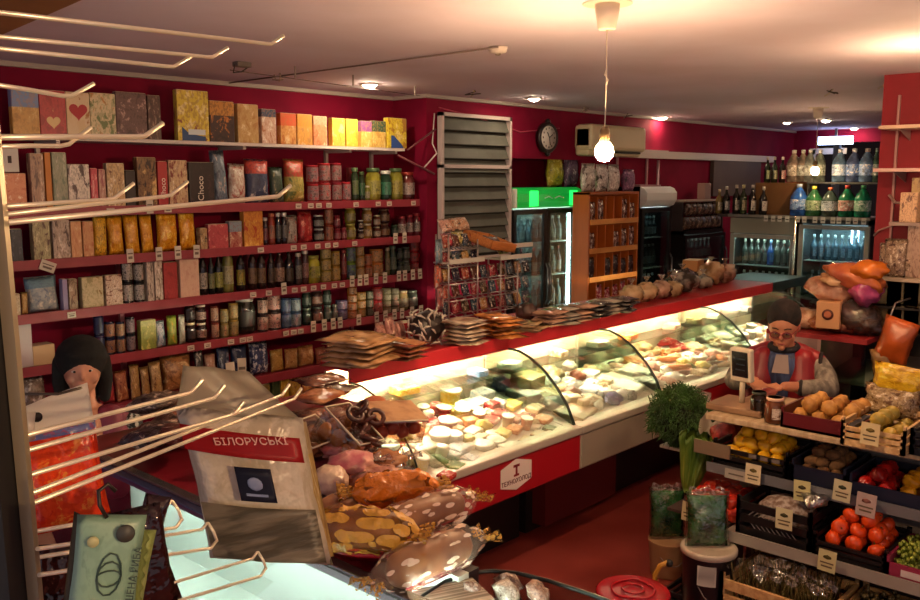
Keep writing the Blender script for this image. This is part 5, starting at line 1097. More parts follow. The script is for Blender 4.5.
def cakebox(u, v, w_, h, d, rot, label, cm, lift=0, sd=0):
    p = at(u, v, z=TZ+h*.4)
    o = put('cake_box', MB().box(-w_/2, w_/2, -d/2, d/2, 0, h, bev=.008), clear('#f2e8dc', .10, .08, bump=.3, key='cb'), None, loc=(p.x, p.y, TZ+lift), rot=rot)
    b = MB()
    for i in range(4):
        for j in range(3): b.ball(((i-1.5)*w_*.23, (j-1)*d*.28, h*.35+.15*h*((i+j) % 2)), 1, 2, (w_*.13, d*.15, h*.28), .3, sd=i+j*3+sd)
    put('cakes', b, cm, o)['kind'] = 'stuff'
    put('lid_rim', MB().tube([(-w_/2, -d/2, h), (w_/2, -d/2, h), (w_/2, d/2, h), (-w_/2, d/2, h)], .004, 6, closed=True), mat('#c8b8a0', .3), o)
    tag(o, label, 'cake box', 'clear boxes of cakes at the counter corner'); return o
cakebox(305, 446, .16, .09, .14, (.5, 0, .2), 'clear box of small brown pastries beside the crisps bag', noisy('#8c5830', '#b88048', 12, .5, .3), .02)
cakebox(337, 441, .14, .13, .20, (.6, .1, .2), 'tall clear box of golden biscuits propped upright', noisy('#b07840', '#8c5028', 12, .5, .3), .02, 2)
cakebox(391, 432, .20, .10, .16, (.25, .1, -.3), 'clear box of reddish cake with brown lid film', noisy('#8c2c1c', '#a8482c', 12, .4, .3), .03, 4)
put('lid_film', MB().box(-.1, .1, -.08, .08, .101, .104), noisy('#b08860', '#8c6040', 14, .4, .3), ALL[-1])
t = thing('ring_biscuits', 'clear bag of dark brown ring biscuits between cake boxes', 'biscuits', loc=(at(362, 440, z=TZ+.06).x, at(362, 440, z=TZ+.06).y, TZ))
for i in range(14):
    a = random.uniform(0, 2*PI); r = random.uniform(0, .06); c = Vector((math.cos(a)*r, math.sin(a)*r, .02+.012*i)); R_ = Matrix.Rotation(random.uniform(-.8, .8), 3, 'X') @ Matrix.Rotation(random.uniform(-.8, .8), 3, 'Y')
    put('biscuit', MB().tube([c+R_ @ Vector((.03*math.cos(k*PI/5), .03*math.sin(k*PI/5), 0)) for k in range(10)], .009, 6, closed=True), noisy('#54281c', '#3c1c14', 12, .4, .2), t)
heap(372, 407, .14, .07, .09, noisy('#8c4420', '#a85c30', 9, .4, .3), 'small brown loaf behind the reddish cake box', 'bread', 8, TZ, 'bread_roll')
for i, (u, v) in enumerate(((212, 466), (216, 484))):
    p = at(u, v, z=TZ+.03); o = put('paper_ruffle', MB().ball((0, 0, .03), .035, 3, (1, 1, .9), .9, sd=i*4, freq=5), mat('#c8b4a4', .7), None, loc=(p.x, p.y, TZ)); tag(o, ['upper', 'lower'][i]+' white crumpled paper ruffle beside the crisps bag', 'paper', 'crumpled paper ruffles')
for i, (u, v, c, l, w_) in enumerate(((185, 420, '#a8644c', 'dim reddish noodle packets', .26), (165, 432, '#6c4c40', 'dim brown snack bag', .2), (205, 430, '#8c3c34', 'dark red snack bag', .2), (150, 448, '#3c3038', 'dark patterned bag', .2), (190, 446, '#6c3430', 'maroon snack bag', .2), (150, 420, '#5c4c44', 'grey brown bag', .2))):
    p = at(u, v, z=TZ+.05); o = put('snack_bag', MB().pillow(w_, .2, .08, 8, 8, .12, sd=i), q(c, '#241a18', '#c8b0a0', seed=410+i, bump=.8, rough=.3, scale=5), None, loc=(p.x, p.y+.1, TZ+.035+.012*i), rot=(PI/2-.2, 0, .5*math.sin(i*3))); tag(o, l+' on the near counter behind the wire hooks', 'bag', 'bags heaped on the near counter')
# ================================================================ hook rack beside the camera
PD = .75
P0 = CAM + ray(17, 400)*(PD/FPX)
TILT = .024
def lean(z): return Vector((P0.x, P0.y, z))-Vector((RV.x, RV.y, 0))*TILT*(z-P0.z)
pole = thing('hook_rack', 'tall dark rack post with pale metal strip carrying long wire hooks', 'rack', loc=(P0.x, P0.y, 0))
ldir = -Vector((RV.x, RV.y, 0)); pang = math.atan2(-RV.y, -RV.x)
put('metal_strip', MB().box(-.005, .005, -.004, .004, .55, 2.9), mat('#a8987c', .35, .6), pole, rot=(0, 0, pang))
put('dark_post', MB().box(.006, .026, -.01, .03, .0, 2.9), mat('#0c0a08', .6), pole, rot=(0, 0, pang))
put('foot', MB().box(-.02, .12, -.1, .1, 0, .03), mat('#0c0a08', .6), pole, rot=(0, 0, pang))
put('side_board', MB().box(.03, .20, .0, .02, .3, 2.9), noisy('#2a1a10', '#3c2818', 4, .7), pole, rot=(0, 0, pang))
LQ = Matrix.Rotation(-TILT, 4, FV)
for ch in pole.children:
    if ch.name.startswith('foot'): continue
    ch.matrix_basis = Matrix.Translation((0, 0, P0.z)) @ LQ @ Matrix.Translation((0, 0, -P0.z)) @ ch.matrix_basis
hm = mat('#fbf0d0', .3, .55)
def hook(v0, ue, ve, vp, r=.0022, tip=.03, loop=None, label=''):
    u0 = 17+(v0-400)*.0655
    a = CAM + ray(u0, v0)*(PD/FPX); a = lean(a.z); d = ray(*vp).normalized(); e = ray(ue, ve).normalized()
    w0 = a-CAM; b = d.dot(e); s = (b*e.dot(w0)-d.dot(w0))/(1-b*b); tt = (e.dot(w0)-b*d.dot(w0))/(1-b*b)
    P = CAM+e*tt; D = (P-a); L = D.length; D.normalize()
    k = P-D*tip; k.z -= tip*.35
    if loop:
        sd = (Vector((0, 0, -1))-D*D.dot(Vector((0, 0, -1)))).normalized()*loop*.8+D.cross(Vector((0, 0, 1))).normalized()*loop*.5
        m = MB().tube([a, k, P-D*.004, P, P+sd*.5+D*.004, P+sd, P+sd-D*.004, k+sd, a+sd*.6], r, 8)
    else: m = MB().tube([a, a+(k-a)*.5, k-D*.006, k+D*.004, P], r, 8).ball(P, r*1.15, 1)
    m_ = m.mesh('wire_hook', hm)
    for v in m_.vertices: v.co -= a
    o = link('wire_hook', m_, None, a)
    tag(o, label, 'hook', 'long wire hooks of the rack'); return a, P
V1 = (843, 71); V2 = (650, 235)
H = []
for v0, ue, ve, vp, r, l in ((20, 283, 36, V1, .0022, 'topmost long wire hook crossing the ceiling'), (43, 227, 48, V1, .002, 'second wire hook from the ceiling'), (54, 190, 57, V1, .002, 'third wire hook just under the second'), (88, 93, 84, V1, .002, 'short wire hook before the blue cereal box'),
      (139, 162, 124, V1, .0026, 'thick wire hook crossing the white cereal shelf'), (148, 90, 128, V1, .002, 'short hook under the thick white shelf hook'), (206, 133, 184, V1, .002, 'wire hook ending before the cream wafer box'), (214, 187, 182, V1, .002, 'wire hook ending before the red chocolate box'), (222, 290, 186, V1, .0026, 'long thick hook ending below the flower bag'),
      (438, 202, 380, V2, .0024, 'uppermost of the slanting lower hooks'), (454, 224, 386, V2, .0024, 'second slanting lower hook'), (480, 243, 403, V2, .0024, 'slanting hook ending on the grey crisps bag'), (500, 289, 385, V2, .0024, 'slanting hook passing above the red label'), (511, 301, 389, V2, .0024, 'lowest long slanting hook holding the green packet')):
    H.append(hook(v0, ue, ve, vp, r, .03, None, l+' at the rack'))
for v0, ue, ve, vp, l in ((540, 172, 501, (520, 400), 'closed wire loop hook over the dark brown packets'), (568, 208, 523, (560, 430), 'lower closed wire loop hook over the dark brown packets'), (640, 258, 552, (600, 390), 'closed wire loop hook in front of the crisps bag')):
    H.append(hook(v0, ue, ve, vp, .0020, .02, .028, l))
def facing(P, roll=0, yaw=0):
    d = P-CAM; rz = math.atan2(d.y, d.x)-PI/2+yaw
    return (0, roll, rz)
def hang(name, uc, vt, w_px, h_px, dist, d, m, label, roll=0, yaw=0, sd=0, seal=True, crink=.04, sealm=None, nu=8):
    """bag hanging with its top middle seen at (uc, vt), at the given distance from the camera"""
    k = dist/FPX; P = CAM + ray(uc, vt)*k; w_ = w_px*k; h = h_px*k*1.01
    o = put(name, MB().pillow(w_, h, d, nu, 12, crink, sd=sd), m, None, loc=P-Vector((0, 0, h)) , rot=facing(P, roll, yaw)); return tag(o, label, 'bag'), w_, h
# crisps bag with a red label band
cb, W, Hh = hang('crisps_bag', 268, 408, 118, 160, 1.35, .055, q('#cfc2aa', '#bcae94', '#dcd2bc', seed=501, lo=.62, rough=.25, bump=.5, scale=2), 'big grey-beige bag with red label band hanging on the hooks', roll=-.17, sd=1, crink=.05)
put('clear_header', MB().sheet(lambda a, b: Vector(((a-.5)*W*(1-.5*b)-.02*b, .006*math.sin(a*9+b*4), Hh*(.97+.30*b))), 12, 8, .0008), mat('#c0b49c', .35), cb)
def onbag(z0, z1, x0, x1, name, m, y=-.035, slope=0):
    return put(name, MB().sheet(lambda a, b: Vector(((x0+(x1-x0)*a)*W, y-.012*math.sin(PI*min(1, max(0, (x0+(x1-x0)*a)+.5))) , (z0+(z1-z0)*b)*Hh+slope*a)), 12, 4, .001), m, cb)
lb_ = onbag(.77, .93, -.47, .44, 'red_label_band', mat('#b81c20', .4), slope=-.006)
text('label_lettering', 'БІЛОРУСЬКІ', .016, mat('#e8b0a0', .4), lb_, (0.01, -.049, .855*Hh), (PI/2, -.1, 0))
bl_ = onbag(.48, .70, -.12, .16, 'dark_blue_badge', mat('#161a34', .4), y=-.037)
put('badge_emblem', MB().ball((.003, -.0515, .6*Hh), .011, 2, (1, .15, 1)).box(-.012, .018, -.052, -.050, .52*Hh, .535*Hh), mat('#7c88a8', .5), bl_)
put('dark_stripes', MB().sheet(lambda a, b: Vector(((a-.5)*W*.9, -.036+.03*abs(a-.5)**1.5, Hh*(.06+.36*b))), 10, 8, .0008), noisy('#6c6450', '#9c9078', 26, .3, .3, stretch=(.25, 1, 1.6), lo=.45, hi=.55), cb)
put('side_gusset', MB().sheet(lambda a, b: Vector((W*(.40+.12*a), .012+.012*a, Hh*(.02+.93*b))), 3, 10, .001), q('#c8a864', '#a88448', '#e0d0a0', top='#c8b084', tz=.75, seed=505), cb)
for ch in [cb]+list(cb.children)+list(lb_.children)+list(bl_.children):
    for v_ in ch.data.vertices:
        if ch.name.startswith('label_lettering'): v_.co.y -= .34*v_.co.x
        else: v_.co.z -= .34*v_.co.x
# orange fish pack
fp, W2, H2 = hang('fish_packet', 67, 424, 74, 106, 1.12, .02, q('#e8481c', '#d02c10', '#f49038', seed=510, rough=.25, bump=.4, scale=3.2, top='#6c74a8', tz=.9), 'orange-red fish packet with white hang header behind the hooks', roll=-.10, sd=3)
put('white_header', MB().sheet(lambda a, b: Vector(((a-.5)*W2*.96*(1 if b < .5 else 1)*(1-.25*(b if a < .5 else 0)), -.002, H2*(.97+.36*b*(.72+.35*a)))), 12, 6, .001), mat('#ece4d8', .5), fp)
put('hang_hole', MB().lathe([(.0, 0), (.006, 0), (.006, .003), (0, .003)], 12, (-.018, -.003, H2*1.12), (0, -1, 0)), mat('#1c1412', .6), fp)
put('twisted_fold', MB().tube([(-.036, -.008, H2*.98), (-.03, -.012, H2*1.08), (-.03, -.008, H2*1.18)], [.014, .008, .012], 10), mat('#d0c8b8', .4), fp)
a_ = CAM+ray(58, 394)*(1.10/FPX); tag(put('wire_hook', MB().tube([a_-Vector((RV.x, RV.y, 0))*.06, a_, a_+Vector((RV.x, RV.y, 0))*.03+Vector((0, 0, .008))], .0018, 6), mat('#54483c', .4, .6)), 'short dark hook through the white header of the fish packet', 'hook')
# green packet
gp, W3, H3 = hang('dried_fish_packet', 92, 516, 66, 120, .66, .014, q('#7c9c84', '#6c8c76', '#98ac98', seed=520, rough=.35, scale=1.6, lo=.6), 'mint green dried fish packet hanging from the lowest hook', roll=.16, sd=5, crink=.02)
put('dark_corner_patch', MB().lathe([(0, 0), (.0068, 0), (.0068, .001), (0, .001)], 16, (.010, -.0078, H3*.87), (0, -1, 0)), mat('#3c3c34', .5), gp)
put('pale_emblem', MB().lathe([(0, 0), (.0042, 0), (.0042, .001), (0, .001)], 16, (-.012, -.0078, H3*.80), (0, -1, 0)), mat('#a8a878', .5), gp)
put('fish_print', MB().tube([(.002+.0085*math.cos(k*.55), -.0080, H3*.5+(.020-.0006*k)*math.sin(k*.55)) for k in range(30)], .0007, 5), mat('#2c443a', .5), gp)
text('side_lettering', 'СУШЕНА РИБА', .0075, mat('#2c443a', .5), gp, (.0195, -.0078, H3*.45), (PI/2, -PI/2+.05, 0), .0003)
put('side_fold', MB().sheet(lambda a, b: Vector((-.0228-.004*a, .001+.006*a, H3*b)), 2, 8, .0006), mat('#4c4028', .5), gp)
put('crimped_edge', MB().sheet(lambda a, b: Vector((.0228+.005*a+.0012*math.sin(b*50), .003, H3*(.0+.85*b))), 2, 50, .0005), mat('#8c9854', .5), gp)
put('top_loop', MB().tube([(-.004, -.002, H3*.98), (-.010, 0, H3*1.08), (-.012, 0, H3*1.2), (-.006, 0, H3*1.26), (.0, 0, H3*1.2)], .0016, 8), mat('#2c241c', .4, .5), gp)
gp2, _, _ = hang('dried_fish_packet', 102, 530, 60, 110, .69, .014, q('#8c9858', '#70803c', '#a8b070', seed=521, scale=2), 'yellow-green packet just behind the mint green one', roll=.2, sd=6, crink=.04)
# dark brown packets
dbm = q('#2a1010', '#180a0a', '#5c2c28', seed=530, rough=.12, bump=.9, scale=3, lo=.6)
for k, (u, v, w_, h, dist, roll, l) in enumerate(((148, 505, 50, 110, .92, -.12, 'dark brown glossy packet hanging inside the loop hooks'), (160, 518, 42, 100, 1.0, -.25, 'second dark glossy packet behind the first'), (46, 545, 34, 100, .95, .1, 'dark maroon packet between post and mint packet'), (146, 495, 26, 40, .97, .3, 'small dark packet at the loop hook root'))):
    o, a, b = hang('snack_packet', u, v, w_, h, dist, .02, dbm, l, roll=roll, sd=10+k, crink=.08)
# ================================================================ produce stand
pale = noisy('#b8a284', '#a48c6c', 4, .5, .1, stretch=(1, 8, 1))
t = thing('produce_stand', 'stepped produce stand with pale worktop and grey tiers', 'stand', loc=(4.4, 1.0, 0))
L = lambda x: x-4.4
put('worktop', MB().box(L(4.15), L(4.78), -1.4, 1.10, .97, 1.0, bev=.006), pale, t)
put('upper_tier', MB().box(L(4.16), L(4.56), -1.4, 1.08, .70, .72).box(L(4.15), L(4.16), -1.4, 1.08, .695, .745), mat('#74747a', .4, .3), t)
put('upper_apron', MB().box(L(4.56), L(4.58), -1.4, 1.08, .3, .97), mat('#8c8078', .6), t)
put('lower_tier', MB().box(L(3.98), L(4.46), -1.4, .90, .44, .46).box(L(3.97), L(3.98), -1.4, .90, .43, .485), mat('#a09c94', .4, .3), t)
put('lower_apron', MB().box(L(4.40), L(4.42), -1.4, .90, 0, .44), mat('#5c544c', .6), t)
for yy in (-1.38, 1.06): put('leg', MB().box(L(4.70), L(4.76), yy-.03, yy+.03, 0, .97), mat('#5c5048', .6), t)
put('side_arm', MB().box(L(4.58), L(4.80), 1.08, 1.60, .615, .63), mat('#b8b0a4', .5), t)
WZ = 1.001
def yat(u, v, x): return at(u, v, x=x).y
def crate(x, y0, y1, z, d, h, m, label, slats=True, wall=.012, cat='crate', name='produce_crate', low=None):
    """open crate; front at x, spans y0..y1"""
    w_ = y1-y0; o = put(name, MB().box(0, d, 0, w_, 0, .012), m, None, loc=(x, y0, z)); tag(o, label, cat)
    f = low if low else h
    def wallm(a, b, c, e, hh):
        mb = MB()
        if slats:
            n = 3
            for k in range(n):
                mb.box(a, b, c, e, .012+(hh-.012)*k/n, .012+(hh-.012)*(k+.62)/n)
            if b-a > e-c:
                mb.box(a, a+.02, c, e, 0, hh).box(b-.02, b, c, e, 0, hh)
            else: mb.box(a, b, c, c+.02, 0, hh).box(a, b, e-.02, e, 0, hh)
        else: mb.box(a, b, c, e, 0, hh)
        return mb
    put('front_side', wallm(0, wall, 0, w_, f), m, o); put('rear_side', wallm(d-wall, d, 0, w_, h), m, o)
    put('end_side', wallm(0, d, 0, wall, h), m, o); put('end_side', wallm(0, d, w_-wall, w_, h), m, o)
    return o
FRU = {}
def fruit_mesh(kind, m):
    k = (kind, m.name)
    if k in FRU: return FRU[k]
    b = MB()
    if kind == 'lemon':
        b.lathe([(.0, -.043), (.006, -.041), (.01, -.036), (.022, -.025), (.029, -.008), (.0295, .008), (.023, .025), (.011, .036), (.0, .041)], 16)
    elif kind == 'pear': b.lathe([(0, -.048), (.022, -.044), (.034, -.026), (.034, -.008), (.024, .014), (.016, .034), (.012, .046), (0, .05)], 16)
    elif kind == 'potato': b.ball((0, 0, 0), .04, 3, (1.05, .95, .85), .22)
    elif kind == 'kiwi': b.lathe([(0, -.034), (.012, -.032), (.022, -.02), (.027, 0), (.022, .02), (.012, .032), (0, .034)], 14)
    elif kind == 'mandarin': b.lathe([(0, -.024), (.006, -.026), (.022, -.021), (.034, -.006), (.035, .006), (.026, .02), (.010, .025), (.004, .022), (0, .022)], 18)
    elif kind == 'pepper': b.ball((0, 0, 0), .036, 3, (1.0, 1.0, 1.1), .35, freq=1.6)
    elif kind == 'grape': b.ball((0, 0, 0), .0115, 1, (1, 1, 1.15))
    FRU[k] = b.mesh(kind, m); return FRU[k]
def pile(kind, x0, x1, y0, y1, z, r, m, layers, look, where, grp, stemm=None, sq=1.0, flat=False, jit=.2, cat=None, cap=60, dome=0):
    n = 0; out = []
    for l in range(layers):
        s = r*1.9; ox = r*(l % 2); sh = l*r*.75
        nx = max(1, int((x1-x0-2*sh)/s)); ny = max(1, int((y1-y0-2*sh)/s))
        for i in range(nx):
            for j in range(ny):
                if n >= cap: break
                x = x0+sh+(i+.5)*(x1-x0-2*sh)/nx+random.uniform(-1, 1)*r*jit; y = y0+sh+(j+.5)*(y1-y0-2*sh)/ny+random.uniform(-1, 1)*r*jit
                o = link(kind, fruit_mesh(kind, m), None, (x, y, z+r*.9*sq+l*r*1.35*sq), (random.uniform(0, 2) if not flat else PI/2+random.uniform(-.3, .3), random.uniform(0, 2) if not flat else 0, random.uniform(0, 6)), sc={'lemon': 1.15, 'kiwi': 1.08, 'mandarin': 1.12}.get(kind, 1))
                if stemm:
                    k = ('stem', kind)
                    if k not in FRU: FRU[k] = MB().tube([(0, 0, r*.62), (.002, 0, r*.62+.008)], .0025, 5).mesh('stem', stemm)
                    link('stem', FRU[k], o)
                out.append((o, l, i, j)); n += 1
    for o, l, i, j in out:
        tag(o, f'{look} in {["bottom", "second", "top"][min(l, 2)]} layer of {where}, {ORD[i]} row deep, {ORD[j]} along', cat or kind, grp)
# --- worktop goods
xs = lambda u, v, z: at(u, v, z=z)
p = xs(742, 397, WZ)
t = thing('scale_display', 'white-framed dark scale display on a thin pole over the worktop', 'scale', loc=(4.36, yat(742, 395, 4.36), WZ))
put('platform', MB().box(-.13, .13, -.16, .14, 0, .035, bev=.008), noisy('#8c6c50', '#7c5c44', 12, .5, .1), t)
put('pole', MB().cyl((0, 0, .03), (0, 0, .16), .014, 12), mat('#b8ac94', .4), t)
hd_ = put('display_head', MB().box(-.02, .02, -.062, .062, 0, .18, bev=.010), mat('#cfc4ac', .45), t, loc=(0, 0, .15), rot=(0, -.12, -.12))
put('screen', MB().box(-.024, -.0195, -.046, .046, .03, .165), mat('#0c1014', .25), hd_)
put('display_digits', MB().box(-.0245, -.024, -.03, .03, .125, .13).box(-.0245, -.024, -.03, .02, .095, .1).box(-.0245, -.024, -.03, .025, .065, .07), mat('#34404c', .4), hd_)
o = round_item('jar', (4.28, yat(759, 400, 4.28), WZ), .085, .13, J('2c1c10/2c2c24/3c2c20')); tag(o, 'dark honey jar with black lid beside the scale', 'jar')
o = round_item('jar', (4.22, yat(775, 405, 4.22), WZ), .10, .13, (noisy('#4c2814', '#6c3c20', 8, .15), mat('#d0a890', .4), q('#c8b8a8', '#6c4838', '#dcd0c4', seed=600))); tag(o, 'honey jar with big pale lid and white label beside the potato crate', 'jar')
yA, yB = yat(868, 420, 4.18), yat(782, 410, 4.18)
crate(4.17, yA, yB, WZ, .36, .10, mat('#58141c', .4), 'maroon plastic crate of round golden potatoes on the worktop', slats=False, low=.075)
pm = noisy('#c08c44', '#a06c30', 18, .55, .1)
pile('potato', 4.19, 4.50, yA+.02, yB-.02, WZ+.012, .042, pm, 2, 'golden round potato', 'the maroon crate', 'potatoes in the maroon crate', cap=60)
yA, yB = yat(906, 440, 4.08), yat(842, 420, 4.08)
wood = noisy('#cba878', '#b48c5c', 6, .6, .1, stretch=(1, 6, 6))
crate(4.07, yA, yB, WZ-.0, .40, .13, wood, 'pale slatted wooden crate of pears jutting over the worktop edge', low=.10)
put('paper_liner', MB().box(.02, .38, (yB-yA)-.05, (yB-yA)-.02, .013, .09), mat('#14182c', .5), ALL[-1])
pile('pear', 4.10, 4.44, yA+.03, yB-.03, WZ+.02, .042, noisy('#b8983c', '#8c7c30', 14, .45, .1, lo=.3, hi=.7), 2, 'yellow-green pear', 'the pale wooden crate', 'pears in the wooden crate', mat('#3c2818', .7), cap=40, flat=True)
crate(4.12, yat(960, 440, 4.12), yat(910, 440, 4.12), WZ, .36, .12, mat('#14141c', .4), 'dark plastic crate at the worktop end beside the pears')
pb = at(902, 372, x=4.52)
o = put('yellow_bag', MB().pillow(.26, .15, .10, 8, 8, .06, sd=2), q('#d0a820', '#a87c14', '#e4cc48', seed=610, bump=.7, rough=.25), None, loc=(4.5, pb.y, WZ+.17), rot=(.1, .1, -PI/2+.1)); tag(o, 'bright yellow bag top above the pears', 'bag')
o = put('clear_nut_bag', MB().pillow(.26, .16, .12, 8, 8, .12, sd=7), q('#9c8460', '#5c4028', '#dcccb0', seed=611, bump=1, rough=.15, scale=6), None, loc=(4.46, pb.y+.02, WZ+.06), rot=(-.1, 0, -PI/2)); tag(o, 'crinkled clear bag of mixed nuts under the yellow bag', 'bag')
# --- upper tier
yA, yB = yat(788, 470, 4.19), yat(714, 460, 4.19)
blk = mat('#100e12', .4)
c_ = crate(4.18, yA, yB, .721, .34, .15, blk, 'black plastic crate of lemons on the upper tier', low=.12)
put('front_windows', MB().box(-.002, 0, .04, .08, .085, .105).box(-.002, 0, .10, .14, .085, .105).box(-.002, 0, .16, .20, .085, .105), mat('#6c605c', .5), c_)
lm = noisy('#d8a818', '#c8920c', 30, .45, .15)
pile('lemon', 4.21, 4.49, yA+.03, yB-.03, .77, .036, lm, 3, 'yellow lemon', 'the black lemon crate', 'lemons in the black crate', cap=60)
yA, yB = yat(846, 485, 4.19), yat(792, 475, 4.19)
crate(4.18, yA, yB, .721, .34, .13, mat('#14182c', .4), 'dark blue tray of brown kiwis on the upper tier', slats=False, low=.10)
pile('kiwi', 4.20, 4.49, yA+.02, yB-.02, .77, .030, noisy('#6c4c2c', '#54381e', 30, .9, .1), 3, 'brown kiwi', 'the dark blue tray', 'kiwis in the blue tray', cap=60)
yA, yB = yat(925, 500, 4.19), yat(850, 485, 4.19)
crate(4.18, yA, yB, .721, .34, .12, mat('#181a30', .4), 'dark tray of red and yellow peppers on the upper tier', slats=False, low=.08)
ym = (yA+yB)/2-.02
pile('pepper', 4.20, 4.47, ym, yB-.02, .75, .036, noisy('#b41c18', '#8c100e', 6, .25, .05), 2, 'glossy red pepper', 'the pepper tray', 'red peppers in the tray', mat('#2c4c1c', .6), cap=40)
pile('pepper', 4.20, 4.47, yA+.02, ym-.01, .75, .036, noisy('#d89c1c', '#c0800c', 6, .3, .05), 2, 'yellow pepper', 'the pepper tray', 'yellow peppers in the tray', mat('#2c4c1c', .6), cap=40)
# --- lower tier
yA, yB = yat(812, 530, 4.02), yat(737, 515, 4.02)
c_ = crate(4.01, yA, yB, .461, .36, .20, blk, 'black latticed plastic crate holding a netted sack on the lower tier')
net = MB()
for i in range(9):
    net.tube([(.004, .05+.025*i, .03), (.004, .12+.025*i, .10), (.004, .05+.025*i, .17)], .0025, 4)
put('white_netting', net, mat('#8c8484', .5), c_)
o = put('netted_sack', MB().ball((0, 0, .09), .11, 3, (1.1, 1.3, .8), .2), noisy('#6c5448', '#a09490', 40, .6, .3), None, loc=(4.19, (yA+yB)/2, .475)); tag(o, 'netted sack inside the black latticed crate', 'sack')
o = put('white_plastic_bag', MB().ball((0, 0, .03), .06, 2, (1.2, 1, .6), .8, freq=4), clear('#f4f0ea', .5, .3, bump=.8), None, loc=(4.12, yA+.03, .662)); tag(o, 'crumpled white plastic on the latticed crate corner', 'plastic')
yA, yB = yat(888, 550, 4.02), yat(814, 535, 4.02)
crate(4.01, yA, yB, .461, .36, .12, blk, 'black plastic crate of mandarins on the lower tier', low=.09)
pile('mandarin', 4.03, 4.34, yA+.02, yB-.02, .51, .039, noisy('#d84a10', '#c83c0a', 40, .4, .12), 3, 'bright orange mandarin', 'the mandarin crate', 'mandarins in the black crate', mat('#3c5420', .6), cap=70)
yA, yB = yat(955, 570, 4.02), yat(888, 552, 4.02)
c_ = crate(4.01, yA, yB, .461, .34, .10, mat('#8c2444', .5), 'pink cardboard crate of green grapes on the lower tier', slats=False, low=.07)
put('white_print', MB().box(-.002, 0, .06, (yB-yA)-.06, .02, .05), mat('#c8b8b8', .6), c_)
def bed(x0, x1, y0, y1, z, h, m, l):
    b = MB().box(x0, x1, y0, y1, z, z+h*.7)
    for i in range(220): b.ball((random.uniform(x0, x1), random.uniform(y0, y1), z+h*.75), .0115, 1)
    o = put('grape_bed', b, m, None); tag(o, l, 'grapes', kind='stuff')
def grapes(x0, x1, y0, y1, z, m, look, grp, n):
    for i in range(n):
        t_ = random.random(); x = random.uniform(x0, x1); y = random.uniform(y0, y1)
        o = link('grape', fruit_mesh('grape', m), None, (x, y, z+random.uniform(0, .045)*(1-abs(2*(x-x0)/(x1-x0)-1)*.4))); tag(o, look, 'grape', grp)
bed(4.03, 4.33, yA+.02, yB-.02, .475, .065, noisy('#7c8830', '#5c6c24', 60, .35, 0), 'bed of green grapes filling the pink crate')
grapes(4.04, 4.32, yA+.02, yB-.02, .545, noisy('#8c9838', '#6c7c28', 60, .3, 0), 'small green grape in the pink crate', 'green grapes in the pink crate', 170)
# --- floor tier
t = thing('pallet', 'low wooden pallet under the floor crates', 'pallet', loc=(4.0, 1.4, 0))
for k in range(4): put('pallet_board', MB().box(-.2+.1*k, -.12+.1*k, -.9, .45, .08, .10), wood, t)
for yy in (-.85, -.2, .38): put('pallet_block', MB().box(-.2, .18, yy, yy+.06, 0, .08), wood, t)
yA, yB = yat(832, 590, 3.82), yat(722, 575, 3.82)
c_ = crate(3.80, yA, yB, .10, .40, .24, wood, 'pale wooden crate of herbs under clear plastic near the floor', wall=.018)
hb_ = MB()
for i in range(260):
    x = random.uniform(.04, .36); y = random.uniform(.04, yB-yA-.04); hb_.tube([(x, y, .10), (x+random.uniform(-.05, .05), y+random.uniform(-.05, .05), .25+random.uniform(-.03, .05))], [.004, .001], 3)
o = put('herb_leaves', hb_, noisy('#5c5424', '#6c5c34', 30, .7), None, loc=(3.80, yA, .10)); tag(o, 'loose dull green herbs filling the pale floor crate', 'herbs', kind='stuff')
o = put('clear_plastic_sheet', MB().sheet(lambda a, b: Vector((.02+.36*a, .02+(yB-yA-.04)*b, .27+.05*noise.noise(Vector((a*5, b*7, 0)))+.05*math.sin(PI*b)*math.sin(PI*a))), 24, 28), clear('#efe8dc', .16, .12, bump=1.0, bscale=24, key='pl'), None, loc=(3.80, yA, .10)); tag(o, 'crinkled clear plastic over the herb crate', 'plastic')
yA, yB = yat(940, 610, 3.82), yat(836, 595, 3.82)
crate(3.80, yA, yB, .10, .40, .24, wood, 'pale wooden crate of dusky grapes near the floor', wall=.018)
bed(3.82, 4.18, yA+.02, yB-.02, .20, .12, noisy('#5c4c30', '#4c4028', 60, .5, 0), 'bed of dusky grapes filling the floor crate')
grapes(3.83, 4.17, yA+.03, yB-.03, .31, noisy('#6c5c38', '#54482c', 60, .4, 0), 'dusky green-brown grape in the floor crate', 'dusky grapes in the floor crate', 125)
# --- price cards with fruit pictures
for i, (u, v, x, z, l, c) in enumerate(((753, 474, 4.12, 0, 'lemon crate front', '#c8b898'), (802, 491, 4.12, 0, 'kiwi tray front', '#b8b080'), (842, 491, 4.12, 0, 'red pepper tray front', '#b8b090'), (866, 505, 4.11, 0, 'yellow pepper tray front', '#a8908c'), (784, 519, 3.965, 0, 'latticed crate front', '#c0b894'), (827, 561, 3.93, 0, 'mandarin crate front', '#b8b084'), (870, 434, 4.05, 0, 'pear crate front', '#c8b488'), (689, 512, 4.0, 0, 'tomato heap side', '#b8b090'))):
    p = at(u, v, x=x); s = .05 if i not in (3,) else .054
    o = put('price_card', MB().box(-.001, .001, -s*.8, s*.8, -s, s), mat(c, .6), None, loc=p, rot=(random.uniform(-.05, .05), .05, 0))
    put('fruit_picture', MB().ball((-.001, 0, s*.35), s*.36, 1, (.05, 1.2, .6)), mat(['#5c4c1c', '#3c3418', '#2c3018', '#7c4c44', '#3c3818', '#4c4418', '#6c5820', '#5c4c28'][i], .6), o)
    put('printed_lines', MB().box(-.002, -.001, -s*.6, s*.6, -s*.25, -s*.12).box(-.002, -.001, -s*.5, s*.5, -s*.6, -s*.45), mat('#5c4c38', .6), o)
    tag(o, f'paper price card with fruit picture on the {l}', 'price card', 'paper price cards on the produce stand')
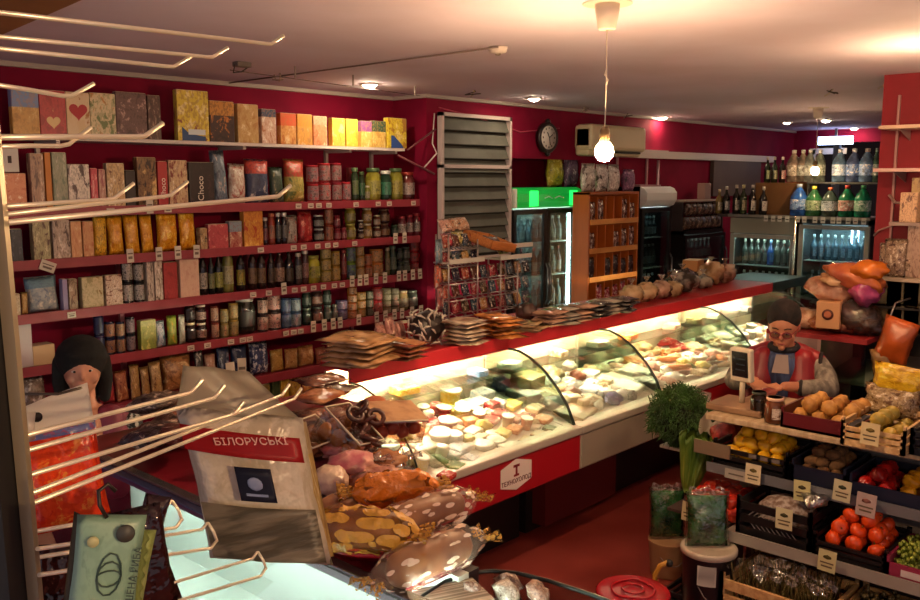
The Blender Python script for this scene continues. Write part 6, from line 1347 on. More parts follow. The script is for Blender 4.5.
p = at(736, 475, x=4.13); o = put('barcode_label', MB().box(-.001, .001, -.06, .06, -.025, .025), mat('#a09890', .6), None, loc=p); tag(o, 'small white barcode label on the lemon crate', 'label')
put('printed_lines', MB().box(-.002, -.001, -.04, .04, -.004, .004), mat('#5c544c', .6), o)
# ---------------------------------------------------------------- left end of the stand: greens, cabbage, buckets
dl = MB()
for i in range(5200):
    a = random.uniform(0, 2*PI); e = random.uniform(-.6, 1.5); rr = .185*(random.random()**.35)*(1+.12*math.sin(a*5+e*4))
    d = Vector((math.cos(a)*math.cos(e), math.sin(a)*math.cos(e), math.sin(e)*.95)); c = Vector((0, 0, .10))+d*rr
    t_ = (d*.7+Vector((random.uniform(-.9, .9), random.uniform(-.9, .9), random.uniform(-.9, .5)))).normalized()*random.uniform(.02, .045)
    dl.tube([c, c+t_*.5+Vector((0, 0, .004)), c+t_-Vector((0, 0, .008))], [.0026, .0030, .0012], 3, cap=False)
for i in range(160):
    a = random.uniform(0, 2*PI); r = random.random()*.14
    dl.tube([(math.cos(a)*r*.4, math.sin(a)*r*.4, -.08), (math.cos(a)*r, math.sin(a)*r, .05), (math.cos(a)*(r+.06), math.sin(a)*(r+.06), .22)], [.003, .0028, .0015], 4, cap=False)
pd_ = at(677, 428, x=4.60)
o = put('dill_bunch', dl, noisy('#24401a', '#3c6424', 8, .7), None, loc=(4.64, pd_.y, .705)); tag(o, 'large dark green feathery dill bunch between counter and produce stand', 'dill')
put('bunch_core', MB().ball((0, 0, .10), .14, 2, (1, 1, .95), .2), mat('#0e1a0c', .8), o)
pc_ = at(694, 464, x=4.25)
o = put('napa_cabbage', MB().lathe([(.012, -.17), (.03, -.13), (.046, -.05), (.056, .04), (.055, .10), (.03, .14), (0, .145)], 14), noisy('#4c6c20', '#94a040', 5, .5, .3, stretch=(3, 3, .6), lo=.35, hi=.65), None, loc=(4.25, pc_.y, pc_.z), rot=(.1, .15, 0), sc=(1.35, 1.35, .95)); tag(o, 'upright yellow-green napa cabbage at the stand corner', 'cabbage')
lv = MB()
for k in range(9):
    a = k*2*PI/9
    lv.sheet(lambda A, B: Vector((math.cos(a+(A-.5)*1.1)*(.018+.056*B**.7+.008*B*math.sin(A*16+k)), math.sin(a+(A-.5)*1.1)*(.018+.056*B**.7+.008*B*math.cos(A*14+k)), -.17+.33*B+.02*B*math.sin(A*11+k))), 8, 8, .002)
put('outer_leaves', lv, noisy('#4c7024', '#7c9438', 6, .5, .3, stretch=(3, 3, .5)), o)
t = thing('corner_shelf', 'narrow dark shelf at the stand end under cabbage and tomatoes', 'shelf', loc=(4.28, 1.98, 0))
put('board', MB().box(-.2, .2, -.07, .28, .455, .47), mat('#3c2c28', .6), t); put('support', MB().box(-.02, .14, .0, .22, 0, .455), mat('#2c2020', .6), t)
yt = yat(712, 492, 4.10)
k = 0
for i in range(4):
    for j in range(4):
        for l in range(2):
            o = link('tomato', fruit_mesh('pepper', noisy('#a82418', '#c04028', 8, .25, .05)), None, (4.12+.062*i+.02*l, yt-.11+.062*j+.02*l, .51+.05*l), (random.random(), random.random(), random.random()*6)); tag(o, 'red tomato in the %s layer of the heap, %s row deep, %s along' % (['lower', 'upper'][l], ORD[i], ORD[j]), 'tomato', 'tomatoes heaped at the stand corner')
pr = at(727, 436, x=4.42)
o = put('red_net_bag', MB().ball((0, 0, 0), .085, 3, (1, 1, .9), .25, freq=3), noisy('#7c1c18', '#a83c34', 20, .3, .4), None, loc=(4.42, pr.y, pr.z)); tag(o, 'clear bag of dark red berries behind the cabbage', 'bag')
o2 = MB().sheet(lambda a, b: Vector((.03*math.sin(a*8)+.05*b, -.12+.2*a, .10*b+.03*math.sin(a*13+b*4))), 14, 6, .002)
pw_ = at(709, 425, x=4.5); o = put('white_wrap', o2, mat('#b8ac9c', .6), None, loc=(4.5, pw_.y, pw_.z-.06)); tag(o, 'crumpled white wrapping paper between dill and red berries', 'paper')
pw_ = at(716, 448, x=4.2); o = put('cardboard_tray', MB().box(-.08, .14, -.10, .10, -.03, -.02).box(-.09, -.08, -.10, .10, -.03, .04), mat('#6c5a48', .7), None, loc=(4.24, pw_.y, pw_.z)); tag(o, 'brown cardboard tray under the red berries', 'tray')
pg = noisy('#163020', '#3c7040', 14, .08, 1.0, lo=.35, hi=.65)
def bucket(u, v, r, h, m, lidm, label, ztop=None, label_m=None, x=None):
    p = at(u, v, z=h)
    t = put('bucket', MB().lathe([(r*.82, 0), (r*.86, .01), (r*.98, h*.9), (r, h*.93)], 28), m, None, loc=(p.x, p.y, 0)); tag(t, label, 'bucket')
    if lidm: put('lid', MB().lathe([(r*1.02, h*.92), (r*1.06, h*.93), (r*1.06, h*.975), (r*1.0, h), (r*.9, h*.985), (0, h*.985)], 28), lidm, t)
    put('wire_handle', MB().tube([(-r*.98*math.cos(a)*.75-0, math.sin(a-PI/2)*0+r*.98*math.sin(PI/2+a)*0-r*(.2+.85*math.sin(a)), h*.86-h*.45*math.sin(a)) for a in [k*PI/10 for k in range(11)]], .003, 6), mat('#8c8480', .3, .7), t, rot=(0, 0, -PI/4))
    if label_m: put('paper_label', MB().sheet(lambda a, b: Vector((r*1.0*math.cos(PI*1.02+a*.7), r*1.0*math.sin(PI*1.02+a*.7), h*(.62+.24*b))), 8, 2, .001), label_m, t)
    return t, p
b1, p1 = bucket(669, 536, .115, .22, noisy('#b08c68', '#a07850', 5, .5, .1), None, 'beige plastic bucket under the first packet of greens')
put('contents', MB().lathe([(0, .195), (.105, .195), (.105, .20), (0, .205)], 24), mat('#8c7460', .7), b1)
b2, p2_ = bucket(709, 545, .13, .42, mat('#16121a', .3), mat('#b0a494', .5), 'dark bucket with pale lid and white label under the second packet of greens', label_m=mat('#b8b0b0', .6))
b3, p3 = bucket(633, 590, .165, .28, clear('#f0e4dc', .35, .15, key='b3'), noisy('#a01420', '#8c101a', 5, .2, .3), 'clear bucket with shiny red lid at the floor edge')
put('lid_ridges', MB().tube([(math.cos(k*PI/12)*.10, math.sin(k*PI/12)*.10, .286+.004*math.sin(k)) for k in range(24)], .006, 6, closed=True).tube([(math.cos(k*PI/12)*.05, math.sin(k*PI/12)*.05, .288) for k in range(24)], .006, 6, closed=True), mat('#b01824', .2), b3)
put('contents', MB().lathe([(0, .02), (.13, .02), (.155, .24), (0, .25)], 24), mat('#6c1c1c', .5), b3)
pk = at(655, 575, z=.3); o = put('yellow_hook', MB().tube([pk+Vector((0, 0, -.28)), pk, pk+Vector((.01, -.02, .05)), pk+Vector((.03, -.05, .07))], .012, 8), mat('#b8842c', .4), None); tag(o, 'yellow curved handle beside the red lid', 'hook'); put('dark_grip', MB().ball(pk+Vector((.035, -.055, .065)), .02, 2), mat('#14100e', .5), o)
for i, (u, vb, w_, h, l, base) in enumerate(((664, 536, .19, .26, 'upright packet of dark greens in clear film on the beige bucket', p1), (712, 548, .20, .25, 'upright packet of dark greens in clear film on the lidded bucket', p2_))):
    z = .222 if i == 0 else .422
    o = put('greens_packet', MB().pillow(w_, h, .06, 8, 10, .05, sd=i+3), pg, None, loc=(base.x-.02, base.y, z), rot=(-.12, 0, -PI/2+.75)); tag(o, l, 'greens', 'film packets of greens')
    put('clear_film', MB().pillow(w_*1.1, h*1.08, .075, 10, 12, .07, sd=i+9), clear('#f4fff4', .10, .08, bump=1.0, bscale=22, key='gf'), o)
    put('gathered_top', MB().sheet(lambda a, b: Vector(((a-.5)*w_*.9, .012*math.sin(a*26), h*1.02+.03*b+.008*math.sin(a*17))), 20, 3, .001), clear('#f4ecec', .35, .2, bump=.6, key='gt'), o)
pk = at(688, 592, z=.12)
c_ = crate(pk.x-.05, pk.y-.1, pk.y+.12, 0, .22, .13, blk, 'small black plastic crate with pale lattice between the buckets')
o = put('white_sheet', MB().box(-.12, .1, -.1, .1, 0, .004), mat('#b0a8a0', .6), None, loc=(pk.x+.02, pk.y+.17, .001), rot=(0, 0, .4)); tag(o, 'white paper sheet on the floor behind the red lid', 'paper')
# ================================================================ right pillar wall shelves
def wshelf(z, y1, d, label, m, posts=True, x=6.42):
    t = thing('pillar_shelf', label, 'shelf', 'shelves on the red pillar wall', loc=(x, y1, z))
    put('board', MB().box(-d, -.001, -1.6, 0, -.022, 0), m, t)
    for yy in (-.12, -.85): put('bracket', MB().prism([(-d*.9, yy, -.022), (-.001, yy, -.022), (-.001, yy, -.09)], (0, .006, 0)), mat('#a88c84', .5, .2), t)
    return t
wsm = mat('#c8a890', .5)
wshelf(2.55, 1.97, .27, 'empty topmost pale shelf on the red pillar wall', wsm)
wshelf(2.275, 1.98, .30, 'second thin pale shelf on the red pillar wall', mat('#c09c94', .5))
wshelf(1.93, 1.86, .30, 'pale shelf holding a cream carton on the pillar wall', mat('#8c7870', .5))
wshelf(1.575, 1.90, .36, 'lowest pale shelf above the brown baskets on the pillar wall', mat('#b09c88', .5))
for yy, z0, z1 in ((1.93, 1.6, 2.76),):
    tag(put('shelf_upright', MB().box(6.395, 6.418, yy-.007, yy+.007, z0, z1), mat('#a87c78', .5, .2)), 'slotted pale upright strip on the red pillar wall behind its shelves', 'upright')
for i, (u0, u1, v0, v1, x, c, l) in enumerate(((899, 918, 193, 218, 6.13, '#c8a07c', 'cream carton with faint face print on the pillar shelf'), (911, 935, 178, 194, 6.2, '#a08458', 'yellowish box behind the cream carton'), (905, 935, 225, 272, 6.15, '#a08474', 'pinkish noodle carton on the lower pillar shelf'))):
    a = at(u0, v1, x=x); b = at(u1, v0, x=x); zb = {0: 1.931, 1: 1.931, 2: 1.576}[i]
    o = put('carton_box', MB().box(0, .14, b.y, a.y, 0, max(.1, b.z-zb), bev=.003), q(c, '#6c4c3c', '#dcc8b0', seed=620+i, lo=.62), None, loc=(x, 0, zb)); tag(o, l, 'box')
    put('end_flap', MB().box(.002, .138, b.y+.002, a.y-.002, max(.1, b.z-zb), max(.1, b.z-zb)+.002), mat(c, .6), o)
for i, (u, v) in enumerate(((894, 262), (889, 240), (903, 250))):
    p = at(u, v, x=6.12); o = bag((6.12+.03*i, p.y, 1.576), .14, .24-.03*i, .09, q('#8c7460', '#4c3430', '#c8b4a0', seed=630+i, bump=.9, rough=.2, scale=6), sd=i, rot=(-.1, 0, -PI/2)); tag(o, ['large', 'slim', 'middle'][i]+' clear bag of pasta on the lower pillar shelf', 'bag', 'pasta bags on the lower pillar shelf')
tag(put('hanging_cable', MB().tube([(6.35, at(905, 220, x=6.35).y, 1.93), (6.38, 2.0, 1.86), (6.41, 2.04, 1.82)], .006, 6).tube([(6.38, 1.95, 2.1), (6.36, 1.9, 2.05), (6.3, 1.84, 2.05)], .009, 6), mat('#9c7c74', .5)), 'pale cable drooping beside the red pillar corner', 'cable')
# baskets under it
for r in range(2):
    for c in range(3):
        u = 886+17*c; p = at(u, 290+25*r, x=6.1)
        o = crate(6.08, p.y-.10, p.y+.09, p.z-.10, .3, .16, noisy('#4c4430', '#5c5038', 20, .7, .2), f'brown wicker basket under the pillar shelves, {["upper", "lower"][r]} row, {ORD[c]} from the corner', slats=False, name='wicker_basket', cat='basket'); o['group'] = 'wicker baskets under the pillar shelves'
t = thing('basket_stand', 'dark stand carrying wicker baskets by the red pillar', 'stand', loc=(6.1, 1.4, 0))
for z in (at(886, 315, x=6.1).z-.115, at(886, 290, x=6.1).z-.115): put('stand_shelf', MB().box(-.04, .28, -.7, .56, z, z+.013), mat('#241c1a', .6), t)
put('stand_frame', MB().box(.26, .29, -.7, .56, 0, 1.5).box(-.04, -.02, .54, .56, 0, 1.45), mat('#241c1a', .6), t)
# ---------------------------------------------------------------- bakery unit behind the seller
t = thing('bakery_unit', 'white bakery unit with red top and glass front behind the seller', 'cabinet', loc=(5.95, 2.1, 0))
put('top_panel', MB().box(-.3, .35, -.3, .34, 1.19, 1.22), mat('#8c1c20', .5), t)
put('side_panel', MB().box(-.3, -.28, .0, .34, 0, 1.19), mat('#8c7470', .5), t)
put('divider_panel', MB().box(-.3, .3, -.02, .0, 0, 1.19), mat('#a88c84', .5), t)
put('glass_front', MB().box(-.3, -.295, -.3, -.02, .1, 1.19), clear('#dce8e0', .15, .1, key='bk'), t)
for z in (.35, .65, .95): put('inner_shelf', MB().box(-.28, .3, -.3, -.02, z, z+.012, rot=Matrix.Rotation(-.1, 3, 'Y')), mat('#6c7468', .5), t)
put('back_panel', MB().box(.30, .33, -.3, .34, 0, 1.19), mat('#2c2c28', .6), t)
def pix(u, v, x, dz=0): p = at(u, v, x=x); return Vector((x, p.y, p.z+dz))
for i, (u, v, w_, h, d, c, l) in enumerate(((805, 318, .26, .12, .2, hw, 'clear pack of pale pink pastries on the bakery unit'), (822, 320, .2, .1, .2, noisy('#8c4c30', '#c88c5c', 20, .2, .6), 'clear pack of brown pastries beside the pale ones'), (795, 322, .14, .06, .14, noisy('#5c1c1c', '#8c3c2c', 20, .3, .5), 'dark red berry pastry pack at the unit edge'), (845, 316, .24, .09, .2, noisy('#5c2c24', '#8c5844', 14, .2, .7), 'brown wrapped loaf beside the pastries'),
      (852, 303, .34, .20, .22, noisy('#241a1a', '#4c3434', 8, .3, .7), 'large black bag on the bakery unit'), (868, 315, .2, .12, .2, noisy('#2c1c1c', '#54342c', 8, .3, .7), 'dark brown bag at the unit corner'))):
    p = at(u, v, x=5.85)
    o = put('bakery_pack', MB().ball((0, 0, h*.5), 1, 3, (d*.5, w_*.5, h*.55), .35, sd=i*3, freq=3), c, None, loc=(5.85, p.y, 1.222)); tag(o, l, 'bag', 'packs piled on the bakery unit')
    put('crinkled_film', MB().ball((0, 0, h*.55), 1, 3, (d*.54, w_*.54, h*.62), .45, sd=i*3+1, freq=4), clear('#fff4ea', .08, .12, bump=.8, key='cf'), o)
p = at(828, 305, x=5.72); t_ = put('emblem_carton', MB().box(-.07, .07, -.075, .065, 0, .17, bev=.003), mat('#c08c60', .6), None, loc=(5.74, p.y, 1.222+.04), rot=(0, 0, .2)); tag(t_, 'pale carton with dark round emblem on the bakery unit', 'box')
put('emblem_print', MB().lathe([(0, 0), (.035, 0), (.035, .002), (0, .002)], 20, (-.071, -.005, .09), (-1, 0, 0)), mat('#4c1c14', .6), t_)
put('emblem_ring', MB().lathe([(.012, 0), (.022, 0), (.022, .003), (.012, .003)], 20, (-.071, -.005, .09), (-1, 0, 0)), mat('#a85c3c', .6), t_)
for i, (u, v, w_, h, c, l, ry) in enumerate(((830, 290, .34, .16, noisy('#8c5840', '#b88c74', 10, .25, .7), 'dull pink-brown bread bag on top of the pile', .2), (855, 277, .42, .16, noisy('#b86434', '#9c4c34', 6, .2, .7), 'long orange-brown shiny bag slanting over the pile', .3), (868, 271, .26, .14, noisy('#c86c1c', '#a85414', 6, .25, .6), 'bright orange bag at the very top of the pile', -.1), (866, 291, .20, .18, noisy('#8c2c5c', '#b04c78', 8, .3, .7), 'magenta round bag below the bright orange bag', 0), (835, 280, .20, .09, noisy('#c8a078', '#a07048', 12, .2, .8), 'glossy beige bag end in the pile', .2))):
    p = at(u, v, x=5.85); o = put('bread_bag', MB().ball((0, 0, 0), 1, 3, (.12, w_*.46, h*.5), .3, sd=i*4, freq=2.5), c, None, loc=(5.85, p.y, p.z), rot=(ry, 0, 0)); tag(o, l, 'bag', 'bread bags piled on the bakery unit')
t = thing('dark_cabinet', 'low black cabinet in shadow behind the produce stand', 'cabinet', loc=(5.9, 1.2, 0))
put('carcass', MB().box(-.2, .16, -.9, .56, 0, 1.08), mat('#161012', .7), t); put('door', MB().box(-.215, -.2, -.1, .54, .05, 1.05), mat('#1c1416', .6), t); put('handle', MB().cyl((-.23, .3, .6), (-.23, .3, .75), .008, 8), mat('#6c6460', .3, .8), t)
p = at(886, 340, x=5.55); o = put('orange_bag', MB().pillow(.20, .28, .08, 8, 10, .1, sd=4), noisy('#b85420', '#8c3c14', 5, .3, .6), None, loc=(5.62, p.y, p.z-.15), rot=(0, .25, -PI/2)); tag(o, 'crumpled orange bag hanging before the black cabinet', 'bag')
tag(put('bag_hook', MB().tube([(5.66, p.y+.02, p.z+.12), (5.75, p.y+.02, p.z+.2), (6.05, p.y+.02, p.z+.2)], .006, 6), mat('#8c8480', .4, .7)), 'metal hook carrying the crumpled orange bag', 'hook')
p = at(905, 355, x=5.6); o = put('brown_bag', MB().pillow(.12, .16, .06, 8, 8, .1, sd=6), noisy('#8c6434', '#6c4824', 8, .4, .5), None, loc=(5.62, p.y+.12, p.z-.14), rot=(0, -.2, -PI/2)); tag(o, 'small brown bag below the crumpled orange one', 'bag')
# ================================================================ people
skin = noisy('#b87c5c', '#a86c50', 6, .5, .05)
def blend(name, mb, vox, m, parent, smooth=3, loc=(0, 0, 0)):
    o = put(name, mb, m, parent, loc=loc)
    r = o.modifiers.new('r', 'REMESH'); r.mode = 'VOXEL'; r.voxel_size = vox; r.use_smooth_shade = True
    if smooth: s = o.modifiers.new('s', 'SMOOTH'); s.factor = .5; s.iterations = smooth
    return o
def limb(b, pts, rs, n=14):
    pts = [Vector(p) for p in pts]
    for p, r in zip(pts, rs): b.ball(p, r, 2)
    for a, c, r0, r1 in zip(pts, pts[1:], rs, rs[1:]): b.cyl(a, c, r0, n, r1)
def hand(b, wrist, d, up, s=1, curl=.5, side=1):
    """palm and five separate bent fingers; d forward, up = back of the hand"""
    d = Vector(d).normalized(); up = Vector(up); up = (up-d*up.dot(d)).normalized(); sd = d.cross(up).normalized()*side
    w_ = Vector(wrist)
    for k in range(4):
        q0 = w_+sd*(.026-.017*k)*s; q1 = w_+d*.085*s+sd*(.030-.020*k)*s
        limb(b, [q0, q1], [.015*s, .0125*s], 8)
    for k, ln in enumerate((.072, .080, .074, .058)):
        p = w_+d*.088*s+sd*(.032-.0215*k)*s; a = 0; r = .0092
        for j in range(3):
            a += curl*(.4 if j == 0 else .65); n_ = p+(d*math.cos(a)-up*math.sin(a)+sd*(.10-.07*k)).normalized()*ln*s*(.42, .32, .26)[j]
            limb(b, [p, n_], [r*s, (r-.0007)*s], 8); p = n_; r -= .0007
    p = w_+d*.02*s+sd*.026*s
    for j, ln in enumerate((.045, .034, .026)):
        n_ = p+(d*(.75+.1*j)+sd*(.75-.3*j)-up*(.2+.25*j)).normalized()*ln*s; limb(b, [p, n_], [(.0125-.001*j)*s, (.0115-.001*j)*s], 8); p = n_
# --- seller in red vest behind the worktop
hp_ = at(783, 322, x=5.02)
rz1 = math.atan2(hp_.y, 5.02)-PI/2
HZ = hp_.z
seller = thing('person', 'person in a red vest and glasses working with bowed head behind the scale', 'person', loc=(5.06, hp_.y, 0), rot=(0, 0, rz1-.12))
S = HZ-.20          # shoulder height
PV = Vector((0, -.03, HZ-.09)); TM = Matrix.Translation(PV) @ Matrix.Rotation(.34, 4, 'X') @ Matrix.Translation(-PV)
def tilt(o): o.matrix_basis = TM @ o.matrix_basis; return o
b = MB()
b.ball((0, -.06, HZ+.005), .1, 3, (.80, .98, 1.12), rot=Matrix.Rotation(.35, 3, 'X'))
b.ball((0, -.118, HZ-.062), .05, 2, (1.0, .85, .8)); b.ball((0, -.095, HZ-.035), .068, 2, (.92, .9, 1.0))
b.ball((0, -.170, HZ-.025), .0145, 2, (.85, 1, 1.1)); b.cyl((0, -.150, HZ+.015), (0, -.170, HZ-.022), .009, 8, .013)
b.ball((0, -.152, HZ-.066), .02, 2, (1.25, .5, .42)); b.ball((0, -.142, HZ-.095), .022, 2)
for s in (-1, 1):
    b.ball((s*.082, -.045, HZ-.012), .024, 2, (.4, .75, 1.25)); b.ball((s*.045, -.128, HZ-.04), .03, 2, (.9, .6, 1))
for v_ in b.bm.verts: v_.co = TM @ v_.co
limb(b, [(0, -.02, S+.0), (0, -.035, S+.07), (0, -.05, HZ-.05)], [.08, .058, .056])
limb(b, [(0, 0, S-.06), (0, .03, S-.30), (0, .06, .88)], [.14, .135, .15]); limb(b, [(-.15, 0, S-.02), (.15, 0, S-.02)], [.062, .062])
for s in (-1, 1): limb(b, [(s*.08, .06, .86), (s*.09, .03, .48), (s*.09, .06, .10)], [.095, .06, .042]); limb(b, [(s*.09, .05, .05), (s*.09, -.08, .04)], [.042, .035])
HR = Vector((-.10, -.35, 1.075)); HL = Vector((.02, -.36, 1.065))
ER = Vector((-.25, -.14, 1.03)); EL = Vector((.26, -.14, 1.03))
limb(b, [(-.18, 0, S-.03), ER, HR+Vector((-.01, .03, 0))], [.052, .042, .026]); limb(b, [(.18, 0, S-.03), EL, HL+Vector((.03, .03, 0))], [.052, .042, .026])
hand(b, HR, (.35, -.75, -.18), (0, -.3, 1), .95, .75, -1); hand(b, HL, (-.65, -.5, -.15), (0, -.25, 1), .95, .7, 1)
blend('body', b, .0055, skin, seller)
b = MB()   # dark jacket with blue stripe under the vest
limb(b, [(0, 0, S-.07), (0, .03, S-.30), (0, .055, .90)], [.150, .148, .16]); limb(b, [(-.13, 0, S-.035), (.13, 0, S-.035)], [.068, .068])
b.ball((0, -.02, S+.035), .085, 2, (1, .9, .55))
blend('blue_jacket', b, .008, noisy('#1c2444', '#3c4c74', 5, .6, .1, stretch=(8, 8, .3)), seller)
b = MB(); b.prism([(-.045, -.158, S-.08), (.05, -.158, S-.08), (.035, -.12, S+.02), (-.03, -.12, S+.02)], (0, .02, 0)); put('pale_shirt', b, mat('#8c7c78', .7), seller)
put('collar', MB().tube([(math.cos(a)*.075, -.03+math.sin(a)*.07, S+.055+.012*math.sin(a)) for a in [k*PI/8 for k in range(16)]], .019, 8, closed=True), mat('#141018', .8), seller)
sl_ = noisy('#5c544c', '#8c8478', 22, .7, .5, stretch=(1, 1, .4), lo=.4, hi=.6)
for s, E_, H_, nm in ((-1, ER, HR, 'sleeve'), (1, EL, HL, 'sleeve')):
    b = MB(); limb(b, [(s*.185, 0, S-.045), E_*.5+Vector((s*.185, 0, S-.045))*.5+Vector((s*.012, 0, 0)), E_, E_+(H_-E_)*.55], [.066, .066, .062, .044]); blend(nm, b, .008, sl_, seller)
    put('cuff', MB().tube([E_+(H_-E_)*.55+Vector((0, math.cos(a)*.038, math.sin(a)*.038)) for a in [k*PI/6 for k in range(12)]], .011, 6, closed=True), mat('#1c1618', .8), seller)
rv = noisy('#a01420', '#78101a', 5, .45, .4)
b = MB()
for s in (-1, 1):
    limb(b, [(s*.105, -.045, S-.02), (s*.115, -.07, S-.14), (s*.115, -.05, S-.3), (s*.11, -.02, .93)], [.072, .092, .098, .10])
    limb(b, [(s*.07, .01, S+.01), (s*.17, .01, S-.035)], [.072, .072])
limb(b, [(0, .06, S-.05), (0, .09, S-.3), (0, .11, .93)], [.13, .13, .14])
blend('red_vest', b, .0085, rv, seller)
put('armhole_trim', MB().tube([(.205, math.cos(a)*.07, S-.05+math.sin(a)*.075) for a in [k*PI/8 for k in range(16)]], .012, 6, closed=True), mat('#180c10', .8), seller)
b = MB()
for s in (-1, 1): limb(b, [(s*.085, .06, .88), (s*.095, .03, .48), (s*.095, .06, .10)], [.11, .075, .06])
b.ball((0, .06, .9), .15, 2, (1.05, .9, .8))
blend('trousers', b, .01, mat('#18161c', .8), seller)
for s in (-1, 1): put('shoe', MB().ball((s*.09, -.02, .04), .05, 2, (.95, 2.2, .85)), mat('#0c0a0c', .5), seller)
b = MB()   # hair pulled back
b.ball((0, -.040, HZ+.040), .1, 3, (.95, 1.10, 1.0)); b.ball((0, .05, HZ+.0), .06, 2)
for s in (-1, 1): b.ball((s*.062, -.07, HZ+.045), .035, 2, (.8, 1, 1.3))
hair = blend('hair', b, .006, noisy('#0c0505', '#1c0e0a', 30, .9, .5, stretch=(1, .2, 1)), seller, 2)
hair.location = (0, .006, .012); NH = len(bpy.data.objects); tilt(hair); hs = set(seller.children)
for s in (-1, 1):
    put('eye', MB().ball((s*.030, -.148, HZ+.000), .0105, 2, (1.2, .6, .6)).m(1).ball((s*.030, -.153, HZ-.002), .0058, 2, (1, .5, 1)), [mat('#b8a89c', .3), mat('#140c0a', .2)], seller)
    put('eyebrow', MB().tube([(s*.014, -.155, HZ+.026), (s*.032, -.152, HZ+.031), (s*.052, -.138, HZ+.024)], .0035, 6), mat('#2c1812', .8), seller)
put('lips', MB().ball((0, -.159, HZ-.066), .02, 2, (1.1, .28, .28)), mat('#8c3c38', .5), seller)
g_ = MB()
for s in (-1, 1):
    g_.tube([(s*.032+.026*math.cos(a), -.168, HZ-.004+.019*math.sin(a)) for a in [k*PI/9 for k in range(18)]], .003, 6, closed=True); g_.tube([(s*.057, -.165, HZ+.004), (s*.080, -.10, HZ+.0), (s*.086, -.05, HZ-.0)], .0028, 6)
g_.tube([(-.008, -.169, HZ), (.008, -.169, HZ)], .003, 6)
gl_ = put('glasses', g_, mat('#7c1820', .3), seller)
put('lens', MB().lathe([(0, 0), (.024, 0), (.024, .001), (0, .001)], 16, (-.032, -.168, HZ-.004), (0, -1, 0)).lathe([(0, 0), (.024, 0), (.024, .001), (0, .001)], 16, (.032, -.168, HZ-.004), (0, -1, 0)), clear('#e8ece8', .08, .03, key='ln'), gl_)
mw = seller.matrix_basis.to_3x3() if False else Matrix.Rotation(rz1-.12, 3, 'Z')
for ch in seller.children:
    if ch not in hs: tilt(ch)
pp = Vector((5.06, hp_.y, 0))+mw @ Vector((-.02, -.43, 1.045))
o = put('meat_pack', MB().ball((0, 0, 0), .05, 3, (1.3, .8, .5), .2), noisy('#8c2c24', '#a85c4c', 10, .3, .3), None, loc=pp); tag(o, 'pinkish red packet held in the seller\'s hands over the worktop', 'packet')
# --- woman with black hair behind the near counter
h2 = at(82, 367, y=3.95); rz2 = math.atan2(h2.y, h2.x)-PI/2; Z2h = h2.z
w2 = thing('person', 'person with black fringe hair in burgundy vest behind the near counter, face half hidden', 'person', loc=(h2.x, h2.y, 0), rot=(0, 0, rz2))
b = MB(); S2 = Z2h-.24
b.ball((0, -.03, Z2h), .1, 3, (.80, .95, 1.15)); b.ball((0, -.06, Z2h-.055), .065, 2, (.95, .9, .95)); b.ball((0, -.135, Z2h-.022), .014, 2, (.85, 1, 1.2)); b.cyl((0, -.115, Z2h+.015), (0, -.133, Z2h-.02), .009, 8, .013)
b.ball((0, -.115, Z2h-.06), .02, 2, (1.2, .5, .4))
for s in (-1, 1): b.ball((s*.083, -.01, Z2h-.01), .022, 2, (.4, .75, 1.2)); b.ball((s*.042, -.095, Z2h-.035), .03, 2, (.9, .6, .9))
limb(b, [(0, 0, S2), (0, -.01, S2+.09), (0, -.02, Z2h-.05)], [.075, .052, .05]); limb(b, [(0, 0, S2-.06), (0, .02, S2-.3), (0, .02, .85)], [.14, .13, .15]); limb(b, [(-.15, 0, S2-.02), (.15, 0, S2-.02)], [.06, .06])
for s in (-1, 1):
    limb(b, [(s*.09, .02, .83), (s*.09, 0, .45), (s*.09, .02, .1)], [.095, .06, .042]); limb(b, [(s*.09, .02, .05), (s*.09, -.1, .04)], [.042, .035])
    limb(b, [(s*.18, 0, S2-.03), (s*.23, .0, S2-.29), (s*.20, -.16, S2-.44)], [.05, .04, .026]); hand(b, Vector((s*.20, -.17, S2-.45)), (-s*.2, -.8, -.4), (0, -.3, 1), .95, .5, -s)
blend('body', b, .006, noisy('#c08468', '#b07458', 6, .5, .05), w2)
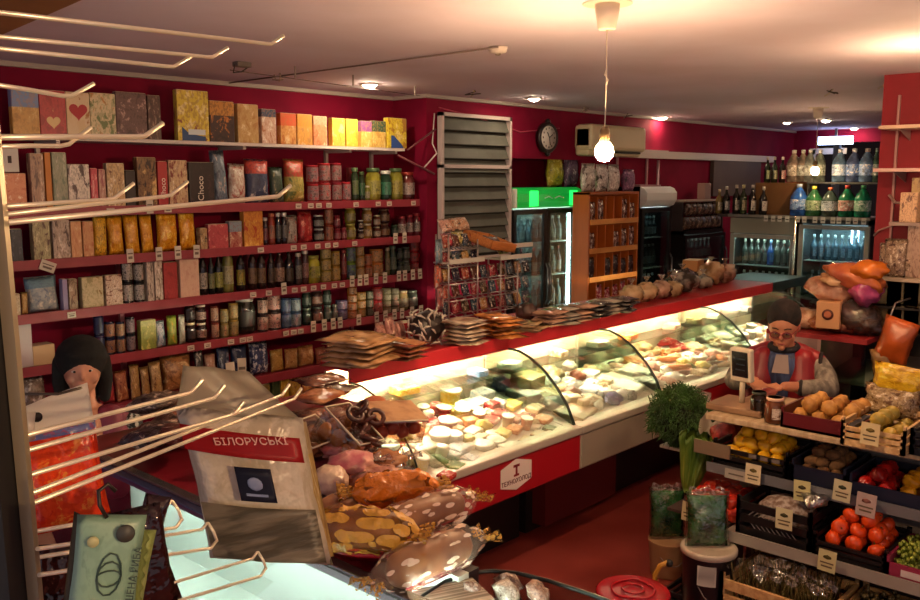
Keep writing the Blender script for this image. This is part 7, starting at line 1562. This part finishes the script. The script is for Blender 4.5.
b = MB(); b.ball((0, -.005, Z2h+.045), .115, 3, (.98, 1.02, .92)); b.ball((0, -.075, Z2h+.062), .07, 2, (1.15, .75, .55))
for s in (-1, 1): limb(b, [(s*.088, -.0, Z2h+.03), (s*.096, .0, Z2h-.06), (s*.09, .01, Z2h-.15)], [.036, .034, .026])
limb(b, [(0, .06, Z2h), (0, .06, Z2h-.14)], [.085, .07])
blend('black_hair', b, .006, noisy('#030202', '#080606', 14, .9, .3, stretch=(1, 1, .2)), w2, 3)
for s in (-1, 1):
    put('eye', MB().ball((s*.032, -.113, Z2h+.004), .0105, 2, (1.3, .6, .55)).m(1).ball((s*.032, -.118, Z2h+.003), .006, 2, (1, .5, .9)), [mat('#c8b8ac', .3), mat('#140c0a', .2)], w2)
put('lips', MB().ball((0, -.124, Z2h-.06), .02, 2, (1.1, .3, .3)), mat('#8c3c3c', .5), w2)
b = MB()
for s in (-1, 1): limb(b, [(s*.10, -.04, S2-.0), (s*.11, -.06, S2-.14), (s*.11, -.04, S2-.3), (s*.10, 0, .86)], [.07, .09, .09, .10])
limb(b, [(0, .05, S2-.05), (0, .06, S2-.3), (0, .06, .86)], [.13, .13, .14]); limb(b, [(-.15, .01, S2-.02), (.15, .01, S2-.02)], [.068, .068])
blend('burgundy_vest', b, .009, noisy('#6c1a30', '#8c2c44', 6, .6, .2), w2)
pt = noisy('#0c0a0c', '#b0a8a0', 26, .6, 0, lo=.52, hi=.56)
for s in (-1, 1):
    b = MB(); limb(b, [(s*.185, 0, S2-.04), (s*.235, .0, S2-.29), (s*.21, -.12, S2-.40)], [.064, .056, .042]); blend('patterned_sleeve', b, .008, pt, w2)
b = MB()
for s in (-1, 1): limb(b, [(s*.09, .02, .85), (s*.095, 0, .45), (s*.095, .02, .1)], [.11, .075, .055])
blend('trousers', b, .01, mat('#141216', .8), w2)
for s in (-1, 1): put('shoe', MB().ball((s*.09, -.04, .04), .048, 2, (.95, 2.2, .85)), mat('#0c0a0c', .5), w2)
